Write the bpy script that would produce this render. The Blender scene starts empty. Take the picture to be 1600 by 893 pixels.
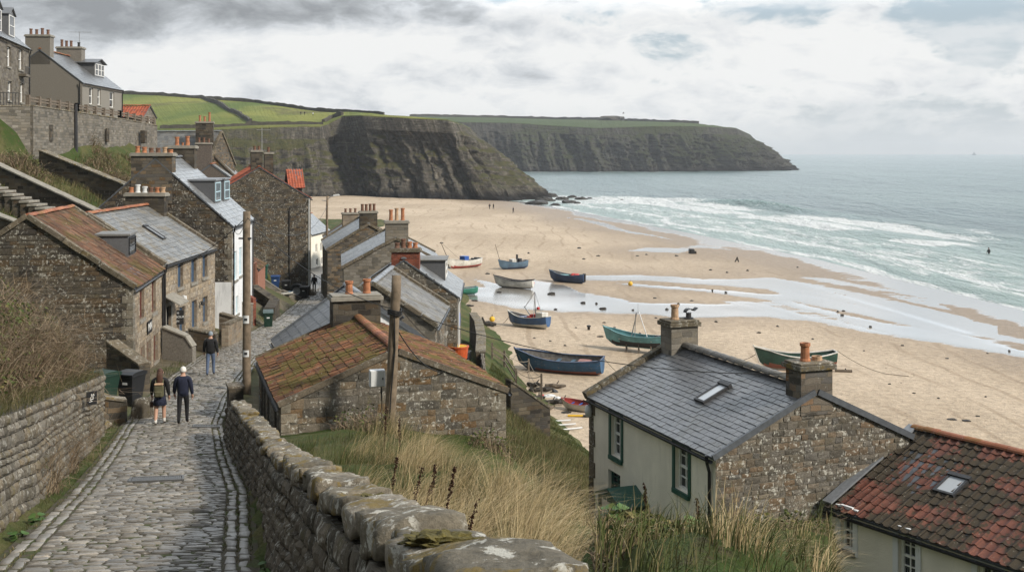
EXPO, SUN_E, SKY_E, HAZE, ZEN, GLOW, REAR = 0.32, 4.0, 0.1, 0.00015, 0.5, 2.2, 0.45
import bpy, bmesh, math, random
import numpy as np
from mathutils import Vector, Matrix, noise as mnoise
random.seed(7)
R = random.random
def U(a, b): return a + (b - a) * R()
C = bpy.context.scene.collection
HZ, F, CZ = 236.0, 1800.0, 18.0      # eye level row, focal length (photo pixels), eye height above the sea

def P(px, py, Y): return Vector(((px - 800) * Y / F, Y, CZ - (py - HZ) * Y / F))

# ------------------------------------------------------------------ object helpers
def tag(o, label=None, cat=None, group=None, kind=None):
    if label: o['label'] = label
    if cat: o['category'] = cat
    if group: o['group'] = group
    if kind: o['kind'] = kind
    return o
def empty(name, loc=(0, 0, 0), rz=0.0, label=None, cat=None, group=None):
    o = bpy.data.objects.new(name, None); C.objects.link(o)
    o.location = loc; o.rotation_euler = (0, 0, rz); o.empty_display_size = 0.3
    return tag(o, label, cat, group)
def copy_tree(o, parent=None):
    c = o.copy(); C.objects.link(c)
    if parent: c.parent = parent
    for ch in list(o.children): copy_tree(ch, c)
    return c

class MB:
    def __init__(s): s.v = []; s.f = []; s.mi = []; s.r = []
    def add(s, vs, fs, mi=0, rnd=None):
        b = len(s.v); s.v.extend([tuple(p) for p in vs])
        r = R() if rnd is None else rnd
        for f in fs:
            s.f.append(tuple(b + i for i in f)); s.mi.append(mi); s.r.append(r)
        return s
    def box(s, x0, x1, y0, y1, z0, z1, mi=0, rnd=None):
        return s.add([(x0,y0,z0),(x1,y0,z0),(x1,y1,z0),(x0,y1,z0),(x0,y0,z1),(x1,y0,z1),(x1,y1,z1),(x0,y1,z1)],
                     [(0,3,2,1),(4,5,6,7),(0,1,5,4),(1,2,6,5),(2,3,7,6),(3,0,4,7)], mi, rnd)
    def bar(s, p0, p1, w, h, mi=0, up=(0,0,1), rnd=None):
        p0 = Vector(p0); p1 = Vector(p1); d = (p1 - p0).normalized(); up = Vector(up)
        x = d.cross(up)
        if x.length < 1e-4: x = d.cross(Vector((1,0,0)))
        x.normalize(); y = x.cross(d)
        q = [(-1,-1),(1,-1),(1,1),(-1,1)]
        vs = [p + x*a*w/2 + y*b*h/2 for p in (p0, p1) for a, b in q]
        return s.add(vs, [(3,2,1,0),(4,5,6,7),(0,1,5,4),(1,2,6,5),(2,3,7,6),(3,0,4,7)], mi, rnd)
    def tube(s, pts, rad, n=8, mi=0, cap=True, rnd=None):
        pts = [Vector(p) for p in pts]
        if not hasattr(rad, '__len__'): rad = [rad]*len(pts)
        vs = []; fs = []
        pr = None
        for i, p in enumerate(pts):
            d = (pts[min(i+1, len(pts)-1)] - pts[max(i-1, 0)]).normalized()
            if pr is None:
                x = d.cross(Vector((0,0,1)))
                if x.length < 1e-3: x = Vector((1,0,0))
            else: x = pr - d*pr.dot(d)
            x.normalize(); pr = x; y = d.cross(x)
            for k in range(n):
                a = 2*math.pi*k/n
                vs.append(p + x*math.cos(a)*rad[i] + y*math.sin(a)*rad[i])
        for i in range(len(pts)-1):
            for k in range(n):
                a, b = i*n+k, i*n+(k+1)%n
                fs.append((a, b, b+n, a+n))
        if cap:
            fs.append(tuple(reversed(range(n)))); m = (len(pts)-1)*n; fs.append(tuple(range(m, m+n)))
        return s.add(vs, fs, mi, rnd)
    def lathe(s, prof, n=12, o=(0,0,0), mi=0, rnd=None):
        vs = []; fs = []
        for r, z in prof:
            for k in range(n):
                a = 2*math.pi*k/n; vs.append((o[0]+r*math.cos(a), o[1]+r*math.sin(a), o[2]+z))
        for i in range(len(prof)-1):
            for k in range(n):
                a, b = i*n+k, i*n+(k+1)%n; fs.append((a, b, b+n, a+n))
        fs.append(tuple(reversed(range(n)))); m = (len(prof)-1)*n; fs.append(tuple(range(m, m+n)))
        return s.add(vs, fs, mi, rnd)
    def grid(s, arr, mi=0, rnd=None, flip=False):
        n, m = len(arr), len(arr[0]); vs = [p for row in arr for p in row]; fs = []
        for i in range(n-1):
            for j in range(m-1):
                f = (i*m+j, i*m+j+1, (i+1)*m+j+1, (i+1)*m+j)
                fs.append(f[::-1] if flip else f)
        return s.add(vs, fs, mi, rnd)
    def build(s, name, mats, parent=None, smooth=False, bevel=0, uv=True):
        me = bpy.data.meshes.new(name); me.from_pydata(s.v, [], s.f)
        if not isinstance(mats, (list, tuple)): mats = [mats]
        for m in mats: me.materials.append(m)
        nf = len(s.f)
        me.polygons.foreach_set('material_index', s.mi)
        if smooth: me.polygons.foreach_set('use_smooth', [True]*nf)
        at = me.attributes.new('rnd', 'FLOAT', 'FACE'); at.data.foreach_set('value', s.r)
        if uv: auto_uv(me)
        o = bpy.data.objects.new(name, me); C.objects.link(o)
        if parent: o.parent = parent
        if bevel:
            b = o.modifiers.new('edge', 'BEVEL'); b.width = bevel; b.segments = 2; b.limit_method = 'ANGLE'
        return o

def auto_uv(me):
    nl, nf, nv = len(me.loops), len(me.polygons), len(me.vertices)
    if nf == 0: return
    me.update()
    co = np.empty(nv*3); me.vertices.foreach_get('co', co); co = co.reshape(-1, 3)
    vi = np.empty(nl, dtype=np.int64); me.loops.foreach_get('vertex_index', vi)
    nr = np.empty(nf*3); me.polygons.foreach_get('normal', nr); nr = nr.reshape(-1, 3)
    lt = np.empty(nf, dtype=np.int64); me.polygons.foreach_get('loop_total', lt)
    n = np.repeat(nr, lt, axis=0)
    t = np.stack([-n[:, 1], n[:, 0], 0*n[:, 0]], 1); L = np.linalg.norm(t, axis=1)
    flat = L < 0.05; t[flat] = (1, 0, 0); L[flat] = 1; t /= L[:, None]
    b = np.cross(n, t); p = co[vi]
    u = np.stack([(p*t).sum(1), (p*b).sum(1)], 1)
    l = me.uv_layers.new(name='UVMap'); l.data.foreach_set('uv', u.ravel())

def np_mesh(name, V, Fq, mats, parent=None, smooth=True, attrs=None, fattrs=None, uv=False):
    me = bpy.data.meshes.new(name)
    V = np.asarray(V, dtype=np.float32); Fq = np.asarray(Fq, dtype=np.int32)
    k = Fq.shape[1]
    me.vertices.add(len(V)); me.vertices.foreach_set('co', V.ravel())
    me.loops.add(len(Fq)*k); me.loops.foreach_set('vertex_index', Fq.ravel())
    me.polygons.add(len(Fq)); me.polygons.foreach_set('loop_start', np.arange(0, len(Fq)*k, k, dtype=np.int32))
    me.polygons.foreach_set('loop_total', np.full(len(Fq), k, dtype=np.int32))
    me.update(calc_edges=True); me.validate()
    if smooth: me.polygons.foreach_set('use_smooth', [True]*len(me.polygons))
    for nm, a in (attrs or {}).items():
        at = me.attributes.new(nm, 'FLOAT', 'POINT'); at.data.foreach_set('value', np.asarray(a, dtype=np.float32).ravel())
    for nm, a in (fattrs or {}).items():
        at = me.attributes.new(nm, 'FLOAT', 'FACE'); at.data.foreach_set('value', np.asarray(a, dtype=np.float32).ravel())
    if not isinstance(mats, (list, tuple)): mats = [mats]
    for m in mats: me.materials.append(m)
    if uv: auto_uv(me)
    o = bpy.data.objects.new(name, me); C.objects.link(o)
    if parent: o.parent = parent
    return o
def grid_faces(n, m):
    i = np.arange(n-1)[:, None]*m + np.arange(m-1)[None, :]
    return np.stack([i, i+1, i+m+1, i+m], -1).reshape(-1, 4)

def vnoise(x, y, seed=0):
    x = np.asarray(x, float); y = np.asarray(y, float)
    xi = np.floor(x).astype(np.int64); yi = np.floor(y).astype(np.int64); xf = x-xi; yf = y-yi
    def h(a, b):
        k = (a*374761393 + b*668265263 + seed*982451653) & 0x7fffffff
        k = ((k ^ (k >> 13))*1274126177) & 0x7fffffff
        return ((k ^ (k >> 16)) & 0xffff)/65535.0
    u = xf*xf*(3-2*xf); v = yf*yf*(3-2*yf)
    return (h(xi, yi)*(1-u)+h(xi+1, yi)*u)*(1-v)+(h(xi, yi+1)*(1-u)+h(xi+1, yi+1)*u)*v
def fbm(x, y, seed=0, oct=4, gain=.5):
    s = 0; a = 1; t = 0
    for o in range(oct):
        s = s+a*vnoise(np.asarray(x)*2**o, np.asarray(y)*2**o, seed+o*17); t += a; a *= gain
    return s/t
def sstep(a, b, x):
    t = np.clip((x-a)/(b-a), 0, 1); return t*t*(3-2*t)

# ------------------------------------------------------------------ materials
class NT:
    def __init__(s, name):
        s.m = bpy.data.materials.new(name); s.m.use_nodes = True
        s.t = s.m.node_tree; s.n = s.t.nodes; s.l = s.t.links
        s.b = s.n['Principled BSDF']
    def node(s, ty, **kw):
        n = s.n.new(ty)
        for k, v in kw.items():
            if k.startswith('_'):
                setattr(n, k[1:], v)
            else:
                k = int(k[1:]) if k[0] == 'i' and k[1:].isdigit() else k.replace('_', ' ')
                if isinstance(v, bpy.types.NodeSocket): s.l.new(v, n.inputs[k])
                else: n.inputs[k].default_value = v
        return n
    def link(s, a, b): s.l.new(a, b)
    def uv(s): return s.node('ShaderNodeTexCoord').outputs['UV']
    def obj(s): return s.node('ShaderNodeTexCoord').outputs['Object']
    def pos(s): return s.node('ShaderNodeNewGeometry').outputs['Position']
    def attr(s, nm): return s.node('ShaderNodeAttribute', _attribute_name=nm).outputs['Fac']
    def noise(s, vec, scale, detail=4, rough=.55, dist=0.0):
        return s.node('ShaderNodeTexNoise', Vector=vec, Scale=scale, Detail=detail, Roughness=rough, Distortion=dist).outputs['Fac']
    def scale(s, vec, sx, sy, sz):
        return s.node('ShaderNodeVectorMath', _operation='MULTIPLY', i0=vec, i1=(sx, sy, sz)).outputs[0]
    def math(s, op, a, b=None, c=None, clamp=False):
        n = s.node('ShaderNodeMath', _operation=op, _use_clamp=clamp)
        for i, v in enumerate((a, b, c)):
            if v is None: continue
            if isinstance(v, bpy.types.NodeSocket): s.l.new(v, n.inputs[i])
            else: n.inputs[i].default_value = v
        return n.outputs[0]
    def ramp(s, fac, stops, interp='LINEAR'):
        n = s.node('ShaderNodeValToRGB', Fac=fac); cr = n.color_ramp; cr.interpolation = interp
        while len(cr.elements) > 1: cr.elements.remove(cr.elements[-1])
        cr.elements[0].position = stops[0][0]; cr.elements[0].color = (*stops[0][1], 1) if hasattr(stops[0][1], '__len__') else (*(stops[0][1],)*3, 1)
        for p, c in stops[1:]:
            e = cr.elements.new(p); e.color = (*c, 1) if hasattr(c, '__len__') else (c, c, c, 1)
        return n.outputs[0]
    def step(s, fac, a, b):
        n = s.node('ShaderNodeMapRange', _interpolation_type='SMOOTHSTEP'); s.l.new(fac, n.inputs[0])
        n.inputs[1].default_value = a; n.inputs[2].default_value = b
        return n.outputs[0]
    def mix(s, fac, a, b, blend='MIX'):
        n = s.node('ShaderNodeMix', _data_type='RGBA', _blend_type=blend)
        for i, v in ((0, fac), (6, a), (7, b)):
            if isinstance(v, bpy.types.NodeSocket): s.l.new(v, n.inputs[i])
            elif i: n.inputs[i].default_value = (*v, 1) if hasattr(v, '__len__') else (v, v, v, 1)
            else: n.inputs[i].default_value = v
        return n.outputs[2]
    def bump(s, h, strength=.5, dist=.02, prev=None):
        n = s.node('ShaderNodeBump', Strength=strength, Distance=dist, Height=h)
        if prev is not None: s.l.new(prev, n.inputs['Normal'])
        return n.outputs[0]
    def out(s, col=None, rough=.8, normal=None, spec=.3, **kw):
        b = s.b
        if col is not None:
            if isinstance(col, bpy.types.NodeSocket): s.l.new(col, b.inputs['Base Color'])
            else: b.inputs['Base Color'].default_value = (*col, 1)
        if isinstance(rough, bpy.types.NodeSocket): s.l.new(rough, b.inputs['Roughness'])
        else: b.inputs['Roughness'].default_value = rough
        if normal is not None: s.l.new(normal, b.inputs['Normal'])
        b.inputs['Specular IOR Level'].default_value = spec
        for k, v in kw.items(): b.inputs[k.replace('_', ' ')].default_value = v
        return s.m

def plain(name, col, rough=.6, var=.25, bump=.2, scale=6, spec=.3, metal=0.0):
    t = NT(name); o = t.obj(); n = t.noise(o, scale, 5)
    n2 = t.noise(o, scale*6, 3)
    c = t.mix(t.ramp(n, [(.3, 0), (.7, 1)]), tuple(x*(1-var) for x in col), tuple(min(1, x*(1+var)) for x in col))
    return t.out(c, rough, t.bump(n2, bump, .01), spec, Metallic=metal)

def stone(name, cols, mortar, bw=.42, rh=.2, white=.5, moss=.3, soot=.5, depth=.03, ms=.014, squash=1.5):
    t = NT(name); uv = t.uv()
    w1 = t.node('ShaderNodeTexNoise', Vector=uv, Scale=2.2, Detail=2).outputs['Color']
    w2 = t.node('ShaderNodeTexNoise', Vector=uv, Scale=9, Detail=2).outputs['Color']
    d = t.node('ShaderNodeVectorMath', _operation='SCALE', i0=t.node('ShaderNodeVectorMath', _operation='SUBTRACT', i0=w1, i1=(.5,.5,.5)).outputs[0], Scale=.16).outputs[0]
    d2 = t.node('ShaderNodeVectorMath', _operation='SCALE', i0=t.node('ShaderNodeVectorMath', _operation='SUBTRACT', i0=w2, i1=(.5,.5,.5)).outputs[0], Scale=.06).outputs[0]
    v = t.node('ShaderNodeVectorMath', _operation='ADD', i0=uv, i1=d).outputs[0]
    v = t.node('ShaderNodeVectorMath', _operation='ADD', i0=v, i1=d2).outputs[0]
    br = t.node('ShaderNodeTexBrick', Vector=v, Color1=(0,0,0,1), Color2=(1,1,1,1), Mortar=(.5,.5,.5,1), Scale=1.0, Mortar_Size=ms, Mortar_Smooth=.35, Brick_Width=bw, Row_Height=rh, _squash=squash, _squash_frequency=3, _offset=.43)
    n = len(cols)
    col = t.ramp(br.outputs[0], [((i+.5)/n, c) for i, c in enumerate(cols)])
    fine = t.noise(uv, 26, 5, .65); mid = t.noise(uv, 5, 4); big = t.noise(uv, .55, 4)
    col = t.mix(.55, col, t.ramp(fine, [(.3, .45), (.7, 1.35)]), 'MULTIPLY')
    col = t.mix(br.outputs[1], col, mortar)
    col = t.mix(soot, col, t.ramp(big, [(.35, .42), (.62, 1.15)]), 'MULTIPLY')
    lic = t.math('MULTIPLY', t.step(t.noise(uv, 7.5, 6, .7), .62, .68), t.step(t.noise(uv, 1.3, 2), .42, .6))
    col = t.mix(t.math('MULTIPLY', lic, white), col, (.46, .46, .42))
    och = t.math('MULTIPLY', t.step(t.noise(t.scale(uv, 1, 1.3, 1), 3.1, 5, .65), .6, .7), moss)
    col = t.mix(och, col, (.16, .13, .045))
    h = t.math('ADD', t.math('MULTIPLY', br.outputs[1], -1.0), t.math('MULTIPLY', fine, .35))
    h = t.math('ADD', h, t.math('MULTIPLY', mid, .5))
    return t.out(col, .88, t.bump(h, .9, depth), .2)

def tiles(name, cols, moss=.4, mosscol=(.075, .085, .025), lichen=.3, rough=.55, spec=.4, stain=.5, mth=.79):
    t = NT(name); o = t.pos(); r = t.attr('rnd')
    n = len(cols)
    col = t.ramp(r, [((i+.5)/n, c) for i, c in enumerate(cols)])
    big = t.noise(o, .7, 4); fine = t.noise(o, 18, 5, .65)
    col = t.mix(.6, col, t.ramp(fine, [(.3, .55), (.7, 1.3)]), 'MULTIPLY')
    col = t.mix(stain, col, t.ramp(big, [(.35, .5), (.65, 1.2)]), 'MULTIPLY')
    mk = t.math('MULTIPLY', t.step(t.math('ADD', t.noise(o, 1.1, 3), t.math('MULTIPLY', t.noise(o, 9, 4, .7), .55)), .0+mth, mth+.11), moss)
    col = t.mix(mk, col, mosscol)
    lk = t.math('MULTIPLY', t.step(t.noise(o, 14, 3, .6), .66, .7), lichen)
    col = t.mix(lk, col, (.42, .41, .36))
    rg = t.math('ADD', t.math('MULTIPLY', mk, .3), rough)
    return t.out(col, rg, t.bump(fine, .35, .012), spec)

def rubble(name, cols, white=.5, moss=.4, mosscol=(.12, .095, .03), mth=.57):
    t = NT(name); o = t.pos(); r = t.attr('rnd'); n = len(cols)
    col = t.ramp(r, [((i+.5)/n, c) for i, c in enumerate(cols)])
    fine = t.noise(o, 30, 6, .7); mid = t.noise(o, 6, 5, .6)
    col = t.mix(.65, col, t.ramp(fine, [(.3, .45), (.7, 1.45)]), 'MULTIPLY')
    col = t.mix(.5, col, t.ramp(mid, [(.32, .45), (.66, 1.25)]), 'MULTIPLY')
    lk = t.math('MULTIPLY', t.math('MULTIPLY', t.step(t.noise(o, 9, 6, .72), .54, .6), t.step(t.noise(o, 2.1, 3), .42, .52)), white)
    col = t.mix(lk, col, (.5, .49, .44))
    mk = t.math('MULTIPLY', t.step(t.noise(o, 2.7, 6, .7), mth, mth+.08), moss)
    col = t.mix(mk, col, mosscol)
    h = t.math('ADD', t.math('MULTIPLY', mid, 1.0), t.math('MULTIPLY', fine, .5))
    return t.out(col, .9, t.bump(h, .9, .03), .2)

M = {}
M['stone_dark'] = stone('dark rubble masonry', [(.035,.03,.025),(.065,.055,.042),(.1,.085,.065),(.05,.046,.042),(.12,.1,.072),(.075,.055,.036)], (.075,.066,.052), .46, .2, .45, .35, .55)
M['stone_mid'] = stone('brown rubble masonry', [(.055,.05,.042),(.1,.082,.06),(.15,.128,.1),(.085,.08,.075),(.2,.155,.105),(.13,.085,.045)], (.1,.09,.074), .36, .19, .55, .4, .5)
M['stone_gable'] = stone('weathered gable masonry', [(.07,.062,.052),(.12,.1,.08),(.17,.15,.125),(.1,.094,.09),(.19,.155,.115),(.2,.105,.05)], (.12,.108,.09), .36, .185, .6, .3, .45, .035)
M['stone_tan'] = stone('tan squared masonry', [(.15,.115,.08),(.21,.17,.125),(.27,.225,.17),(.18,.155,.13),(.25,.19,.13)], (.25,.215,.165), .36, .19, .4, .2, .3)
M['stone_grey'] = stone('grey terrace masonry', [(.11,.1,.085),(.17,.155,.13),(.23,.21,.18),(.14,.125,.1),(.2,.175,.14)], (.16,.145,.12), .42, .2, .6, .35, .45)
M['stone_upper'] = stone('tall house masonry', [(.1,.085,.065),(.15,.13,.1),(.2,.175,.14),(.13,.115,.1)], (.19,.17,.14), .4, .2, .3, .15, .35)
M['brick'] = stone('red chimney brick', [(.17,.045,.025),(.24,.07,.04),(.2,.055,.03),(.13,.04,.025)], (.14,.1,.08), .23, .085, .25, .3, .4, .012, .008, 1.0)
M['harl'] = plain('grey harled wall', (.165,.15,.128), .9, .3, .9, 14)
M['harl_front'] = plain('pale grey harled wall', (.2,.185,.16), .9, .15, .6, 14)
def whitewall(name, c, dirt):
    t = NT(name); o = t.pos(); n = t.noise(o, .9, 5); f = t.noise(o, 40, 4, .7)
    st = t.noise(t.scale(o, 3, 3, .5), 1.6, 5, .65)
    col = t.mix(t.ramp(n, [(.35, 0), (.7, 1)]), tuple(x*.82 for x in c), c)
    col = t.mix(t.step(st, .52, .72), col, tuple(x*dirt for x in c))
    return t.out(col, .9, t.bump(t.math('ADD', f, t.math('MULTIPLY', t.noise(o, 9, 3), .5)), .7, .015), .25)
M['white'] = whitewall('white painted render', (.72,.73,.74), .72)
M['cream'] = whitewall('cream roughcast render', (.8,.75,.65), .82)
M['mauve'] = plain('brown harled gable', (.1,.083,.072), .9, .3, .7, 9)
M['pink'] = plain('red brown harled wall', (.26,.12,.08), .9, .2, .5, 9)
M['slate'] = tiles('blue grey slate', [(.088,.09,.096),(.1,.102,.108),(.112,.115,.121),(.093,.095,.1),(.106,.108,.114)], .12, (.1,.1,.06), .12, .4, .5, .2)
M['slate_old'] = tiles('lichened old slate', [(.11,.112,.11),(.15,.15,.145),(.185,.183,.175),(.13,.13,.125)], .45, (.15,.11,.05), .35, .5, .45, .4)
M['slate_pale'] = tiles('silvery slate', [(.13,.137,.145),(.165,.172,.18),(.2,.207,.213),(.15,.155,.16)], .15, (.13,.11,.06), .2, .38, .5, .3)
M['slate_brown'] = tiles('brown stone slate', [(.09,.083,.074),(.12,.112,.1),(.15,.14,.125),(.105,.098,.085)], .4, (.12,.095,.05), .4, .55, .4, .4)
M['pantile'] = tiles('mossy orange pantile', [(.135,.062,.036),(.19,.085,.046),(.11,.056,.036),(.235,.115,.06),(.15,.078,.048),(.09,.058,.04)], .85, (.1,.085,.03), .45, .8, .25, .65, .75)
M['pantile_brown'] = tiles('old brown pantile', [(.11,.06,.04),(.155,.078,.046),(.085,.055,.04),(.18,.095,.058),(.12,.085,.06)], .85, (.1,.08,.035), .5, .75, .25, .55)
M['pantile_black'] = tiles('red tile blackened with moss', [(.125,.045,.03),(.15,.052,.033),(.115,.042,.029),(.165,.062,.04),(.11,.044,.032)], 1.0, (.045,.036,.025), .35, .75, .3, .6, .69)
M['pantile_red'] = tiles('bright red pantile', [(.36,.09,.045),(.42,.12,.06),(.3,.075,.04)], .2, (.1,.06,.03), .1, .7, .3, .3)
M['ridge_red'] = tiles('red ridge tile', [(.3,.11,.055),(.36,.15,.08),(.24,.09,.05)], .5, (.13,.1,.03), .3, .75, .25, .5)
M['coping'] = rubble('coping stone', [(0.122,0.108,0.083),(0.166,0.144,0.108),(0.202,0.176,0.137),(0.144,0.124,0.094)], .7, .85, (.15,.105,.028), .53)
M['wallstone'] = rubble('dry wall stone', [(0.088,0.078,0.061),(0.136,0.121,0.099),(0.177,0.158,0.129),(0.112,0.099,0.076),(0.150,0.122,0.085)], .4, .45)
M['wallstone_dark'] = rubble('mossy wall stone', [(0.060,0.051,0.038),(0.093,0.078,0.057),(0.128,0.106,0.078),(0.076,0.061,0.043)], .5, .5, (.07,.06,.018))
M['pointing'] = plain('lime pointing', (.15,.135,.108), .95, .25, .5, 12)
M['mortar'] = plain('dark earth mortar', (.045,.038,.028), .95, .3, .5, 12)
M['skew'] = rubble('roof verge stone', [(.1,.085,.06),(.14,.115,.08),(.12,.1,.075)], .4, .6, (.12,.085,.025))
M['wood_white'] = plain('white window paint', (.7,.7,.68), .5, .08, .1)
M['wood_blue'] = plain('blue painted wood', (.05,.085,.14), .5, .15, .1)
M['wood_green'] = plain('dark green paint', (.02,.075,.058), .5, .15, .1)
M['wood_red'] = plain('maroon paint', (.11,.035,.026), .55, .2, .1)
M['wood_black'] = plain('black paint', (.012,.012,.013), .5, .2, .1)
M['lightblue'] = plain('pale blue paint', (.4,.55,.62), .5, .1, .1)
M['lead'] = plain('lead flashing', (.16,.17,.185), .5, .2, .2, 8, .5)
M['lead_dark'] = plain('dark lead flashing', (.07,.078,.09), .55, .25, .2, 8, .5)
M['gutter'] = plain('black gutter', (.015,.015,.016), .4, .2, .05)
M['pot'] = plain('terracotta chimney pot', (.33,.14,.07), .8, .3, .3, 8)
M['pot_pale'] = plain('buff chimney pot', (.36,.24,.15), .8, .3, .3, 8)
M['pot_dark'] = plain('sooted chimney pot', (.14,.075,.05), .85, .4, .3, 8)
M['metal'] = plain('galvanised metal', (.38,.39,.4), .45, .15, .1, 9, .5, .6)
M['iron'] = plain('dark iron', (.03,.03,.032), .55, .3, .2, 20)
M['grate'] = plain('cast iron grate', (.09,.088,.085), .5, .25, .2, 20, .5, .5)
M['plastic_white'] = plain('grey white plastic', (.55,.56,.56), .5, .06, .05)
M['polewood'] = plain('weathered pole wood', (.15,.115,.08), .85, .35, .6, 5)
M['postwood'] = plain('grey fence wood', (.13,.105,.08), .9, .35, .6, 6)
M['rope'] = plain('rope', (.22,.19,.15), .9, .2, .3, 30)
M['cable'] = plain('black cable', (.012,.012,.012), .6, .1, 0)
M['dirt'] = plain('earth', (.11,.085,.055), .95, .35, .6, 3)
M['concrete'] = plain('concrete', (.22,.205,.175), .9, .22, .4, 4)
t = NT('window glass')
n = t.noise(t.pos(), 1.3, 2)
M['glass'] = t.out(t.ramp(n, [(.35, (.012,.014,.017)), (.7, (.035,.04,.045))]), .05, t.bump(n, .05, .05), .6)
t = NT('skylight glass')
M['skyglass'] = t.out((.35,.37,.39), .12, None, .6)
for k, c in dict(bin_green=(.02,.085,.06), bin_dkgreen=(.009,.03,.02), bin_black=(.014,.015,.017), bin_blue=(.018,.05,.15)).items():
    M[k] = plain(k.replace('_', ' ')+' plastic', c, .45, .2, .1, 5, .4)
def boatpaint(name, c, wear=.35, wc=(.2,.17,.14)):
    t = NT(name); o = t.obj(); f = t.noise(t.scale(o, 1.4, 3, 3), 3.5, 6, .7); b = t.noise(o, 1.2, 3)
    col = t.mix(t.ramp(b, [(.3, 0), (.7, 1)]), tuple(x*.7 for x in c), tuple(min(1, x*1.25) for x in c))
    col = t.mix(t.math('MULTIPLY', t.step(f, .58, .66), wear), col, wc)
    st = t.math('FRACT', t.math('MULTIPLY', t.node('ShaderNodeSeparateXYZ', Vector=o).outputs[2], 7.0))
    return t.out(col, .5, t.bump(t.math('ADD', st, t.math('MULTIPLY', f, .6)), .5, .02), .4)
for k, c in dict(b_white=(.55,.54,.5), b_blue=(.035,.085,.19), b_navy=(.03,.055,.12), b_teal=(.12,.29,.31), b_dkgreen=(.012,.05,.036), b_green=(.025,.16,.11), b_red=(.33,.045,.035), b_rust=(.21,.07,.045), b_black=(.022,.021,.022), b_slateblue=(.075,.13,.19)).items():
    M[k] = boatpaint('boat paint '+k[2:], c, .3)
M['b_worn'] = boatpaint('worn blue boat paint', (.025,.09,.19), .75, (.22,.2,.17))
M['b_inner'] = plain('boat inside', (.16,.15,.14), .7, .4, .2, 4)
M['orange'] = plain('orange plastic', (.42,.075,.02), .5, .15, .1)
M['yellow'] = plain('yellow buoy', (.62,.38,.03), .5, .15, .1)
M['redp'] = plain('red plastic', (.42,.035,.03), .5, .15, .1)
M['bluep'] = plain('blue plastic', (.03,.09,.32), .5, .15, .1)
M['skin'] = plain('skin', (.42,.25,.18), .55, .08, .05)
M['navy_cloth'] = plain('navy jacket', (.012,.015,.032), .85, .25, .5, 15)
M['black_cloth'] = plain('black cloth', (.011,.011,.012), .85, .25, .5, 15)
M['denim'] = plain('blue denim', (.075,.105,.17), .85, .2, .4, 15)
M['olive'] = plain('olive canvas', (.085,.08,.045), .85, .25, .4, 12)
M['white_hair'] = plain('white hair', (.6,.58,.54), .7, .12, .6, 40)
M['brown_hair'] = plain('long brown hair', (.065,.03,.018), .6, .3, .6, 40)
M['grey_cap'] = plain('grey knit cap', (.2,.23,.26), .9, .15, .6, 40)
M['shoe'] = plain('brown shoe', (.06,.03,.02), .6, .2, .2)
M['sock'] = plain('white sock', (.6,.58,.55), .85, .1, .2)
M['weed'] = plain('dark seaweed', (.025,.02,.014), .7, .4, .6, 8)
M['rock'] = plain('wet black rock', (.04,.037,.033), .6, .4, .8, 3)
def leafmat(name, cols, rough=.7):
    t = NT(name); r = t.attr('rnd'); n = len(cols)
    c = t.ramp(r, [((i+.5)/n, k) for i, k in enumerate(cols)])
    return t.out(c, rough, None, .2)
M['straw'] = leafmat('straw grass', [(.33,.25,.135),(.44,.345,.195),(.24,.18,.09),(.52,.42,.26),(.17,.145,.06)])
M['grass'] = leafmat('green grass', [(.045,.06,.017),(.068,.085,.025),(.032,.045,.013),(.11,.1,.04),(.055,.07,.02)])
M['grass_dry'] = leafmat('mixed grass', [(.07,.085,.025),(.13,.11,.05),(.05,.065,.02),(.19,.15,.08),(.09,.08,.035)])
M['twig'] = leafmat('dry bramble stems', [(.15,.11,.07),(.22,.165,.11),(.1,.07,.045),(.3,.24,.16),(.17,.12,.075)])
M['leaf'] = leafmat('dark leaves', [(.04,.062,.018),(.065,.09,.024),(.1,.115,.035),(.16,.13,.055),(.05,.075,.02),(.085,.1,.028)], .85)
M['leaf_big'] = leafmat('broad green leaf', [(.05,.1,.025),(.075,.13,.035),(.04,.08,.02)])
M['dock'] = leafmat('dead dock seed', [(.05,.022,.013),(.075,.032,.018),(.035,.016,.01)])
# ================================================================== camera, light, sky
sc = bpy.context.scene
cam = bpy.data.cameras.new('camera'); co = bpy.data.objects.new('camera', cam); C.objects.link(co)
cam.sensor_width = 36; cam.lens = 36*F/1600; cam.shift_y = -(446.5-HZ)/1600
cam.clip_start = .1; cam.clip_end = 20000
co.location = (0, 0, CZ); co.rotation_euler = (math.radians(90), 0, 0)
sc.camera = co
sc.view_settings.view_transform = 'Standard'; sc.view_settings.look = 'None'
sc.view_settings.exposure = EXPO; sc.view_settings.gamma = 1
SUN_EL, SUN_AZ = 36.0, 121.0       # degrees; azimuth clockwise from the view direction
sl = bpy.data.lights.new('sun', 'SUN'); so = bpy.data.objects.new('sun', sl); C.objects.link(so)
sl.energy = SUN_E; sl.angle = math.radians(8); sl.color = (1, .93, .82)
sd = Vector((math.sin(math.radians(SUN_AZ))*math.cos(math.radians(SUN_EL)), math.cos(math.radians(SUN_AZ))*math.cos(math.radians(SUN_EL)), math.sin(math.radians(SUN_EL))))
so.rotation_euler = sd.to_track_quat('Z', 'Y').to_euler()
w = bpy.data.worlds.new('World'); sc.world = w; w.use_nodes = True
class WT(NT):
    def __init__(s, w): s.t = w.node_tree; s.n = s.t.nodes; s.l = s.t.links
t = WT(w); bg = t.n['Background']
sky = t.node('ShaderNodeTexSky', _sky_type='NISHITA', _sun_disc=False, _sun_elevation=math.radians(SUN_EL), _sun_rotation=math.radians(SUN_AZ), _air_density=1.0, _dust_density=1.5)
d = t.node('ShaderNodeTexCoord').outputs['Generated']
xyz = t.node('ShaderNodeSeparateXYZ', Vector=d)
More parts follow.
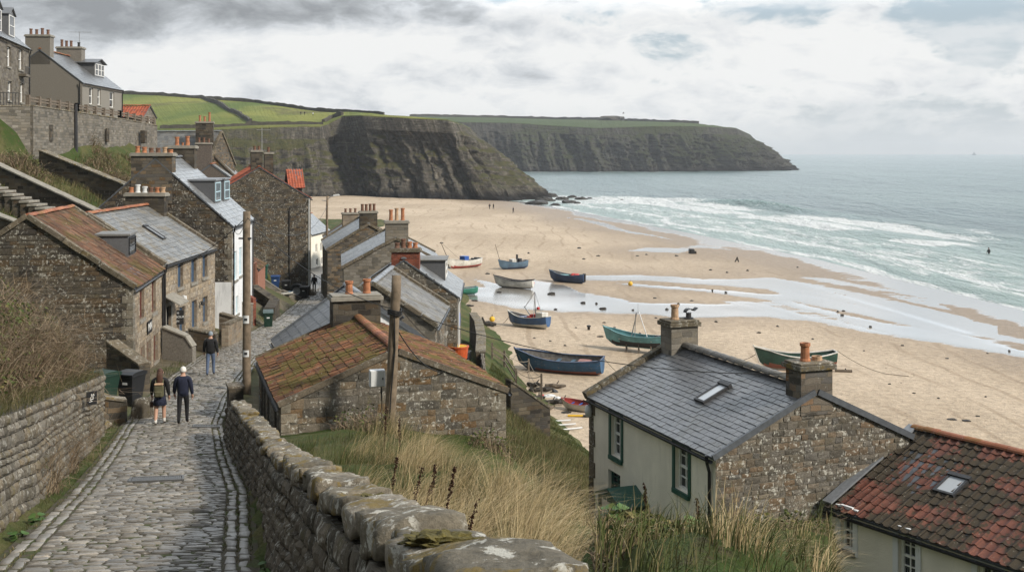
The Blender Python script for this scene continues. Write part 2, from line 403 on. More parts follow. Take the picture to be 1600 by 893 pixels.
az = t.math('ARCTAN2', xyz.outputs[0], xyz.outputs[1]); el = t.math('ARCSINE', xyz.outputs[2])
q = t.node('ShaderNodeCombineXYZ', X=az, Y=t.math('MULTIPLY', el, 2.3), Z=0.0).outputs[0]
qs = t.node('ShaderNodeCombineXYZ', X=az, Y=t.math('MULTIPLY', el, 4.2), Z=3.0).outputs[0]
def blob(a0, e0, ra, re):
    u = t.math('POWER', t.math('DIVIDE', t.math('SUBTRACT', az, a0), ra), 2.0); v = t.math('POWER', t.math('DIVIDE', t.math('SUBTRACT', el, e0), re), 2.0)
    return t.math('POWER', 2.718, t.math('MULTIPLY', t.math('ADD', u, v), -1.0))
def px2(px, py): return ((px-800)/F, (HZ-py)/F)
def total(L, base=0.0):
    s = None
    for (px, py, rx, ry, wgt) in L:
        b = t.math('MULTIPLY', blob(*px2(px, py), rx/F, ry/F), wgt); s = b if s is None else t.math('ADD', s, b)
    return t.math('ADD', s, base)
n1 = t.noise(q, 7.5, 9, .58, .4); n2 = t.noise(q, 19.0, 8, .6, .3); n3 = t.noise(qs, 9.0, 6, .55)
cover = t.math('ADD', t.math('ADD', t.math('MULTIPLY', n1, 1.0), t.math('MULTIPLY', t.math('SUBTRACT', n2, .5), .55)), total([(1290, 110, 190, 60, .24), (700, 110, 480, 110, .32), (250, 90, 420, 140, .3), (1560, 120, 70, 60, .1), (1050, 20, 60, 20, .1), (1180, 20, 110, 26, -.12), (1480, 70, 130, 40, -.12), (1550, 20, 120, 30, -.1)]))
cm = t.step(cover, .47, .63)
dark = t.math('ADD', t.math('MULTIPLY', t.math('SUBTRACT', n1, .5), .9), total([(180, 15, 420, 55, .62), (520, 10, 300, 38, .5), (760, 60, 190, 28, .3), (840, 118, 90, 24, .26), (560, 118, 260, 22, .2), (430, 150, 180, 20, .16), (60, 70, 200, 60, .3), (1320, 165, 260, 30, .16), (640, 70, 160, 26, -.4), (900, 95, 60, 20, -.2), (330, 100, 110, 40, -.3), (1290, 80, 90, 35, -.15)]))
dark = t.math('ADD', dark, t.math('MULTIPLY', t.math('SUBTRACT', n2, .5), 1.7))
cc = t.ramp(dark, [(0.0, (7.3, 7.35, 7.3)), (.2, (6.5, 6.65, 6.75)), (.42, (5.1, 5.35, 5.6)), (.62, (3.6, 3.8, 4.0)), (.9, (2.5, 2.65, 2.8))])
clear = t.mix(.62, t.node('ShaderNodeVectorMath', _operation='SCALE', i0=sky.outputs[0], Scale=.7).outputs[0], (4.9, 5.75, 6.4))
hz = t.step(el, .0, .07)
clear = t.mix(hz, (5.2, 5.55, 5.8), clear)
clear = t.mix(t.math('MULTIPLY', t.step(t.math('ADD', n3, t.math('MULTIPLY', t.math('SUBTRACT', n2, .5), .4)), .42, .66), .75), clear, (6.6, 6.75, 6.85))
col = t.mix(cm, clear, cc)
col = t.mix(t.step(el, -.02, .045), (5.4, 5.7, 5.85), col)
lo = t.step(el, -.25, -.02)
col = t.mix(lo, (1.2, 1.2, 1.1), col)
col = t.node('ShaderNodeVectorMath', _operation='SCALE', i0=col, Scale=t.math('ADD', 1.0, t.math('MULTIPLY', t.step(el, .16, .9), ZEN))).outputs[0]
rear = t.math('ADD', t.math('MULTIPLY', t.step(t.math('ABSOLUTE', az), 2.4, 1.2), 1-REAR), REAR)
col = t.node('ShaderNodeVectorMath', _operation='SCALE', i0=col, Scale=rear).outputs[0]
glow = t.math('MULTIPLY', t.math('MULTIPLY', t.step(el, .11, .2), t.step(el, .85, .4)), t.math('MULTIPLY', t.step(az, -.5, -.05), t.step(az, 1.5, .8)))
col = t.node('ShaderNodeVectorMath', _operation='SCALE', i0=col, Scale=t.math('ADD', 1.0, t.math('MULTIPLY', glow, GLOW))).outputs[0]
t.link(col, bg.inputs[0]); bg.inputs[1].default_value = SKY_E

# haze: the air over the bay
mb = MB(); mb.box(-3600, 3600, -90, 6300, -9, 62)
t = NT('sea air'); t.n.remove(t.b)
pv = t.node('ShaderNodeVolumePrincipled', Color=(.86, .9, .94, 1), Density=HAZE, Anisotropy=.25)
t.link(pv.outputs[0], t.n['Material Output'].inputs['Volume'])
t.m.volume_intersection_method = 'FAST' if hasattr(t.m, 'volume_intersection_method') else None
hz = mb.build('haze', t.m, uv=False); tag(hz, kind='stuff'); hz.display_type = 'WIRE'
hz['label'] = 'thin pale sea haze lying over the bay'

# ================================================================== terrain functions
TY = [-20, 0, 10, 16.2, 24, 30, 36.2, 42, 47.7, 55, 65, 79, 96, 114, 138, 165, 200, 280, 420]
TZ = [17.6, 15, 13.25, 12.09, 10.85, 10.0, 9.37, 8.98, 8.67, 8.2, 7.46, 6.59, 5.3, 4.0, 3.13, 2.05, 1.8, 1.6, 1.6]
TL = [1, -3.6, -5.7, -7.3, -9.2, -10.7, -12.2, -13.3, -14.1, -14.9, -15.3, -16.0, -18, -20.4, -24.7, -29.2, -36, -52, -80]
TR = [5.2, .5, -2.0, -3.65, -5.5, -7.3, -9.1, -10.2, -11.0, -11.9, -12.3, -12.8, -14.7, -17.2, -21.5, -26.2, -33, -49, -77]
def zr(Y): return np.interp(Y, TY, TZ)
def xl(Y): return np.interp(Y, TY, TL)
def xr(Y): return np.interp(Y, TY, TR)
# waterline and beach
SY = [60, 100, 130, 162, 190, 249, 309, 405, 440, 480, 600, 1000, 6000]
SX = [66, 62, 58, 54, 51, 40, 27, 6, -12, -40, -90, -250, -2000]
def xs(Y): return np.interp(Y, SY, SX)
def zb(X, Y):
    d = xs(Y)-X
    z = np.where(d > 0, .02*d, .03*d)
    z = np.minimum(z, 1.9+.002*d)
    z = z+sstep(10, 40, d)*(fbm(X*.06, Y*.06, 5, 3)-.5)*.35
    return np.maximum(z, -4)
SECT = [  # (Y, left [(X,z)...] going outwards, right [(X,z)...] going outwards); road values are added in between
 (-20, [(-3, 19), (-12, 23), (-60, 34)], [(8, 17), (30, 15), (80, 9)]),
 (0, [(-4.2, 15), (-4.9, 16.4), (-12, 20), (-60, 33)], [(2, 15.2), (12, 12.5), (30, 9), (80, 4)]),
 (16.2, [(-8.0, 12.1), (-8.6, 14.0), (-14, 16), (-25, 20), (-60, 27)], [(-2.7, 13.0), (0, 11.5), (3, 9.3), (8, 6.5), (16, 4.5), (40, 3), (80, 2)]),
 (27, [(-10.8, 10.5), (-11.4, 12.6), (-16, 14), (-25, 19), (-60, 26)], [(-5.4, 11.1), (-2.8, 11.3), (0, 9.8), (2.5, 7.6), (5, 5.5), (14, 4.2), (30, 3), (80, 1.6)]),
 (34.3, [(-12.4, 9.6), (-13, 11.3), (-17, 12.5), (-26, 16), (-60, 25)], [(-8, 9.6), (-6.4, 9.7), (-3, 10.0), (-.3, 9.3), (2, 6.6), (5, 4.9), (12, 4), (30, 2.3), (60, 1.4), (70, -6)]),
 (36, [(-13, 9.45), (-17, 9.6), (-21, 11), (-27, 15), (-60, 25)], [(-8, 9.3), (-1, 7.4), (5, 4.8), (12, 3.8), (30, 2.1), (60, 1.4), (68, -6)]),
 (45, [(-17, 9.0), (-23, 11), (-28, 14.6), (-37, 18.5), (-60, 24)], [(-9, 8.5), (-3, 7), (2, 5), (8, 3.3), (20, 2.2), (34, 1.4), (42, -6)]),
 (55, [(-17, 8.4), (-23, 11), (-27, 14), (-37, 18.5), (-60, 24)], [(-10, 7.6), (-3, 6.4), (2, 3.8), (5, 2.3), (14, 1.6), (20, 1.0), (24, -6)]),
 (62, [(-17.5, 8.2), (-21.5, 11), (-25, 13.5), (-29, 16.2), (-37, 18.5), (-60, 24)], [(-9, 7), (-3, 6.3), (0, 4.4), (2.0, 2.5), (5, 1.5), (10, .8), (14, -6)]),
 (70, [(-18, 8), (-22, 12), (-27, 14.6), (-31, 16.7), (-36, 18.5), (-60, 24)], [(-9, 6.6), (-3, 5.6), (-.5, 4.3), (1.2, 2.1), (4, 1), (7, -6)]),
 (80, [(-18, 7.6), (-24, 12.6), (-27.3, 14.7), (-32.6, 16.9), (-33.6, 17.6), (-34.3, 20.7), (-60, 21.6)], [(-9, 6), (-5, 5), (-2, 3.7), (.3, 1.9), (4, 0), (7, -6)]),
 (105, [(-21.5, 5.6), (-28, 13), (-33.5, 18.2), (-34.9, 18.6), (-35.6, 20.5), (-60, 21.5)], [(-14, 4.7), (-8, 3.4), (-3, 2.1), (0, .5), (4, -6)]),
 (118, [(-26, 5), (-33, 13), (-37.5, 19.5), (-60, 21)], [(-16, 3.8), (-8, 2.7), (-5.2, 1.9), (-2, 0), (3, -6)]),
 (156, [(-31, 3.2), (-42, 10), (-60, 17), (-120, 26)], [(-24, 2.3), (-15, 1.9), (-8.7, 1.5), (-5, 0), (0, -6)]),
 (277, [(-55, 2.4), (-75, 8), (-160, 22)], [(-45, 1.7), (-31, 1.5), (-26, 0), (-20, -6)]),
 (343, [(-75, 2), (-100, 6), (-180, 20)], [(-64, 1.6), (-58, 0), (-50, -6)]),
 (430, [(-85, 2), (-120, 5), (-200, 20)], [(-80, 1.6), (-76, 0), (-70, -6)]),
]
def _sect(k, X, Y):
    Yk, Lf, Rt = SECT[k]
    z0 = float(zr(Yk)); L0, R0 = float(xl(Yk)), float(xr(Yk))
    xsn = [p[0] for p in Lf[::-1]]+[L0, R0]+[p[0] for p in Rt]; zs = [p[1] for p in Lf[::-1]]+[z0, z0]+[p[1] for p in Rt]
    # road shift so that the corridor stays continuous between the sections
    sh = (xl(Y)-L0)
    wgt = np.clip(1-np.abs(X-(xl(Y)+xr(Y))/2)/14, 0, 1)
    return np.interp(X-sh*wgt, xsn, zs)
def zG(X, Y):
    X = np.asarray(X, float); Y = np.asarray(Y, float); X, Y = np.broadcast_arrays(X, Y)
    ys = [s[0] for s in SECT]; z = np.zeros(X.shape)
    for k in range(len(ys)-1):
        m = (Y >= ys[k]) & (Y <= ys[k+1]) if k else (Y <= ys[1])
        if not m.any(): continue
        f = np.clip((Y[m]-ys[k])/(ys[k+1]-ys[k]), 0, 1)
        z[m] = _sect(k, X[m], Y[m])*(1-f)+_sect(k+1, X[m], Y[m])*f
    n = (fbm(X*.35, Y*.35, 3, 4)-.5)
    off = np.maximum(xl(Y)-X, X-xr(Y))
    z = z+n*np.clip(off-.5, 0, 3)*.35
    # the grassy bank beside the coping wall
    xw = np.interp(Y, WY, WX)
    bank = 15.75-.17*Y-.035*np.maximum(X-xw, 0)-.3*np.maximum(X-.4, 0)-.9*np.maximum(X-2.6, 0)
    bank = bank-.5*sstep(.06, .11, X/np.maximum(Y, 1))*sstep(5, 8, Y)
    yc = np.clip(25-(X+3.7)*1.5, 10, 27)
    bank = bank-np.maximum(Y-yc, 0)*.78+(fbm(X*.6, Y*.6, 9, 4)-.5)*.5
    z = np.where(X > xw+.15, np.maximum(z, np.where(Y < 36, bank, -9)), z)
    q_ = X/np.maximum(Y, 1); w2 = sstep(.045, .075, q_)*sstep(.315, .275, q_)*sstep(3, 6, Y)
    z2 = 17.68-.3217*Y-np.maximum(Y-18.5, 0)*.75-7*(1-w2)+(fbm(X*.8, Y*.8, 19, 4)-.5)*.95
    z = np.where((X > xw+.15) & (Y < 30), np.maximum(z, z2), z)
    # road corridor
    c = sstep(.45, .05, off)
    z = z*(1-c)+(zr(Y)-.07)*c
    return z
WY = [-20, 2, 4, 7.6, 12, 16.2, 21.5, 27, 32, 34]
WX = [5.6, .4, -.06, -.85, -1.95, -3.05, -4.3, -5.95, -7.55, -8.2]
WZ = [20.0, 16.95, 16.6, 15.66, 14.65, 13.7, 12.47, 11.65, 11.0, 10.75]
def zland(x, y): return float(zG(x, y))
def zbeach(x, y): return float(zb(np.float64(x), np.float64(y)))
def hit(px, py, fz=zbeach, y0=20.0, y1=600.0):
    Y = y0
    while Y < y1:
        p = P(px, py, Y)
        if p.z < fz(p.x, p.y): break
        Y *= 1.01
    lo, hi = Y/1.012, Y
    for _ in range(18):
        mm = (lo+hi)/2; p = P(px, py, mm)
        if p.z < fz(p.x, p.y): hi = mm
        else: lo = mm
    p = P(px, py, hi); return Vector((p.x, p.y, fz(p.x, p.y)))

# ------------------------------------------------------------------ village ground
Xg = np.concatenate([np.arange(-150, -62, 3), np.arange(-62, -30, .8), np.arange(-30, 14, .4), np.arange(14, 40, 1.2), np.arange(40, 84, 4)])
Yg = np.concatenate([np.arange(-20, 0, 2), np.arange(0, 60, .4), np.arange(60, 120, .7), np.arange(120, 430, 3)])
GX, GY = np.meshgrid(Xg, Yg)
GZ = zG(GX, GY)
t = NT('village turf'); o = t.pos()
b = t.noise(o, .35, 5, .6); f = t.noise(o, 3.0, 6, .7); g = t.noise(o, 22, 4, .7)
cg = t.mix(t.step(b, .4, .62), (.04, .062, .016), (.095, .09, .036))
cg = t.mix(t.step(f, .5, .72), cg, (.075, .062, .035))
cg = t.mix(.6, cg, t.ramp(g, [(.3, .45), (.7, 1.4)]), 'MULTIPLY')
nz = t.node('ShaderNodeSeparateXYZ', Vector=t.node('ShaderNodeNewGeometry').outputs['Normal']).outputs[2]
pth = t.attr('path')
pc = t.mix(t.step(f, .4, .6), (.15, .13, .1), (.1, .08, .055))
cg = t.mix(pth, cg, pc)
M['turf'] = t.out(cg, .95, t.bump(t.math('ADD', f, t.math('MULTIPLY', g, .7)), .8, .08), .1)
pathm = np.zeros_like(GX)
rel = GX-xr(GY); pathm = np.maximum(pathm, sstep(0, 1, rel)*sstep(8.5, 7.0, rel)*sstep(38, 41, GY)*sstep(125, 118, GY))
lel = xl(GY)-GX; pathm = np.maximum(pathm, sstep(-.3, .1, lel)*sstep(3, 2.2, lel)*sstep(35.6, 36.5, GY)*(.35+.65*sstep(.45, .6, fbm(GX*.5, GY*.5, 21, 3))))
pathm *= .85
gob = np_mesh('village_ground', np.stack([GX, GY, GZ], -1).reshape(-1, 3), grid_faces(*GX.shape), M['turf'], attrs={'path': pathm})
tag(gob, 'sloping turf and earth the village stands on', kind='structure')

# ------------------------------------------------------------------ beach
cols = np.linspace(-.62, .66, 460)
rows = 1/np.linspace(1/36.0, 1/520.0, 560)
BX = cols[None, :]*rows[:, None]; BY = np.repeat(rows[:, None], len(cols), 1)
BZ = zb(BX, BY)
bpx = 800+F*BX/BY; bpy_ = HZ+F*(CZ-.8)/BY
wob = (fbm(BX*.11, BY*.05, 31, 4)-.5)*2
def strip(pts, x, y, soft=.35):
    a = np.array(pts); yc = np.interp(x, a[:, 0], a[:, 1], left=-999, right=-999); hw = np.interp(x, a[:, 0], a[:, 2])
    k = 1-np.abs(y+wob*4-yc)/np.maximum(hw, .1)
    return np.clip(k/soft, 0, 1)
wet = np.zeros_like(BX)
for pts in [
  [(640,452,0),(720,460,10),(800,468,20),(900,472,22),(1000,482,13),(1100,478,13),(1180,476,13),(1260,478,22),(1360,488,30),(1480,510,24),(1600,534,18),(1800,575,18)],
  [(860,434,0),(900,434,5),(1000,433,5),(1100,436,5),(1200,437,10),(1330,432,8),(1420,452,12),(1600,490,14),(1800,540,14)],
  [(960,441,0),(1000,443,2.5),(1100,449,2.5),(1190,457,6),(1300,462,9),(1400,470,10),(1560,505,10)],
  [(1200,445,0),(1260,452,18),(1340,470,26),(1440,490,22),(1520,505,10)],
  [(740,440,0),(775,452,8),(830,452,17),(880,458,14),(920,466,6)],
  [(975,390,0),(1010,387,3),(1060,388,5),(1095,378,5),(1150,385,0)],
  [(880,335,0),(930,345,3),(990,360,2.5),(1060,372,0)],
  [(990,489,0),(1060,494,5),(1130,490,5),(1200,486,4)]]:
    wet = np.maximum(wet, strip(pts, bpx, bpy_))
# sand bars left dry inside the stream
for pts in [[(900,452,0),(1000,456,9),(1100,462,7),(1170,464,0)],[(975,470,0),(1040,470,3),(1120,469,5),(1140,470,0)],[(1465,465,0),(1520,480,13),(1600,492,15),(1800,530,15)]]:
    wet = wet*(1-strip(pts, bpx, bpy_, .6))
dshore = xs(BY)-BX
wsh = sstep(9, 1, dshore+wob*6)
damp = np.maximum(sstep(34, 8, dshore+wob*9), 0)
from_w = wet.copy()
for _ in range(14):     # damp margin around the standing water
    s = from_w.copy(); s[1:] = np.maximum(s[1:], from_w[:-1]*.9); s[:-1] = np.maximum(s[:-1], from_w[1:]*.9)
    s[:, 1:] = np.maximum(s[:, 1:], from_w[:, :-1]*.93); s[:, :-1] = np.maximum(s[:, :-1], from_w[:, 1:]*.93); from_w = s
damp = np.maximum(damp*.9, from_w*.75)
brd = fbm((BX*.35+BY*.13)*.9, (BY*.2-BX*.02)*.16, 63, 4); right_ = sstep(18, 40, BX)
wet = wet*(1-right_*.75*sstep(.5, .62, brd))
wet = np.maximum(wet, wsh)
BZ = BZ-.05*wet*(dshore > 16)
t = NT('beach sand'); o = t.pos()
dm = t.attr('damp'); wt = t.attr('wet')
b = t.noise(t.scale(o, 1, .5, 1), .05, 4, .6); f = t.noise(o, 1.6, 6, .68); g = t.noise(o, 9, 4, .7)
dry = t.mix(t.step(b, .38, .64), (.39, .31, .225), (.49, .395, .295))
dry = t.mix(.75, dry, t.ramp(f, [(.3, .66), (.7, 1.24)]), 'MULTIPLY')
dry = t.mix(.4, dry, t.ramp(g, [(.3, .6), (.7, 1.3)]), 'MULTIPLY')
# track lines drawn across the sand by wheels and the tide
tr = t.node('ShaderNodeTexWave', Vector=t.scale(o, 1, .55, 1), Scale=.085, Distortion=9.0, Detail=3, Detail_Scale=.5, _wave_profile='SIN').outputs['Fac']
trk = t.math('MULTIPLY', t.step(tr, .93, .985), t.step(t.noise(o, .06, 2), .46, .56))
dry = t.mix(t.math('MULTIPLY', trk, .4), dry, (.22, .16, .105))
ln = t.noise(t.node('ShaderNodeMapping', Vector=o, Rotation=(0, 0, math.radians(-68)), Scale=(.05, .9, 1)).outputs[0], 1.0, 5, .75)
dry = t.mix(t.math('MULTIPLY', t.step(ln, .6, .7), .32), dry, (.21, .16, .11))
sp = t.math('MULTIPLY', t.step(t.noise(o, 3.4, 2, .5), .7, .73), t.step(t.noise(o, .17, 3), .46, .58))
dry = t.mix(t.math('MULTIPLY', sp, .85), dry, (.06, .045, .03))
dampc = t.mix(t.step(f, .35, .7), (.2, .148, .1), (.26, .195, .135))
col = t.mix(dm, dry, dampc)
wn = t.step(t.math('ADD', wt, t.math('MULTIPLY', t.math('SUBTRACT', t.math('ADD', t.math('MULTIPLY', t.noise(t.scale(o, .5, 1.6, 1), .55, 6, .65), .6), t.math('MULTIPLY', t.noise(t.scale(o, .09, 1.1, 1), .6, 6, .7), .7)), .65), 1.7)), .42, .62)
col = t.mix(wn, col, (.17, .155, .135))
rg = t.math('ADD', t.math('MULTIPLY', dm, -.42), .95)
rough = t.mix(wn, rg, .17)
spec = t.math('ADD', t.math('MULTIPLY', wn, .8), .12)
dimp = t.noise(o, .8, 5, .65)
h = t.math('ADD', t.math('MULTIPLY', g, .35), t.math('ADD', f, dimp))
hb = t.node('ShaderNodeBump', Strength=t.math('SUBTRACT', 1.0, t.math('MULTIPLY', wn, .97)), Distance=.12, Height=h)
t.link(spec, t.b.inputs['Specular IOR Level'])
t.b.inputs['IOR'].default_value = 1.65
M['sand'] = t.out(col, rough, hb.outputs[0])
t.link(spec, t.b.inputs['Specular IOR Level'])
bo = np_mesh('beach', np.stack([BX, BY, BZ], -1).reshape(-1, 3), grid_faces(*BX.shape)[:, ::1], M['sand'], attrs={'wet': wet, 'damp': np.clip(damp, 0, 1)})
tag(bo, 'wide tan sandy beach at low tide with a shallow stream', kind='structure')

# ------------------------------------------------------------------ sea
cols = np.linspace(-.55, .72, 520)
rows = np.concatenate([1/np.linspace(1/60.0, 1/1500.0, 620), np.geomspace(1560, 6100, 40)])
WXg = cols[None, :]*rows[:, None]; WYg = np.repeat(rows[:, None], len(cols), 1)
d = WXg-xs(WYg)
wv = (fbm(WXg*.012, WYg*.012, 41, 3)-.5)
dd = d+wv*22
z = np.zeros_like(d); fade = sstep(2, 70, d)*sstep(1800, 500, WYg)
z += .16*np.sin(d/11.0+wv*9)*fade+.12*np.sin((WXg*.8+WYg*.25)/6.3+wv*14)*fade
z += (fbm(WXg*.09, WYg*.05, 43, 4)-.5)*.9*fade
along = fbm(WYg*.012, WXg*0, 45, 3)
cr = dd-58-10*(along-.5)
amp = .6+1.4*np.exp(-((WYg-372)/38)**2)
z += amp*np.exp(-np.where(cr > 0, (cr/6.5)**2, (cr/2.2)**2))*sstep(520, 420, WYg)
cr2 = dd-36; z += .28*np.exp(-np.where(cr2 > 0, (cr2/4.0)**2, (cr2/1.2)**2))*sstep(430, 300, WYg)
z += .22*np.exp(-np.where(dd-21 > 0, ((dd-21)/4.0)**2, ((dd-21)/1.0)**2))*sstep(430, 300, WYg)
cr3 = dd-105; z += .7*np.exp(-(cr3/9.0)**2)*(along > .45)*sstep(520, 400, WYg)
def band(x, a, b, s=3): return sstep(a-s, a+s, x)*sstep(b+s, b-s, x)
foam = .27*sstep(110, 60, dd)
foam = np.maximum(foam, .9*band(dd, 31, 44, 2.5)*sstep(.3, .52, fbm(WYg*.02+3, WXg*.02, 47, 3)))
foam = np.maximum(foam, .82*band(dd, 44, 56, 4)*sstep(.4, .62, fbm(WYg*.012, WXg*.006, 48, 2)))
foam = np.maximum(foam, .5*band(dd, 4, 30, 5))
foam = np.maximum(foam, .62*band(dd, 18, 25, 3)*sstep(.35, .55, fbm(WYg*.03, WXg*.03, 58, 3)))
foam = np.maximum(foam, .5*band(dd, 62, 72, 5)*sstep(.45, .6, fbm(WYg*.015+7, WXg*.01, 59, 3)))
foam = np.maximum(foam, .85*band(dd+wv*10, 9.5, 12, .9))
foam = np.maximum(foam, .7*band(d+wob[0, 0]+(fbm(WXg*.08, WYg*.03, 49, 3)-.5)*9, .2, 3.0, .9))
foam = np.maximum(foam, .3*band(dd, 58, 120, 12)*sstep(.5, .7, fbm(WXg*.02, WYg*.01, 51, 3)))
foam = np.maximum(foam, .75*sstep(.0, 1., np.exp(-((WYg-425)/45)**2)*np.exp(-((WXg-40)/45)**2)*1.2)*sstep(.3, .6, fbm(WXg*.03, WYg*.015, 53, 3)))
foam *= 1-np.exp(-np.where(cr > 1, ((cr-5)/5)**2, 9))*np.exp(-((WYg-372)/38)**2)
far_sh = np.exp(-((WYg-(985+0*WXg))/22)**2)*band(WXg, -60, 260, 20)
foam = np.maximum(foam, .72*far_sh*sstep(.4, .6, fbm(WXg*.03, WYg*.02, 55, 3)))
shal = sstep(85, 20, d)
t = NT('sea water'); o = t.pos()
fo = t.attr('foam'); sh = t.attr('shal')
big = t.noise(t.scale(o, 1, .3, 1), .012, 4)
deep = t.mix(t.step(big, .38, .64), (.06, .108, .106), (.095, .15, .142))
cw = t.mix(sh, deep, (.2, .28, .25))
cw = t.mix(t.attr('green'), cw, (.07, .2, .15))
sw = t.node('ShaderNodeMapping', Vector=o, Rotation=(0, 0, math.radians(13)), Scale=(1.0, .33, 1)).outputs[0]
fn = t.math('ADD', t.math('MULTIPLY', t.noise(sw, .28, 7, .68, .6), .65), t.math('MULTIPLY', t.noise(sw, 1.9, 5, .7), .35))
fm = t.step(t.math('ADD', fo, t.math('MULTIPLY', t.math('SUBTRACT', fn, .5), 2.3)), .38, .74)
wc = t.math('MULTIPLY', t.step(t.noise(sw, .11, 8, .72), .645, .7), .55)      # scattered whitecaps
fm = t.math('MAXIMUM', fm, wc)
col = t.mix(fm, cw, (.66, .685, .69))
rough = t.mix(fm, .3, .85)
r1 = t.noise(sw, .35, 7, .66); r2 = t.noise(sw, 2.2, 4, .6)
r0 = t.noise(t.node('ShaderNodeMapping', Vector=o, Rotation=(0, 0, math.radians(13)), Scale=(1.0, .22, 1)).outputs[0], .055, 5, .6)
hh = t.math('ADD', t.math('ADD', r1, t.math('MULTIPLY', r2, .25)), t.math('MULTIPLY', r0, 2.6))
M['sea'] = t.out(col, rough, t.bump(hh, 1.0, 3.2), .25)
green = np.exp(-((cr-4)/4.5)**2)*np.exp(-((WYg-372)/42)**2)+.5*np.exp(-(cr3/10.0)**2)*sstep(300, 150, WYg)
wo = np_mesh('sea', np.stack([WXg, WYg, z], -1).reshape(-1, 3), grid_faces(*d.shape), M['sea'], attrs={'foam': foam, 'shal': shal, 'green': np.clip(green, 0, 1)})
tag(wo, 'grey green sea with white surf rolling in', kind='structure')

# ------------------------------------------------------------------ headlands
def headland(name, label, cols, nb, mat, seed, rib, ncol=760, nface=110, ntop=26, bulge=.0):
    """cols: list of (base xyz, edge xyz, crown xyz) from one end of the coast round to the other"""
    cols = np.array([[tuple(b), tuple(e), tuple(c)] for b, e, c in cols], float)
    seg = np.linalg.norm(np.diff(cols[:, 0], axis=0), axis=1)+np.linalg.norm(np.diff(cols[:, 1], axis=0), axis=1)
    s = np.concatenate([[0], np.cumsum(seg)]); u = np.linspace(0, s[-1], ncol)
    I = lambda k: np.stack([np.interp(u, s, cols[:, k, i]) for i in range(3)], 1)
    B, E, T = I(0), I(1), I(2)
    f = np.linspace(0, 1, nface)[:, None]; h = f
    out = f**1.0
    st = np.floor(f*9+.0)/9; led = out
    prof = np.clip(led+bulge*np.sin(f*np.pi), 0, 1)
    Xf = B[None, :, :2]*(1-prof[..., None])+E[None, :, :2]*prof[..., None]
    Zf = B[None, :, 2]*(1-h)+E[None, :, 2]*h
    wob_ = fbm(u/45.0, u*0, seed+21, 3)[None]*.5; f9 = (f+wob_)*6; led = f+(((np.floor(f9)+sstep(.5, 1.0, f9 % 1))/6-wob_)-f)*.4*np.sin(f*np.pi)
    prof = np.clip(led+bulge*np.sin(f*np.pi), 0, 1)+0*u[None]
    Xf = B[None, :, :2]*(1-prof[..., None])+E[None, :, :2]*prof[..., None]
    tang = np.gradient((B+E)[:, :2]/2, axis=0); tang /= np.linalg.norm(tang, axis=1)[:, None]+1e-9
    nrm = np.stack([tang[:, 1], -tang[:, 0]], 1)
    uu = u[None, :]+0*f; zz = Zf
    r = np.abs(fbm(uu/34.0, zz*.012, seed, 4)-.5)*2
    r2 = np.abs(fbm(uu/9.0, zz*.03, seed+3, 4)-.5)*2
    r3 = fbm(uu/5.0, zz*.5, seed+5, 3)-.5
    r4 = np.abs(fbm(uu/70.0, zz*.004, seed+13, 3)-.5)*2
    dis = (rib*1.7*(np.clip(r*2.4, 0, 1)-.5)+rib*.75*(np.clip(r2*2.4, 0, 1)-.5)+r3*rib*.3+rib*1.8*(np.clip(r4*2.4, 0, 1)-.5)+rib*.55*(np.abs(fbm(uu/6.5, zz*.28+uu/40, seed+15, 4)-.5)*4-.6)+min(rib, 3.4)*.32*(sstep(.35, .65, fbm(uu/60, zz*.42+uu*.02, seed+17, 3))-.5))*np.sin(np.clip(f*1.08+.1, 0, 1)*np.pi)**.5
    dis = np.where(f < .16, dis+rib*(.16-f)*6*(fbm(uu/7, zz*.2, seed+8, 3)), dis)
    Xf = Xf+nrm[None]*dis[..., None]
    g = np.linspace(0, 1, ntop)[1:, None]
    Xt = Xf[-1][None]*(1-g[..., None])+T[None, :, :2]*g[..., None]
    Zt = E[None, :, 2]*(1-g)+T[None, :, 2]*g+np.sin(g*np.pi)*(fbm(uu[:1]/60, g*4, seed+11, 3)-.5)*3.0
    V = np.concatenate([np.concatenate([Xf, Zf[..., None]], -1), np.concatenate([Xt, Zt[..., None]], -1)])
    n, m = V.shape[:2]
    fac = np.concatenate([np.zeros((nface, m)), np.ones((ntop-1, m))]); fac[nface-2:nface+1] = .6
    hgt = np.concatenate([np.repeat(f, m, 1), np.ones((ntop-1, m))])
    o = np_mesh(name, V.reshape(-1, 3), grid_faces(n, m), mat, attrs={'top': fac, 'hgt': hgt, 'along': np.repeat(u[None], n, 0)})
    return tag(o, label, kind='structure'), V[nface-1:], u
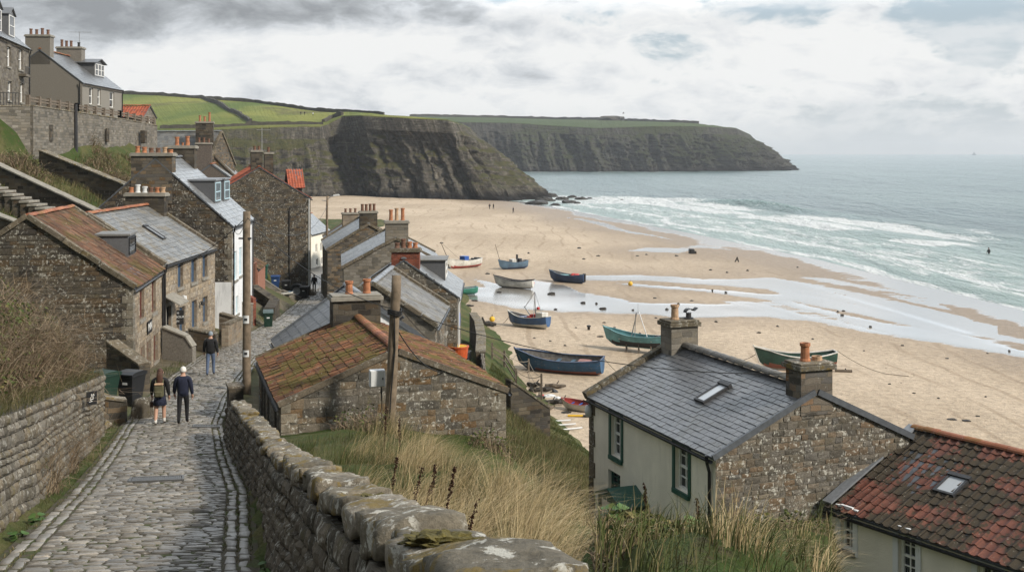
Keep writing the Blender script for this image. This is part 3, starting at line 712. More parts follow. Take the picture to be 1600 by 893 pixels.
def cliffmat(name, cols, grass, field, scale=1.0, white=.35):
    t = NT(name); o = t.pos(); top = t.attr('top'); hg = t.attr('hgt'); al = t.attr('along')
    z = t.node('ShaderNodeSeparateXYZ', Vector=o).outputs[2]
    q = t.node('ShaderNodeCombineXYZ', X=t.math('MULTIPLY', al, .03/scale), Y=t.math('MULTIPLY', z, .9/scale), Z=0.0).outputs[0]
    st = t.noise(q, 1.0, 6, .68, .35)
    qv = t.node('ShaderNodeCombineXYZ', X=t.math('MULTIPLY', al, .3/scale), Y=t.math('MULTIPLY', z, .05/scale), Z=4.0).outputs[0]
    vs = t.noise(qv, 1.0, 7, .68, .5); fn = t.noise(o, .7/scale, 7, .72); bg = t.noise(o, .03/scale, 4, .6)
    c = t.ramp(st, [(.3, cols[0]), (.45, cols[1]), (.56, cols[2]), (.7, cols[3])])
    c = t.mix(.9, c, t.ramp(vs, [(.3, .3), (.5, .9), (.72, 1.8)]), 'MULTIPLY')
    c = t.mix(.75, c, t.ramp(fn, [(.32, .35), (.68, 1.55)]), 'MULTIPLY')
    c = t.mix(t.step(t.noise(q, 2.7, 4, .7, .5), .6, .66), c, (.02, .018, .015))
    wm = t.math('MULTIPLY', t.step(t.math('ADD', t.math('MULTIPLY', vs, .6), t.math('MULTIPLY', fn, .5)), .63, .72), white)
    wm = t.math('MULTIPLY', wm, t.step(bg, .42, .58))
    c = t.mix(wm, c, (.4, .38, .33))
    nz = t.node('ShaderNodeSeparateXYZ', Vector=t.node('ShaderNodeNewGeometry').outputs['Normal']).outputs[2]
    gm = t.step(t.math('ADD', t.math('ADD', nz, t.math('MULTIPLY', t.math('SUBTRACT', bg, .5), 1.6)), t.math('MULTIPLY', t.math('SUBTRACT', fn, .5), .9)), .52, .85)
    gm = t.math('MULTIPLY', gm, t.step(hg, .1, .35))
    c = t.mix(gm, c, t.mix(t.step(fn, .35, .65), grass[0], grass[1]))
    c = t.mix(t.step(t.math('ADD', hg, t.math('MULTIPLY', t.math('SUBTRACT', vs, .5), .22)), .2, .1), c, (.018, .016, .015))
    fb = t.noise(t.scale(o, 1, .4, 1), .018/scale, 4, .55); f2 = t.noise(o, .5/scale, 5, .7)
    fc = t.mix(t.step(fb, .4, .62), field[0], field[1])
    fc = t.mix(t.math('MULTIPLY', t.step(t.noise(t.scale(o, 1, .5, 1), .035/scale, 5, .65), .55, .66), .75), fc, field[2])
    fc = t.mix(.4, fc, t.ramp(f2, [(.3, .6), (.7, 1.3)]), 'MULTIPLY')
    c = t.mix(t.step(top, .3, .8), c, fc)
    h = t.math('ADD', t.math('ADD', st, vs), t.math('MULTIPLY', fn, 1.2))
    return t.out(c, .95, t.bump(h, .9, 1.6*scale), .1)
M['cliff'] = cliffmat('near cliff', [(.06,.054,.046),(.135,.12,.098),(.092,.084,.072),(.235,.21,.172)], ((.055,.06,.022), (.095,.085,.036)), ((.11,.155,.032), (.25,.26,.06), (.12,.105,.05)), 1.0, .55)  # field tones painted brighter and yellower to stand in for a sunlit patch
M['cliff_far'] = cliffmat('far cliff', [(.04,.041,.038),(.085,.08,.07),(.06,.058,.052),(.125,.113,.092)], ((.04,.05,.022), (.06,.065,.032)), ((.07,.1,.035), (.085,.115,.04), (.07,.08,.04)), 2.2, .3)
nb = 0
H1 = [  # the near headland, from behind the village round the point
 (P(-120,320,400), P(-150,215,430), P(-150,140,640)),
 (P(150,322,395), P(150,205,425), P(150,145,640)),
 (P(300,324,400), P(300,203,430), P(250,149,630)),
 (P(430,326,405), P(420,198,436), P(400,160,610)),
 (P(505,324,424), P(500,197,440), P(470,170,580)),
 (P(560,322,436), P(512,193,456), P(500,174,570)),
 (P(575,322,438), P(535,181,458), P(530,176,560)),
 (P(615,319,424), P(565,180,444), P(560,177.5,545)),
 (P(690,319,416), P(640,184,432), P(620,181,540)),
 (P(760,321,416), P(700,187,428), P(660,184,540)),
 (P(812,321,420), P(722,194,438), P(690,187,530)),
 (P(846,317,432), P(735,200,456), P(700,189,540)),
 (P(850,309,460), P(733,200,484), P(700,190,560)),
 (P(810,298,520), P(735,200,540), P(690,192,600)),
 (P(780,284,680), P(690,205,700), P(660,200,720))]
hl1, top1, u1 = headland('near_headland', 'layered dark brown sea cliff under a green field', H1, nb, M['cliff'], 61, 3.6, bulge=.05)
H2 = [
 (P(560,278,1000), P(560,190,1040), P(560,182,1400)),
 (P(700,278,1000), P(690,190,1045), P(660,182,1400)),
 (P(820,276,1015), P(800,192,1050), P(780,184,1400)),
 (P(900,276.5,1010), P(880,197,1050), P(860,186,1380)),
 (P(960,277,1002), P(930,200,1040), P(930,187,1350)),
 (P(1040,275,1012), P(1020,197,1050), P(990,189,1320)),
 (P(1120,273,1030), P(1090,197,1060), P(1050,191,1300)),
 (P(1190,270,1060), P(1150,200,1090), P(1090,193,1290)),
 (P(1238,267.5,1085), P(1172,210,1120), P(1100,194,1290)),
 (P(1225,264,1180), P(1160,206,1200), P(1100,195,1300)),
 (P(1180,258,1400), P(1120,205,1420), P(1090,200,1430))]
hl2, top2, u2 = headland('far_headland', 'long grey green headland across the bay', H2, nb, M['cliff_far'], 77, 8.5, bulge=.06)

# rocks at the foot of the points, each boulder on its own
def boulder(name, loc, sx, sy, sz, label, group, seed, mat, cat='rock'):
    bm = bmesh.new(); bmesh.ops.create_icosphere(bm, subdivisions=3, radius=1)
    for v in bm.verts:
        n = mnoise.fractal(v.co*1.3+Vector((seed, seed*.7, 0)), 1.0, 2.0, 4)
        v.co *= 1+.42*n
        v.co.x *= sx; v.co.y *= sy; v.co.z *= sz
    me = bpy.data.meshes.new(name); bm.to_mesh(me); bm.free(); me.materials.append(mat)
    o = bpy.data.objects.new(name, me); C.objects.link(o); o.location = loc
    return tag(o, label, cat, group)
G = 'black boulders off the near headland'
for i, (px, py, w_) in enumerate([(862,305,22),(878,309,16),(893,306,14),(908,309,16),(921,308,9),(888,314,18),(902,315,9),(852,311,24),(972,310,5),(840,316,26),(868,318,14)]):
    Y = F*CZ/(py+3-HZ); p = P(px, py, Y); k = Y/F
    boulder('shore_boulder', (p.x, Y, .1), w_*k*.6, w_*k*.5, w_*k*.26, 'black boulder in the surf at the foot of the near headland' if i != 8 else 'small black rock alone in the surf off the headland', G if i != 8 else None, i*3.1, M['rock'])

# dry stone field walls running over the headland
def topz(px, Yg):
    x = (px-800)*Yg/F; dd_ = (top1[..., 0]-x)**2+(top1[..., 1]-Yg)**2; k = np.unravel_index(dd_.argmin(), dd_.shape)
    return float(top1[k][2])
M['fieldwall'] = plain('field wall', (.062,.055,.043), .95, .4, .8, .8)
def field_wall(pts, h, th, label, name='field_wall'):
    L = []
    for (a, ya), (b, yb) in zip(pts, pts[1:]):
        n = max(2, int(abs(b-a)/5)+int(abs(yb-ya)/6))
        L += [(a+(b-a)*i/n, ya+(yb-ya)*i/n) for i in range(n)]
    L.append(pts[-1]); mb = MB(); q = []
    for i, (px, Y) in enumerate(L):
        x = (px-800)*Y/F; z0 = topz(px, Y); hh = h*(.8+.5*vnoise(i*.7, 0, 5))
        q.append((x, Y, z0-.6, z0+hh))
    for (x0, y0, a0, b0), (x1, y1, a1, b1) in zip(q, q[1:]):
        d_ = Vector((x1-x0, y1-y0, 0)).normalized(); nx, ny = -d_.y*th/2, d_.x*th/2
        mb.add([(x0+nx,y0+ny,a0),(x1+nx,y1+ny,a1),(x1-nx,y1-ny,a1),(x0-nx,y0-ny,a0),(x0+nx,y0+ny,b0),(x1+nx,y1+ny,b1),(x1-nx,y1-ny,b1),(x0-nx,y0-ny,b0)],
               [(4,5,6,7),(0,1,5,4),(2,3,7,6),(1,2,6,5),(3,0,4,7)])
    return tag(mb.build(name, M['fieldwall']), label, 'field wall')
field_wall([(60,636),(150,638),(250,628),(320,618),(400,608),(470,578),(530,558),(600,542)], 1.5, .9, 'long dark stone wall along the skyline of the near headland')
field_wall([(318,617),(332,585),(352,545),(372,500),(392,455)], 1.6, 1.0, 'dark stone wall running downhill between the two green fields')
field_wall([(250,436),(330,439),(392,446),(440,448),(505,452)], 1.1, .9, 'low dark wall along the edge of the near cliff top')
field_wall([(505,470),(520,480),(535,475)], 1.2, 1.2, 'short stone bank where the field meets the cliff corner')
def farz(px, Yg):
    x = (px-800)*Yg/F; dd_ = (top2[..., 0]-x)**2+(top2[..., 1]-Yg)**2; k = np.unravel_index(dd_.argmin(), dd_.shape)
    return float(top2[k][2])
_t = topz; topz = farz
field_wall([(640,1395),(780,1395),(860,1375),(930,1348),(990,1318),(1050,1298),(1092,1288)], 2.4, 2, 'dark hedge line on the crest of the far headland', 'field_hedge')
topz = _t
boulder('copse', ((955-800)*1330/F, 1330, farz(955, 1330)+1), 15, 8, 4.2, 'small dark clump of trees on the crest of the far headland', None, 4.4, M['fieldwall'], 'copse')
mb = MB(); bx = (974-800)*1325/F; mb.box(bx-1.1, bx+1.1, 1323, 1326, farz(974, 1325)-1, farz(974, 1325)+4)
mb.add([(bx-1.1,1323,farz(974,1325)+8),(bx+1.1,1323,farz(974,1325)+8),(bx+1.1,1326,farz(974,1325)+8),(bx-1.1,1326,farz(974,1325)+8),(bx,1324.5,farz(974,1325)+10)], [(0,1,4),(1,2,4),(2,3,4),(3,0,4)])
tag(mb.build('beacon_tower', M['fieldwall']), 'tiny dark tower beside the trees on the far headland', 'tower')
# ================================================================== houses
class House:
    """local frame: s (x) runs along the near gable from its left end, t (y) along the ridge away from the street end"""
    def __init__(s, name, label, cat, C0, u, W, L, zb, ze, zr, wall_mat, roof_mat, group=None, kind='slate', left_open=(), right_open=(), near_open=(),
                 verge='skew', ridge_mat='ridge_red', over=.12, verge_over=.0, near_mat=None, right_mat=None, left_mat=None, gutters=('R',), eave_over=.16, rise=.5, tw=None, th=None, vmat='lead_dark'):
        s.vmat = vmat
        u = Vector((u[0], u[1], 0)).normalized()
        s.C0 = Vector((C0[0], C0[1], 0)); s.u = u; s.a = Vector((-u.y, u.x, 0)); s.W, s.L, s.zb, s.ze, s.zr = W, L, zb, ze, zr; s.rf = rise
        s.root = empty(name, (C0[0], C0[1], zb), math.atan2(u.y, u.x), label, cat, group)
        s.z = lambda z: z-zb
        s.op = {'R': [], 'L': [], 'N': []}
        s.wm = {'N': M[near_mat or wall_mat], 'R': M[right_mat or wall_mat], 'L': M[left_mat or wall_mat], 'F': M[wall_mat]}
        s.roofm, s.kind, s.verge, s.ridge_mat, s.over, s.vo, s.eo, s.gut = M[roof_mat], kind, verge, ridge_mat, over, verge_over, eave_over, gutters
        s.tw, s.th = tw, th
    # where a sight line through a photo pixel meets a wall
    def ray(s, px, py, wall):
        d = Vector(((px-800)/F, 1, -(py-HZ)/F)); o = Vector((0, 0, CZ))
        n, p0 = {'R': (s.u, s.C0+s.u*s.W), 'L': (s.u, s.C0), 'N': (s.a, s.C0)}[wall]
        k = n.dot(p0-o)/n.dot(d); q = o+d*k-s.C0
        return (q.dot(s.u) if wall == 'N' else q.dot(s.a)), q.z
    def win(s, wall, px0, px1, py0, py1, frame='wood_white', kind='sash', sill='concrete', surround=None, pane='glass', depth=.14):
        pm = (px0+px1)/2; a0, _ = s.ray(px0, py0, wall); a1, _ = s.ray(px1, py0, wall)
        _, z1 = s.ray(pm, py0, wall); _, z0 = s.ray(pm, py1, wall)
        s.op[wall].append(dict(a0=min(a0, a1), a1=max(a0, a1), z0=z0, z1=z1, frame=frame, kind=kind, sill=sill, surround=surround, pane=pane, depth=depth))
    def winm(s, wall, a0, a1, z0, z1, frame='wood_white', kind='sash', sill='concrete', surround=None, pane='glass', depth=.14):
        s.op[wall].append(dict(a0=a0, a1=a1, z0=z0, z1=z1, frame=frame, kind=kind, sill=sill, surround=surround, pane=pane, depth=depth))
    def wp(s, wall, a, z, out=0.0):      # wall coordinates -> local point; out = metres proud of the wall
        z = s.z(z)
        return {'R': (s.W+out, a, z), 'L': (-out, a, z), 'N': (a, -out, z), 'F': (a, s.L+out, z)}[wall]
    def wall_panel(s, mb, wall, A, z0, z1, ops, mi):
        As = sorted({0.0, A, *[max(0, min(A, v)) for o in ops for v in (o['a0'], o['a1'])]}); Zs = sorted({z0, z1, *[max(z0, min(z1, v)) for o in ops for v in (o['z0'], o['z1'])]})
        flip = wall in ('L', 'F')
        def q(a0, a1, c0, c1, d0=0, d1=0):
            pass
        for i in range(len(As)-1):
            for j in range(len(Zs)-1):
                am, zm = (As[i]+As[i+1])/2, (Zs[j]+Zs[j+1])/2
                if any(o['a0'] < am < o['a1'] and o['z0'] < zm < o['z1'] for o in ops): continue
                v = [s.wp(wall, As[i], Zs[j]), s.wp(wall, As[i+1], Zs[j]), s.wp(wall, As[i+1], Zs[j+1]), s.wp(wall, As[i], Zs[j+1])]
                mb.add(v, [(3,2,1,0) if flip else (0,1,2,3)], mi)
        for o in ops:
            D = -o['depth']-.06
            a0, a1, c0, c1 = o['a0'], o['a1'], o['z0'], o['z1']
            for (p, q_) in (((a0,c0),(a0,c1)), ((a0,c1),(a1,c1)), ((a1,c1),(a1,c0)), ((a1,c0),(a0,c0))):
                v = [s.wp(wall, *p), s.wp(wall, *q_), s.wp(wall, *q_, D), s.wp(wall, *p, D)]
                mb.add(v, [(3,2,1,0) if flip else (0,1,2,3)], mi)
    def build(s):
        W, L, ze, zr = s.W, s.L, s.ze, s.zr; zb = s.zb-.6; rx = W*s.rf
        mats = [s.wm['N'], s.wm['R'], s.wm['L'], s.wm['F']]
        mb = MB()
        s.wall_panel(mb, 'N', W, zb, ze, s.op['N'], 0); s.wall_panel(mb, 'R', L, zb, ze, s.op['R'], 1)
        s.wall_panel(mb, 'L', L, zb, ze, s.op['L'], 2); s.wall_panel(mb, 'F', W, zb, ze, [], 3)
        mb.add([s.wp('N', 0, ze), s.wp('N', W, ze), s.wp('N', rx, zr)], [(0,1,2)], 0)
        mb.add([s.wp('F', 0, ze), s.wp('F', W, ze), s.wp('F', rx, zr)], [(2,1,0)], 3)
        s.walls = mb.build('wall', mats, s.root)
        # roof
        mb = MB(); rz = s.z(zr); ez = s.z(ze)
        v0 = -s.vo; v1 = L+s.vo
        for side in (0, 1):
            run = rx if side == 0 else W-rx
            sl = Vector((1 if side == 0 else -1, 0, 0))*run+Vector((0, 0, rz-ez)); ln = sl.length; dr = sl/ln
            nrm = Vector((-dr.z if side == 0 else dr.z, 0, abs(dr.x)))
            e = Vector((0 if side == 0 else W, 0, ez)); eb = e-dr*s.eo
            tiles_on(mb, eb+Vector((0, v0, 0)), Vector((0, 1, 0)), v1-v0, dr, ln+s.eo, nrm, s.kind, side, s.tw, s.th)
        s.roof = mb.build('roof', [s.roofm, M['lead_dark']], s.root, smooth=False)
        # ridge
        if s.ridge_mat:
            mb = MB(); n = max(3, int((v1-v0)/.42)); st = (v1-v0)/n; r0 = .13
            for i in range(n):
                y0 = v0+i*st; y1 = y0+st*.985; dz = U(-.012, .012)
                arc = [(rx+r0*1.15*math.cos(a), rz+.05+dz+r0*math.sin(a)*.8) for a in np.linspace(math.pi, 0, 7)]
                mb.grid([[(x, y0, z) for x, z in arc], [(x, y1, z) for x, z in arc]])
                mb.add([(x, y0, z) for x, z in arc], [tuple(range(7))], rnd=.1)
            mb.build('ridge_tiles', M[s.ridge_mat], s.roof, smooth=False)
        # verge stones or boards
        if s.verge:
            hw, hh = (.15, .2) if s.verge == 'skew' else (.035, .16)
            for y in (-hw+.16 if s.verge == 'skew' else v0-.02, L+hw-.16 if s.verge == 'skew' else v1+.02):
                for side in (0, 1):
                    mb = MB(); a = Vector((0 if side == 0 else W, y, ez)); b = Vector((rx, y, rz)); d = (b-a).normalized(); a = a-d*s.eo*.9
                    n = max(1, int((b-a).length/.75)) if s.verge == 'skew' else 1
                    for i in range(n):
                        p, q_ = a+(b-a)*(i/n), a+(b-a)*((i+.985)/n); off = Vector((0, 0, .06 if s.verge == 'skew' else .0)); j = U(-.012, .012)
                        mb.bar(p+off+Vector((0, j, j)), q_+off+Vector((0, j, j)), hw*2, hh)
                    mb.build('verge_coping' if s.verge == 'skew' else 'verge_board', M['skew'] if s.verge == 'skew' else M[s.vmat], s.root, bevel=.02 if s.verge == 'skew' else 0)
        for g in s.gut:
            mb = MB(); x = W+s.eo*.75+.06 if g == 'R' else -s.eo*.75-.06
            zz = ez-.1-s.eo*.4
            arc = [(x+.06*math.cos(a), zz+.06*math.sin(a)) for a in np.linspace(math.pi, 2*math.pi, 6)]
            mb.grid([[(p, -.05, z) for p, z in arc], [(p, L+.05, z) for p, z in arc]], flip=True)
            mb.grid([[(p, -.05, z+.012) for p, z in arc], [(p, L+.05, z+.012) for p, z in arc]])
            mb.build('gutter', M['gutter'], s.root)
        for wall in 'RLN':
            for o in s.op[wall]: s.make_window(wall, o)
        return s
    def make_window(s, wall, o):
        a0, a1, z0, z1 = o['a0'], o['a1'], o['z0'], o['z1']; D = -o['depth']; w_ = a1-a0; h_ = z1-z0
        isdoor = o['kind'] == 'door'
        def bx(mb, b0, b1, c0, c1, d0, d1, mi=0):
            v = [s.wp(wall, b, c, d) for d in (d0, d1) for b, c in ((b0,c0),(b1,c0),(b1,c1),(b0,c1))]
            mb.add(v, [(3,2,1,0),(4,5,6,7),(0,1,5,4),(1,2,6,5),(2,3,7,6),(3,0,4,7)], mi)
        mb = MB(); f = min(.075, w_*.14)
        if isdoor:
            bx(mb, a0, a0+f, z0, z1, D-.05, D+.03); bx(mb, a1-f, a1, z0, z1, D-.05, D+.03); bx(mb, a0+f, a1-f, z1-f, z1, D-.05, D+.03)
            n = 4
            for i in range(n):
                b0 = a0+f+(w_-2*f)*i/n; bx(mb, b0+.004, b0+(w_-2*f)/n-.004, z0, z1-f, D-.05, D-.01)
            fr = mb.build('door', M[o['frame']], s.root)
            mb = MB(); mb.lathe([(.0, 0), (.035, .01), (.035, .04), (0, .05)], 8, s.wp(wall, a0+w_*.2, z0+min(1, h_*.5), D+.0)); mb.build('handle', M['iron'], fr)
        else:
            bx(mb, a0, a0+f, z0, z1, D-.04, D+.035); bx(mb, a1-f, a1, z0, z1, D-.04, D+.035)
            bx(mb, a0+f, a1-f, z0, z0+f, D-.04, D+.035); bx(mb, a0+f, a1-f, z1-f, z1, D-.04, D+.035)
            if o['kind'] in ('sash', 'sash4'):
                zm = z0+h_*.5; bx(mb, a0+f, a1-f, zm-f*.45, zm+f*.45, D-.03, D+.02)
            if o['kind'] in ('sash4', 'cross'):
                am = (a0+a1)/2; bx(mb, am-f*.22, am+f*.22, z0+f, z1-f, D-.03, D+.012)
                if o['kind'] == 'sash4':
                    for zq in (z0+h_*.27, z0+h_*.74): bx(mb, a0+f, a1-f, zq-f*.2, zq+f*.2, D-.03, D+.01)
            if o['kind'] == 'boards':
                n = 3
                for i in range(n):
                    b0 = a0+f+(w_-2*f)*i/n; bx(mb, b0+.006, b0+(w_-2*f)/n-.006, z0+f, z1-f, D-.03, D+.01)
            fr = mb.build('window', M[o['frame']], s.root)
            mb = MB(); bx(mb, a0+.01, a1-.01, z0+.01, z1-.01, D-.05, D-.032); mb.build('pane', M[o['pane']], fr)
        if o['sill'] and not isdoor:
            mb = MB(); bx(mb, a0-.08, a1+.08, z0-.13, z0-.002, D-.05, .08); mb.build('sill', M[o['sill']], fr)
        if o['surround']:
            mb = MB(); k = .16
            bx(mb, a0-k, a0-.002, z0-.1, z1+k, -.05, .03); bx(mb, a1+.002, a1+k, z0-.1, z1+k, -.05, .03); bx(mb, a0-.002, a1+.002, z1+.002, z1+k+.03, -.05, .034)
            mb.build('surround', M[o['surround']], fr)
    def slope_z(s, x):
        rx = s.W*s.rf
        return s.ze+(s.zr-s.ze)*(x/rx if x < rx else (s.W-x)/(s.W-rx))
    def chimney(s, cs, ct, ws, wt, ztop, pots, mat='stone_dark', potmat='pot', capmat='concrete', poth=.5, zlow=None, label=None, cowl=False, ncap=1):
        x0, x1, y0, y1 = cs-ws/2, cs+ws/2, ct-wt/2, ct+wt/2
        zl = zlow if zlow else min(s.slope_z(max(0, min(s.W, x0))), s.slope_z(max(0, min(s.W, x1))))-.35
        mb = MB(); mb.box(x0, x1, y0, y1, s.z(zl), s.z(ztop-.2))
        ch = mb.build('chimney', M[mat], s.root)
        if label: ch['label'] = label
        mb = MB(); mb.box(x0-.09, x1+.09, y0-.09, y1+.09, s.z(ztop-.2), s.z(ztop-.06)); mb.box(x0-.04, x1+.04, y0-.04, y1+.04, s.z(ztop-.058), s.z(ztop))
        mb.build('chimney_cap', M[capmat], ch, bevel=.02)
        n = pots if isinstance(pots, int) else len(pots)
        for i in range(n):
            spec = None if isinstance(pots, int) else pots[i]
            f_ = (i+.5)/n if spec is None else spec[0]; h = (poth*U(.85, 1.12)) if spec is None else spec[1]
            pm = potmat if spec is None or len(spec) < 3 else spec[2]
            if ws >= wt: px_, py_ = x0+.08+(ws-.16)*f_, ct
            else: px_, py_ = cs, y0+.08+(wt-.16)*f_
            mb = MB(); r = .125
            if h > .05: mb.lathe([(r*1.2, 0), (r*1.15, .05), (r, .08), (r*.92, h-.1), (r*1.15, h-.08), (r*1.15, h), (r*.8, h), (r*.78, h-.15)], 12, (px_, py_, s.z(ztop)-.01))
            mb.build('chimney_pot', M[pm], ch, smooth=False)
        return ch
    def cowl(s, ch, cs, ct, z):
        mb = MB(); o = (cs, ct, s.z(z))
        mb.lathe([(.16, 0), (.16, .04), (.09, .06), (.09, .2)], 10, o)
        arc = [(cs+.02+.17*math.cos(a)*-1, s.z(z)+.2+.14*math.sin(a)) for a in np.linspace(.2, 2.6, 7)]
        arc += [(cs+.3, s.z(z)+.36)]
        mb.grid([[(x, ct-.11, zz) for x, zz in arc], [(x, ct+.11, zz) for x, zz in arc]])
        mb.grid([[(x, ct-.11, zz-.02) for x, zz in arc], [(x, ct+.11, zz-.02) for x, zz in arc]], flip=True)
        mb.build('chimney_cowl', M['iron'], ch)
    def dormer(s, t0, t1, x_front, h, cheek='lead_dark', roofm='lead', frame='wood_white', rise=0.0, wz=.15, pane='glass', kind='cross', over=.12, nlight=1, tiled=None, flush=0.0):
        """on the right-hand slope, facing +s"""
        z0 = s.slope_z(x_front); z1 = z0+h; k = (s.zr-s.ze)/(s.W-s.W*s.rf)
        xb = max(s.W*s.rf+.05, s.W-(z1-s.ze)/k); tm = (t0+t1)/2
        xr_ = max(s.W*s.rf+.02, s.W-(z1+rise-s.ze)/k)
        mb = MB(); Z = s.z
        fr = [(x_front, t0, Z(z0)-.05), (x_front, t1, Z(z0)-.05), (x_front, t1, Z(z1)), (x_front, t0, Z(z1))]
        mb.add(fr, [(0,1,2,3)])
        zb_ = Z(s.slope_z(xb))-.1
        mb.add([(x_front, t0, Z(z0)-.1), (x_front, t0, Z(z1)), (xb, t0, Z(z1)), (xb, t0, zb_)], [(0,1,2,3)])
        mb.add([(x_front, t1, Z(z0)-.1), (x_front, t1, Z(z1)), (xb, t1, Z(z1)), (xb, t1, zb_)], [(3,2,1,0)])
        if rise: mb.add([(x_front, t0, Z(z1)), (x_front, t1, Z(z1)), (x_front, tm, Z(z1+rise))], [(0,1,2)])
        d = mb.build('dormer', M[cheek], s.root)
        mb = MB(); o = over
        if rise:
            rr = []
            for (ta, sg) in ((t0-o, 1), (t1+o, -1)):
                tt = s.z(z1)-rise*o/((t1-t0)/2)
                A = [(x_front+o, ta, tt), (x_front+o, tm, Z(z1+rise)), (xr_, tm, Z(z1+rise)), (xb, ta, tt)]
                if tiled:
                    e = Vector((x_front+o, ta, tt)); dr = (Vector((x_front+o, tm, Z(z1+rise)))-e); ln = dr.length; dr.normalize()
                    nrm = Vector((0, -dr.z*sg, abs(dr.y))) ; al = Vector((-1, 0, 0))
                    tiles_on(mb, e, al, x_front+o-xb+.1, dr, ln, nrm, tiled, 0 if sg > 0 else 1)
                else:
                    B = [(x, y, z+.05) for x, y, z in A]
                    mb.add(A+B, [(3,2,1,0) if sg < 0 else (0,1,2,3), (4,5,6,7) if sg < 0 else (7,6,5,4), (0,1,5,4), (3,0,4,7), (1,2,6,5)])
        else:
            mb.box(xb-.05, x_front+o, t0-o, t1+o, Z(z1)+.002, Z(z1)+.09)
        mb.build('dormer_roof', [M[roofm], M['lead_dark']], d)
        if frame:
            ww = t1-t0-.16; hh = h-.1-wz
            for i in range(nlight):
                b0 = t0+.08+ww*i/nlight+.02; b1 = t0+.08+ww*(i+1)/nlight-.02; c0 = Z(z0)+wz; c1 = c0+hh; f = .055; X = x_front
                mb = MB()
                for (p0, p1, q0, q1) in ((b0,b0+f,c0,c1),(b1-f,b1,c0,c1),(b0+f,b1-f,c0,c0+f),(b0+f,b1-f,c1-f,c1),(b0+f,b1-f,(c0+c1)/2-.025,(c0+c1)/2+.025)):
                    mb.box(X+.004, X+.05, p0, p1, q0, q1)
                mb.build('dormer_window', M[frame], d)
                mb = MB(); mb.box(X+.003, X+.02, b0+f*.5, b1-f*.5, c0+f*.5, c1-f*.5); mb.build('dormer_pane', M[pane], d)
        return d
    def skylight(s, side, x_mid, t_mid, w_, l_, label=None, glass='skyglass', frame='iron'):
        rx = s.W*s.rf; rz, ez = s.zr, s.ze
        dr = Vector((rx, 0, rz-ez)) if side == 'L' else Vector((-(s.W-rx), 0, rz-ez)); dr.normalize()
        n = Vector((-dr.z, 0, dr.x)) if side == 'L' else Vector((dr.z, 0, -dr.x))
        c = Vector((x_mid, t_mid, s.z(s.slope_z(x_mid)))); al = Vector((0, 1, 0))
        mb = MB(); f = .07
        def sb(u0, u1, v0, v1, h0, h1):
            v = [c+al*uu+dr*vv+n*hh for hh in (h0, h1) for uu, vv in ((u0,v0),(u1,v0),(u1,v1),(u0,v1))]
            mb.add(v, [(0,1,2,3),(7,6,5,4),(4,5,1,0),(5,6,2,1),(6,7,3,2),(7,4,0,3)])
        sb(-w_/2, -w_/2+f, -l_/2, l_/2, 0, .1); sb(w_/2-f, w_/2, -l_/2, l_/2, 0, .1); sb(-w_/2+f, w_/2-f, -l_/2, -l_/2+f, 0, .1); sb(-w_/2-.02, w_/2+.02, l_/2-f*1.4, l_/2+.03, 0, .135)
        k = mb.build('skylight', M[frame], s.roof)
        if label: k['label'] = label
        mb = MB()
        sb(-w_/2+f*.8, w_/2-f*.8, -l_/2+f*.8, l_/2-f, .03, .075)
        mb.build('skylight_pane', M[glass], k)
        # no deeper than sub-part: the pane joins the frame's level
        s.root.children; ch = k.children[0]; ch.parent = s.roof
    def downpipe(s, wall, a, z0, z1, mat='gutter', r=.045, lean=None):
        mb = MB(); p = [s.wp(wall, a, z1+.05, .16), s.wp(wall, a, z1-.15, .14), s.wp(wall, a, z1-.4, .07), s.wp(wall, a, z0, .07)]
        mb.tube(p, r, 8); mb.build('downpipe', M[mat], s.root)
    def local_box(s, name, mat, wall, a0, a1, z0, z1, d0, d1, parent=None, bevel=0):
        mb = MB(); v = [s.wp(wall, b, c, d) for d in (d0, d1) for b, c in ((a0,z0),(a1,z0),(a1,z1),(a0,z1))]
        mb.add(v, [(3,2,1,0),(4,5,6,7),(0,1,5,4),(1,2,6,5),(2,3,7,6),(3,0,4,7)])
        return mb.build(name, M[mat], parent or s.root, bevel=bevel)
    def world(s, x, y, z): return s.C0*1+s.u*x+s.a*y+Vector((0, 0, z))

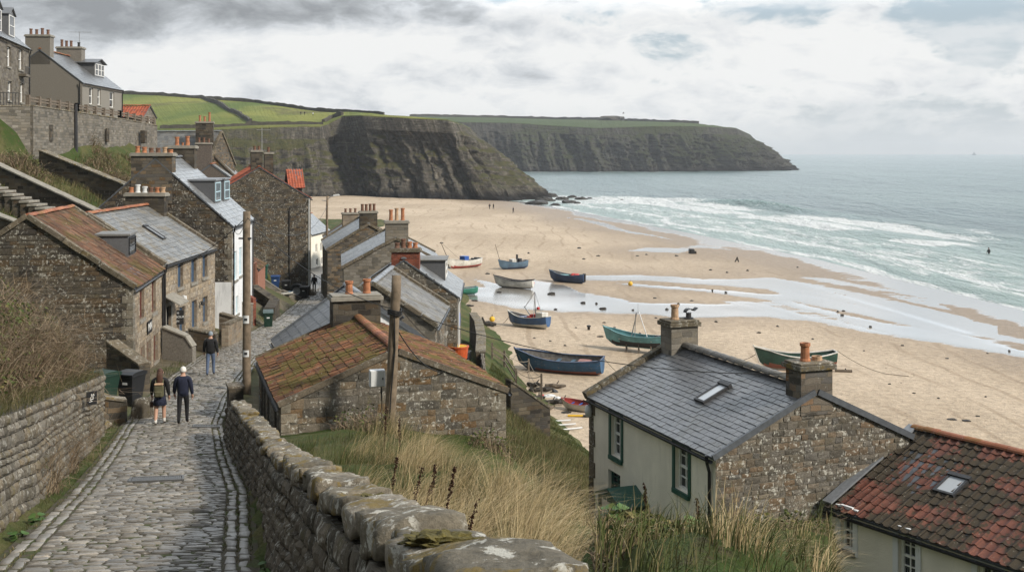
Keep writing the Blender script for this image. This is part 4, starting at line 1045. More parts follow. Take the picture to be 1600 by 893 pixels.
def tiles_on(mb, e, al, width, dr, ln, nrm, kind, side, tw=None, th=None):
    """lay tiles one by one on a sloping plane: e = lower corner, al = along the eave, dr = up the slope"""
    if kind == 'slate': tw, th, lift = tw or .3, th or .26, .022
    elif kind == 'bigslate': tw, th, lift = tw or .42, th or .34, .02
    else: tw, th, lift = tw or .26, th or .32, .03
    rows = max(2, round(ln/th)); nc = max(2, round(width/tw)); rh = ln/rows; cw = width/nc
    base = [e, e+al*width, e+al*width+dr*ln, e+dr*ln]
    ccw = al.cross(dr).dot(nrm) > 0
    mb.add([p+nrm*.004 for p in base]+[p-nrm*.06 for p in base], [(0,1,2,3) if ccw else (3,2,1,0), (7,6,5,4) if ccw else (4,5,6,7), (0,1,5,4), (1,2,6,5), (2,3,7,6), (3,0,4,7)], 1, .05)
    prof = None
    if kind == 'pan': prof = [(0, .030), (.14, .052), (.3, .034), (.5, .004), (.74, .0), (.92, .012), (1.0, .026)]
    for r in range(rows):
        off = (cw*.5 if (r % 2 and kind != 'pan') else 0)
        for c in range(nc+(1 if off else 0)):
            u0 = max(0, c*cw-off); u1 = min(width, (c+1)*cw-off)
            if u1-u0 < .03: continue
            g = .008 if kind != 'pan' else 0
            j = U(-.004, .006) if kind != 'pan' else U(-.006, .014)+.05*(mnoise.noise((e+al*u0+dr*(r*rh))*.45)); v0 = r*rh+(U(-.008, .004) if kind != 'pan' else U(-.022, .012)); v1 = min(ln, (r+1)*rh+.03); tl = U(-.003, .003); rnd = R()
            if kind == 'pan':
                lo = [e+al*(u0+(u1-u0)*f)+dr*v0+nrm*(h+lift+j) for f, h in prof]; hi = [e+al*(u0+(u1-u0)*f)+dr*v1+nrm*(h+.008+j) for f, h in prof]
                dn = [p-nrm*.026 for p in lo]; n = len(prof)
                fs = []
                for i in range(n-1):
                    fs.append((i, i+1, n+i+1, n+i) if ccw else (n+i, n+i+1, i+1, i)); fs.append((2*n+i, 2*n+i+1, i+1, i) if ccw else (i, i+1, 2*n+i+1, 2*n+i))
                mb.add(lo+hi+dn, fs, 0, rnd)
            else:
                a, b = e+al*(u0+g), e+al*(u1-g)
                q = [a+dr*v0+nrm*(lift+j+tl), b+dr*v0+nrm*(lift+j-tl), b+dr*v1+nrm*(.006+j), a+dr*v1+nrm*(.006+j)]
                dn = [q[0]-nrm*(lift), q[1]-nrm*lift]
                fs = [(0,1,2,3), (4,5,1,0), (0,3,4), (1,5,2)] if ccw else [(3,2,1,0), (0,1,5,4), (4,3,0), (2,5,1)]
                mb.add(q+dn, fs, 0, rnd)

def facing(h, wall, mat, sw=(.2, .5), sh=(.15, .29), seed=1, bulge=.012, zmin=None):
    """squared rubble laid on a wall stone by stone, leaving the openings free"""
    rs = random.Random(seed); A = h.W if wall == 'N' else h.L; z = (zmin if zmin else h.zb-.5); mb = MB(); top = h.zr if wall == 'N' else h.ze; flip = wall in ('L', 'F')
    def rng_(zz):
        if wall != 'N' or zz <= h.ze: return 0.0, A
        f = (zz-h.ze)/(h.zr-h.ze); return h.W*h.rf*f, h.W-(h.W-h.W*h.rf)*f
    while z < top-.05:
        rh = min(rs.uniform(*sh), top-z); l, r = rng_(z+rh*.6); segs = [(l, r)]
        for o in h.op[wall]:
            if o['z0'] < z+rh-.02 and o['z1'] > z+.02:
                ns = []
                for (p, q) in segs:
                    if o['a1'] <= p or o['a0'] >= q: ns.append((p, q)); continue
                    if o['a0'] > p: ns.append((p, o['a0']))
                    if o['a1'] < q: ns.append((o['a1'], q))
                segs = ns
        for (p, q) in segs:
            x = p
            while x < q-.02:
                w_ = rs.uniform(*sw)*(.6+rh/sum(sh)*1.1); w_ = w_ if q-(x+w_) > .12 else q-x
                g = rs.uniform(.007, .015); b = bulge*rs.uniform(.2, 1.6); x0, x1, z0, z1 = x+g, x+w_-g, z+g, z+rh-g; N = 4; x += w_
                if x1-x0 < .03: continue
                rows = []
                for a in range(N):
                    row = []
                    for c in range(N):
                        fa, fc = a/(N-1), c/(N-1); ed = (a in (0, N-1))+(c in (0, N-1)); k = (1.0, .55, .15)[ed]; aa, zz = x0+(x1-x0)*fa+rs.uniform(-.012, .012), z0+(z1-z0)*fc+rs.uniform(-.012, .012)
                        row.append(h.wp(wall, aa, zz, .006+b*k+rs.uniform(-.006, .006)))
                    rows.append(row)
                mb.grid(rows, 0, rs.random(), flip=flip)
                per = [(x0, z0), (x1, z0), (x1, z1), (x0, z1)]; cor = [rows[0][0], rows[N-1][0], rows[N-1][N-1], rows[0][N-1]]; bk = [h.wp(wall, a, c, -.004) for a, c in per]
                mb.add(cor+bk, [((i+1) % 4, i, 4+i, 4+(i+1) % 4) if not flip else (i, (i+1) % 4, 4+(i+1) % 4, 4+i) for i in range(4)], 0, rs.random())
        z += rh
    return mb.build('stone_facing', M[mat], h.root)
GL = 'stone cottages down the street'
# ---- first cottage on the left of the street
L1 = House('stone_cottage', 'dark stone cottage with rusty pantile roof, maroon windows and one slated dormer', 'cottage', (-23.07, 44.86), (.99, .143), 8.0, 7.5, 8.3, 12.6, 15.4, 'stone_dark', 'pantile_brown', kind='pan', right_mat='stone_tan')
for b in ((218,225,452,498), (237,243,437,488)): L1.win('R', *b, frame='wood_red', kind='boards')
L1.win('R', 219, 225, 540, 566, frame='wood_red', kind='boards', surround='stone_tan'); L1.win('R', 239.5, 246, 521, 565, frame='wood_red', kind='boards', surround='stone_tan')
L1.win('R', 229, 235, 531, 592, frame='wood_red', kind='door', sill=None, surround='stone_tan')
L1.build()
L1.dormer(4.6, 6.4, 7.0, 1.0, cheek='slate', roofm='slate_old', frame='wood_black', over=.1, rise=.0, nlight=1)
L1.downpipe('R', 7.3, 8.4, 12.5)
a, z = L1.ray(232, 510, 'R')
sg = L1.local_box('sign_board', 'wood_black', 'R', a-.55, a+.55, z-.27, z+.27, .03, .07)
def text_on(house, wall, txt, a, z, out, size, mat, parent, name='lettering', sx=1.0):
    cu = bpy.data.curves.new(name, 'FONT'); cu.body = txt; cu.size = size; cu.extrude = .004; cu.align_x = 'CENTER'; cu.align_y = 'CENTER'; cu.materials.append(M[mat])
    o = bpy.data.objects.new(name, cu); C.objects.link(o); o.parent = parent; o.location = house.wp(wall, a, z, out)
    o.rotation_euler = {'R': (math.pi/2, 0, math.pi/2), 'N': (math.pi/2, 0, 0), 'L': (math.pi/2, 0, -math.pi/2)}[wall]; o.scale = (sx, 1, 1)
    return o
text_on(L1, 'R', 'INN', a, z, .075, .46, 'wood_white', sg, sx=1.15)
# ---- second cottage
L2 = House('stone_cottage', 'tan stone cottage with lichened slate roof, blue windows and a hanging black sign', 'cottage', (-23.2, 53.4), (1, 0), 7.0, 9.4, 7.5, 12.8, 15.06, 'stone_tan', 'slate_old', kind='slate', tw=.42, th=.3)
for b in ((277,285,409,449), (298,306,401,441), (316,323,395,433), (279.5,287.5,479,522), (299,306.5,469,512), (316.5,323,463,503)): L2.win('R', *b, frame='wood_blue', kind='boards', surround='stone_tan')
L2.win('R', 259.5, 267, 478, 541, frame='wood_black', kind='door', sill=None, surround='concrete')
L2.build()
L2.skylight('R', 5.3, 4.2, .55, 1.2, glass='slate', frame='iron')
L2.chimney(3.4, 9.05, 2.1, .7, 15.75, [(.07,.3,'pot'),(.25,.45,'plastic_white'),(.45,.35,'plastic_white'),(.62,.3,'pot_dark'),(.8,.3,'pot'),(.95,.3,'pot_pale')], 'stone_dark')
L2.downpipe('R', .15, 7.6, 12.7)
a0, z0 = L2.ray(257, 470, 'R'); a1, _ = L2.ray(268, 470, 'R')
mb = MB(); zt = L2.z(11.0)
mb.add([(7.0, a0-.1, zt+.28), (7.0, a1+.3, zt+.28), (7.75, a1+.3, zt-.14), (7.75, a0-.1, zt-.14)], [(0,3,2,1)]); mb.add([(7.0, a0-.1, zt+.22), (7.0, a1+.3, zt+.22), (7.75, a1+.3, zt-.2), (7.75, a0-.1, zt-.2)], [(0,1,2,3)])
mb.add([(7.75, a0-.1, zt-.2), (7.75, a1+.3, zt-.2), (7.75, a1+.3, zt-.14), (7.75, a0-.1, zt-.14)], [(0,1,2,3)]); mb.add([(7.0, a0-.1, zt+.28), (7.75, a0-.1, zt-.14), (7.75, a0-.1, zt-.2), (7.0, a0-.1, zt+.22)], [(0,3,2,1)])
mb.build('porch_roof', M['concrete'], L2.root)
def wall_lamp(h, px, py, mat):
    a, z = h.ray(px, py, 'R'); mb = MB(); mb.bar(h.wp('R', a, z, 0), h.wp('R', a, z+.1, .18), .03, .03); mb.lathe([(.03, 0), (.1, -.02), (.12, -.16), (.05, -.2)][::-1], 8, h.wp('R', a, z+.08, .2))
    mb.build('wall_lamp', M[mat], h.root)
wall_lamp(L2, 282, 464, 'plastic_white'); wall_lamp(L2, 311, 473, 'iron')
p = P(276, 495, 55.6)
sgn = empty('hanging_sign', (p.x, p.y, p.z), .35, 'black hanging pub sign on an iron bracket beside the cottage door', 'sign')
mb = MB(); mb.box(-.33, .33, -.025, .025, -.36, .33); mb.build('board', M['wood_black'], sgn, bevel=.01)
mb = MB(); mb.bar((-.45, 0, .45), (.36, 0, .45), .03, .03); mb.bar((-.25, 0, .33), (-.25, 0, .45), .015, .015); mb.bar((.25, 0, .33), (.25, 0, .45), .015, .015); mb.build('bracket', M['iron'], sgn)
for tx, zz, sz in (('THE', .19, .12), ('HARBOUR', .0, .155), ('INN', -.2, .13)):
    cu = bpy.data.curves.new('lettering', 'FONT'); cu.body = tx; cu.size = sz; cu.extrude = .003; cu.align_x = 'CENTER'; cu.align_y = 'CENTER'; cu.materials.append(M['plastic_white'])
    o = bpy.data.objects.new('lettering', cu); C.objects.link(o); o.parent = sgn; o.location = (0, -.03, zz); o.rotation_euler = (math.pi/2, 0, 0)
# ---- white fronted house
L3 = House('white_fronted_house', 'tall house with white front, rubble gable, big square chimney and two dormers', 'house', (-24.65, 65.5), (1, .058), 8.6, 7.2, 6.8, 13.8, 17.6, 'stone_mid', 'slate_pale', kind='slate', tw=.4, th=.3, right_mat='white', verge=None, verge_over=.06, ridge_mat='lead', eave_over=.2)
for b in ((366.5,370.5,392,437), (374,378.5,386,430), (382.5,386.5,381,424), (368.5,372.5,462,490), (379,383,452,484)): L3.win('R', *b, frame='lightblue', kind='boards', sill='concrete')
L3.win('R', 388, 391, 446, 478, frame='lightblue', kind='door', sill=None)
L3.build()
L3.chimney(4.1, .42, 2.3, .95, 17.9, [(.08,.4,'pot'),(.26,.35,'pot'),(.44,.3,'pot_dark'),(.62,.3,'pot_dark'),(.8,.34,'pot_pale'),(.95,.2,'pot')], 'stone_mid', zlow=15)
L3.chimney(4.3, 6.7, 1.7, .8, 18.35, [(.3,.55,'pot'),(.72,.6,'pot')], 'stone_dark', zlow=16)
for t0 in (1.5, 4.3): L3.dormer(t0, t0+1.75, 7.35, 1.35, cheek='slate', roofm='lead', frame='lightblue', over=.09, kind='cross')
mb = MB(); x0, _ = L3.ray(331, 460, 'N')
zt = 10.5; mb.box(x0, 8.6, -.05, -.003, 0, L3.z(zt)); mb.build('painted_plinth', M['white'], L3.root)
L3.downpipe('R', .3, 7, 13.7); L3.downpipe('R', 6.9, 7, 13.7, 'iron')
L3.local_box('meter_box', 'plastic_white', 'N', 7.2, 7.5, 9.55, 9.9, .06, .2, bevel=.01)
# ---- stone gable with red pantiles further down
L4 = House('gable_house', 'tall dark stone house with red pantile roof and red tiled dormer', 'house', (-28.4, 107.1), (.953, .303), 9.6, 10, 3.5, 13.5, 16.5, 'stone_mid', 'pantile_red', kind='pan', verge=None, verge_over=.08, tw=.34, th=.4)
L4.build()
L4.chimney(4.6, .5, 1.05, .8, 18.1, [(.3,.4,'pot_dark'),(.75,.4,'pot_dark')], 'stone_dark', zlow=15); L4.chimney(5.75, .9, .8, .8, 17.9, [(.5,.5,'pot_dark')], 'stone_dark', zlow=15)
L4.dormer(.7, 4.3, 8.9, .75, cheek='wood_black', roofm='pantile_red', frame=None, rise=1.55, over=.25, tiled='pan')
L4.downpipe('N', 7.6, 4, 12.6); L4.downpipe('N', 9.45, 3.6, 13.4, 'plastic_white')
mb = MB(); zz = 18.1
mb.bar(L4.wp('N', 5.1, 17.4, -.4), L4.wp('N', 5.1, 20.2, -.4), .05, .05); mb.bar(L4.wp('N', 4.6, 20.0, -.4), L4.wp('N', 5.9, 20.0, -.4), .03, .03)
for k in range(5): mb.bar(L4.wp('N', 4.7+k*.28, 20.0, -.75), L4.wp('N', 4.7+k*.28, 20.0, -.05), .02, .02)
mb.build('television_aerial', M['metal'], L4.root)
# red tiled dormer roof slope facing the street end, as a lean roof over the dormer
# ---- small brick outhouse
OH = House('outhouse', 'small red brown outhouse with lean roof between two tall houses', 'outhouse', (-20.9, 88.5), (1, .1), 1.35, 5.0, 6, 8.9, 9.6, 'pink', 'pantile_brown', kind='pan', verge=None, gutters=(), rise=.05)
OH.win('R', 397.5, 401, 410, 452, frame='wood_black', kind='door', sill=None); OH.build()
# ---- group behind
L5 = House('gable_cottage', 'dark stone gable cottage below the terrace wall with three tall red pots', 'cottage', (-37.6, 128), (.985, .17), 6.6, 9, 8, 15.2, 18.6, 'stone_mid', 'slate_old', kind='bigslate', verge='skew', ridge_mat='ridge_red')
L5.build(); L5.chimney(3.3, .6, 1.9, .9, 21.3, [(.2,.7,'pot'),(.5,.6,'pot'),(.8,1.05,'pot')], 'stone_dark', zlow=17.5)
L5b = House('slate_cottage', 'low cottage with broad silvery slate roof under the terrace wall', 'cottage', (-33.6, 127), (.17, .985), 7.5, 9, 8, 16.4, 20.2, 'stone_mid', 'slate_old', kind='bigslate', verge='skew', ridge_mat='lead', gutters=())
L5b.build()
L5c = House('harled_house', 'brown harled gable house with a dark stack of three pots', 'house', (-35.4, 121), (.98, .2), 7.4, 9, 6, 13.9, 16.6, 'mauve', 'slate_old', kind='bigslate', verge='board', ridge_mat='ridge_red')
L5c.build(); L5c.chimney(2.9, .7, 1.65, .9, 18.9, 3, 'mauve', 'pot_dark', zlow=15)
L5c.chimney(1.0, .7, 1.5, .9, 18.4, [(.3,.5,'pot'),(.75,.55,'pot')], 'stone_dark', zlow=13)
# ---- upper terrace
U1 = House('tall_terrace_house', 'tall grey stone house on the terrace with slate roof and gabled dormers', 'house', (-43.4, 76.6), (.978, .21), 8.0, 14, 20.3, 26.2, 29.8, 'stone_upper', 'slate', kind='bigslate', verge=None, verge_over=.05, ridge_mat='lead')
for b in ((10.5,16.5,73,104), (28.5,35,77,109), (11.5,18,127,157), (31,36.5,130,160), (-7,0,124,156), (-8,-1,70,102)): U1.win('R', *b, frame='wood_white', kind='sash', sill='concrete', surround='stone_upper')
U1.build()
for ps in ((2.5, 11.5), (24, 31.5), (-16, -9)):
    q = U1.ray(ps[0], 40, 'R')[0], U1.ray(ps[1], 40, 'R')[0]; U1.dormer(q[0]-.15, q[1]+.15, 7.55, 1.75, cheek='slate', roofm='slate', frame='wood_white', rise=.5, over=.14, wz=.1)
U1.downpipe('R', 13.7, 20.5, 26)
a_, z_ = U1.ray(33, 118, 'R')
U1.local_box('balcony', 'stone_upper', 'R', a_-.8, a_+.8, z_-.1, z_+.1, .0, .5); mb = MB()
for k in range(9): mb.bar(U1.wp('R', a_-.8+k*.2, z_+.1, .46), U1.wp('R', a_-.8+k*.2, z_+.65, .46), .02, .02)
mb.bar(U1.wp('R', a_-.8, z_+.65, .46), U1.wp('R', a_+.8, z_+.65, .46), .04, .04); mb.build('balcony_railing', M['iron'], U1.root)
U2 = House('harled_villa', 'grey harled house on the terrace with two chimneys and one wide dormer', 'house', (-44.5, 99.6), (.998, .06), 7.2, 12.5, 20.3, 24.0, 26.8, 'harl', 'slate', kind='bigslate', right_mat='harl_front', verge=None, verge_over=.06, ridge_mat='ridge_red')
for b in ((139.5,145.5,137,163), (152.5,157.5,139.5,164), (171.5,178.5,144,168)): U2.win('R', *b, frame='wood_white', kind='sash', sill='concrete')
U2.build()
U2.chimney(3.4, .5, 2.1, 1.0, 28.1, 4, 'harl', 'pot_dark', zlow=25.5, poth=.55); U2.chimney(3.6, 8.3, 2.3, 1.1, 27.75, [(.12,.7,'pot_dark'),(.32,.6,'pot_dark'),(.52,.6,'pot_dark'),(.85,.45,'iron')], 'harl', 'pot_dark', zlow=25.5)
U2.dormer(7.6, 10.6, 6.0, 1.35, cheek='slate', roofm='slate', frame='wood_white', rise=.38, over=.25, nlight=3)
U2.downpipe('N', 7.0, 20.3, 23.9); U2.downpipe('R', 12.3, 20.5, 23.9)
mb = MB(); b0 = Vector((4.4, 8.3, U2.z(27.7)))
mb.bar(b0, b0+Vector((0, 0, 1.5)), .05, .05); mb.bar(b0+Vector((-1.0, 0, 1.45)), b0+Vector((1.1, 0, 1.45)), .035, .035); mb.bar(b0+Vector((-.5, 0, .6)), b0+Vector((.1, 0, .6)), .03, .03)
for k in range(6): mb.bar(b0+Vector((-.9+k*.36, -.3, 1.45)), b0+Vector((-.9+k*.36, .3, 1.45)), .02, .02)
mb.build('television_aerial', M['metal'], U2.root)
HU = House('garden_shed', 'little shed with red and grey tin roof at the end of the terrace', 'shed', (-36.3, 113.3), (.12, .99), 3.0, 3.4, 19.6, 21.4, 22.5, 'stone_grey', 'pantile_red', kind='pan', verge=None, gutters=(), verge_over=.1, tw=.3, ridge_mat='ridge_red')
HU.winm('N', 1.2, 1.8, 20.7, 21.3, frame='wood_white', kind='sash', sill=None); HU.build()

# ---- seaward side of the street
R1 = House('stone_barn', 'low stone barn with mossy orange pantile roof beside the cobbled lane', 'barn', (-6.4, 32), (.956, .293), 6.48, 7.5, 8.6, 11.0, 12.3, 'pointing', 'pantile', kind='pan', verge='board', verge_over=.02, gutters=('L', 'R'), eave_over=.12, tw=.2, th=.27, vmat='skew')
for (a_, b_) in ((1.3, 2.0), (3.6, 4.3), (5.9, 6.5)): R1.winm('L', a_, b_, 9.25, 10.55, frame='wood_black', kind='boards', sill=None)
R1.winm('L', 4.9, 5.6, 8.9, 10.6, frame='wood_black', kind='door', sill=None)
R1.build(); R1.chimney(3.2, 7.05, 1.62, .85, 13.1, [(.36,.45,'pot'),(.78,.5,'pot')], 'stone_dark', zlow=11.2)
R2 = House('slate_cottage', 'low cottage with smooth grey slate roof right behind the mossy barn', 'cottage', (-8.3, 42.4), (.955, .297), 5.8, 4.4, 8, 10.42, 12.45, 'white', 'slate', kind='slate', tw=.5, th=.36, verge='board', verge_over=.05, ridge_mat='lead', gutters=('R', 'L'))
R2.build(); R2.skylight('R', 4.3, 2.7, .7, .95)
mb = MB()
for (x_, y_) in ((4.6, 1.6), (4.35, 2.0)):
    zz = R2.z(R2.slope_z(x_)); mb.tube([(x_, y_, zz), (x_, y_, zz+.16), (x_+.12, y_-.05, zz+.24)], .06, 8)
mb.build('roof_vent', M['iron'], R2.root)
R3 = House('stone_cottage', 'seaward cottage with brown stone slates and blue windows above a narrow yard', 'cottage', (-9.2, 52.4), (1, -.02), 5.7, 7.2, 5.3, 10.1, 11.95, 'stone_grey', 'slate_brown', kind='slate', tw=.4, th=.28, verge='skew', ridge_mat='lead')
for b in ((682.5,686.5,503,540), (694,697.5,493,520), (684.5,688.5,556,578), (694,698,542,565)): R3.win('R', *b, frame='wood_blue', kind='cross', sill='concrete')
R3.build()
R4 = House('stone_cottage', 'cottage with red brick chimney and slated dormer facing the beach', 'cottage', (-8.7, 62), (1, .02), 5.75, 8, 4.6, 10.2, 12.15, 'stone_grey', 'slate_pale', kind='slate', tw=.34, verge=None, verge_over=.05, ridge_mat='lead', eave_over=.18)
R4.build(); R4.chimney(2.95, .5, 1.5, .95, 12.75, [(.15,.3,'pot_dark'),(.4,.5,'pot_dark'),(.65,.35,'pot'),(.88,.3,'pot')], 'brick', capmat='skew', zlow=10.6)
R4.dormer(2.6, 5.2, 5.0, 1.15, cheek='slate', roofm='slate_brown', frame='wood_white', rise=.02, over=.12)
R4.skylight('L', 1.6, 2.3, .5, 1.3, glass='glass'); R4.skylight('L', 1.3, 4.0, .5, 1.3, glass='glass')
R4.downpipe('R', .2, 5, 10.1, 'plastic_white'); 
R5 = House('stone_cottage', 'cottage with pale slates and stone chimney carrying three orange pots', 'cottage', (-11.4, 78), (.99, .15), 7.0, 11, 3.8, 10.15, 12.0, 'stone_grey', 'slate_pale', kind='slate', tw=.4, th=.34, verge='skew', ridge_mat='lead')
R5.build(); R5.chimney(3.6, .5, 1.55, .95, 13.25, [(.22,.75,'pot'),(.5,.85,'pot_pale'),(.8,.85,'pot')], 'stone_grey', zlow=11)
R6 = House('stone_cottage', 'farther slate roofed cottage whose dark stack has four thin pots', 'cottage', (-15.7, 98), (.98, .2), 7.0, 11, 3.2, 9.6, 11.7, 'stone_mid', 'slate_pale', kind='bigslate', verge='skew', ridge_mat='lead')
R6.build(); R6.chimney(3.5, .6, 1.5, .9, 12.85, 4, 'stone_dark', 'pot_dark', zlow=10.7, poth=.6)
R7 = House('stone_cottage', 'low dark slated cottage beyond, next to the lamp post', 'cottage', (-18.9, 121), (.97, .25), 6.5, 10, 2.6, 8.4, 10.4, 'stone_dark', 'slate', kind='bigslate', verge='skew', ridge_mat='lead')
R7.build(); R7.chimney(2.0, .7, 1.7, .9, 11.5, 3, 'stone_tan', 'pot_dark', zlow=8.5, poth=.4)
R7b = House('slate_cottage', 'farthest grey slated cottage down the street', 'cottage', (-21.3, 141), (.97, .25), 7, 9, 2.2, 6.7, 8.8, 'stone_grey', 'slate_pale', kind='bigslate', verge=None, ridge_mat='lead')
R7b.build()
R8 = House('white_cottage', 'small cream cottage at the bend of the lane in the distance', 'cottage', (-31.1, 150.4), (.99, -.11), 5, 9, 2.4, 7.2, 9.4, 'cream', 'slate_pale', kind='bigslate', verge=None, ridge_mat='ridge_red')
for b in ((493,496,381,394), (500.5,504,379,392), (494,497,404,414), (502,505,402,413)): R8.win('R', *b, frame='wood_white', kind='cross', sill=None)
R8.build()

# ---- near houses below the bank
RH = House('roadside_cottage', 'white harled cottage below the bank with blue grey slate roof and rubble gable', 'cottage', (5.3, 30), (.936, .35), 6.17, 7.9, 4.5, 10.1, 11.55, 'cream', 'slate', kind='slate', tw=.3, th=.2, near_mat='pointing', verge='board', verge_over=.03, ridge_mat=None, gutters=('L', 'R'), eave_over=.14)
for b in ((955,971,645,714), (1055,1076,695,767)): RH.win('L', *b, frame='wood_white', kind='sash4', sill='wood_green')
RH.win('L', 950.5, 969, 737, 778, frame='wood_green', kind='sash4', sill='wood_green')
RH.build()
mb = MB(); n = 16
for i in range(n):
    y0 = .15+i*(7.5/n); rx = 6.17/2; rz = RH.z(11.55)
    arc = [(rx+.16*math.cos(a), rz+.06+.13*math.sin(a)+U(-.004, .004)) for a in np.linspace(math.pi, 0, 8)]
    mb.grid([[(x, y0, z) for x, z in arc], [(x, y0+7.5/n*.93, z+.02) for x, z in arc]]); mb.add([(x, y0, z) for x, z in arc], [tuple(range(8))]); mb.add([(x, y0+7.5/n*.93, z+.02) for x, z in arc], [tuple(range(8))[::-1]])
mb.build('ridge_tiles', M['slate_brown'], RH.roof)
for o_ in RH.op['L'][:2]:
    mb = MB(); k = .13
    for (b0, b1, c0, c1) in ((o_['a0']-k, o_['a0']-.002, o_['z0']-.05, o_['z1']+k), (o_['a1']+.002, o_['a1']+k, o_['z0']-.05, o_['z1']+k), (o_['a0']-.002, o_['a1']+.002, o_['z1']+.002, o_['z1']+k)):
        v = [RH.wp('L', b, c, d) for d in (-.03, .035) for b, c in ((b0,c0),(b1,c0),(b1,c1),(b0,c1))]; mb.add(v, [(3,2,1,0),(4,5,6,7),(0,1,5,4),(1,2,6,5),(2,3,7,6),(3,0,4,7)])
    mb.build('window_surround', M['wood_green'], RH.root)
ch = RH.chimney(3.05, 7.5, .98, .75, 12.45, [(.3,.5,'pot_pale'),(.78,.04,'iron')], 'stone_grey', zlow=10.9, capmat='skew'); RH.cowl(ch, 3.4, 7.5, 12.45)
RH.chimney(3.1, .32, 1.0, .72, 12.3, [(.35,.5,'pot'),(.8,.12,'pot_pale')], 'stone_gable', zlow=10.9, capmat='coping')
RH.skylight('L', 1.75, 3.1, .55, 1.0, 'small grey skylight in the slates')
RH.downpipe('L', .2, 4.6, 10.0)
mb = MB()     # stone verge on the far gable, seen as a thick edge
for side in (0, 1):
    a = Vector((-.14 if side == 0 else 6.17+.14, 7.98, RH.z(10.05))); b = Vector((3.085, 7.98, RH.z(11.6))); n = 6
    for i in range(n): mb.bar(a+(b-a)*(i/n), a+(b-a)*((i+.98)/n), .3, .26)
mb.build('verge_coping', M['skew'], RH.root, bevel=.02)
mb = MB()
for k in range(11): mb.box(-.03, .02, 7.62 if k % 2 else 7.5, 7.93, RH.z(4.5+k*.5), RH.z(4.98+k*.5))
mb.build('quoins', M['skew'], RH.root, bevel=.01)
mb = MB(); a_, z_ = RH.ray(931, 652, 'L'); mb.lathe([(.0, -.2), (.1, -.17), (.13, 0), (.1, .17), (0, .2)], 12, RH.wp('L', 7.75, 9.62, .12)); mb.build('alarm_box', M['plastic_white'], RH.root, smooth=True)
# green porch hood
a0, z0 = RH.ray(976, 752, 'L'); a1, _ = RH.ray(1012, 752, 'L')
mb = MB(); zz = RH.z(z0); lo, hi = min(a0, a1), max(a0, a1); tm = (lo+hi)/2
for (ya, sg) in ((lo-.12, 1), (hi+.12, -1)):
    A = [(-.95, ya, zz-.28), (-.95, tm, zz+.06), (0, tm, zz+.06), (0, ya, zz-.28)]; B = [(x, y, z+.05) for x, y, z in A]
    mb.add(A+B, [(0,1,2,3), (7,6,5,4), (0,4,5,1), (3,7,4,0)])
ph = mb.build('porch_hood', M['wood_green'], RH.root)
mb = MB(); mb.add([(-.9, lo, zz-.3), (-.9, hi, zz-.3), (-.9, tm, zz+.0)], [(0,1,2)]); mb.box(-.88, -.8, lo, lo+.08, RH.z(4.5), zz-.28); mb.box(-.88, -.8, hi-.08, hi, RH.z(4.5), zz-.28); mb.build('porch_post', M['wood_green'], RH.root)
RH.local_box('door', 'wood_green', 'L', lo+.15, hi-.15, 4.6, z0-.35, .003, .06)
F_ = Vector((8.50, 30.86)); a_ = Vector((-.55, .835)); c0 = F_-a_*9
RR = House('red_roofed_cottage', 'cream cottage with moss blackened red tile roof and one skylight', 'cottage', (c0.x, c0.y), (.835, .55), 7.0, 9.0, 4, 8.56, 10.1, 'cream', 'pantile_black', kind='pan', verge=None, verge_over=.0, ridge_mat='ridge_red', gutters=('L',), tw=.27, th=.3, eave_over=.16)
for b in ((1314,1333,801,858), (1404,1431,836,905), (1528,1560,880,960)): RR.win('L', *b, frame='wood_white', kind='sash4', sill='concrete', surround='white')
RR.build(); 
a0, z0 = RR.ray(1488, 760, 'L')
def on_slope(h, px, py, side):
    rx = h.W*h.rf; dz = h.zr-h.ze
    n = Vector((-dz, 0, rx)) if side == 'L' else Vector((dz, 0, h.W-rx))
    nw = h.u*n.x+Vector((0, 0, 1))*n.z; p0 = h.C0+h.u*rx+Vector((0, 0, h.zr)); d = Vector(((px-800)/F, 1, -(py-HZ)/F)); o = Vector((0, 0, CZ))
    k = nw.dot(p0-o)/nw.dot(d); q = o+d*k-h.C0; return q.dot(h.u), q.dot(h.a)
x_, y_ = on_slope(RR, 1488, 760, 'L'); RR.skylight('L', x_, y_, .62, .8, 'grey roof window in the red tiles')
mb = MB(); d_ = Vector((3.5, 0, 10.1-8.56)).normalized()
mb.bar(Vector((-.1, 9.0, RR.z(8.62))), Vector((3.5, 9.0, RR.z(10.2))), .3, .05); mb.build('lead_flashing', M['lead'], RR.root)

M['face_dark'] = rubble('dark faced stone', [(0.043,0.037,0.031),(0.072,0.062,0.048),(0.097,0.083,0.063),(0.058,0.052,0.045),(0.115,0.094,0.065),(0.083,0.058,0.035)], .6, .35, (.07,.062,.025))
M['face_mid'] = rubble('brown faced stone', [(0.082,0.074,0.061),(0.123,0.108,0.086),(0.164,0.143,0.113),(0.102,0.095,0.085),(0.184,0.152,0.111),(0.139,0.090,0.049)], .7, .35, (.1,.085,.04))
M['face_gable'] = rubble('weathered faced stone', [(0.091,0.082,0.068),(0.129,0.114,0.093),(0.163,0.146,0.122),(0.110,0.103,0.093),(0.179,0.152,0.118),(0.150,0.105,0.068),(0.118,0.103,0.080)], .8, .3, (.13,.105,.05))
M['face_tan'] = rubble('tan faced stone', [(.22,.175,.125),(.29,.235,.172),(.34,.285,.215),(.25,.215,.175),(.31,.24,.16)], .4, .25, (.16,.125,.06))
facing(L1, 'N', 'face_dark', seed=11, sh=(.13, .26), sw=(.25, .6)); facing(L1, 'R', 'face_tan', seed=12); facing(L2, 'R', 'face_tan', seed=13)
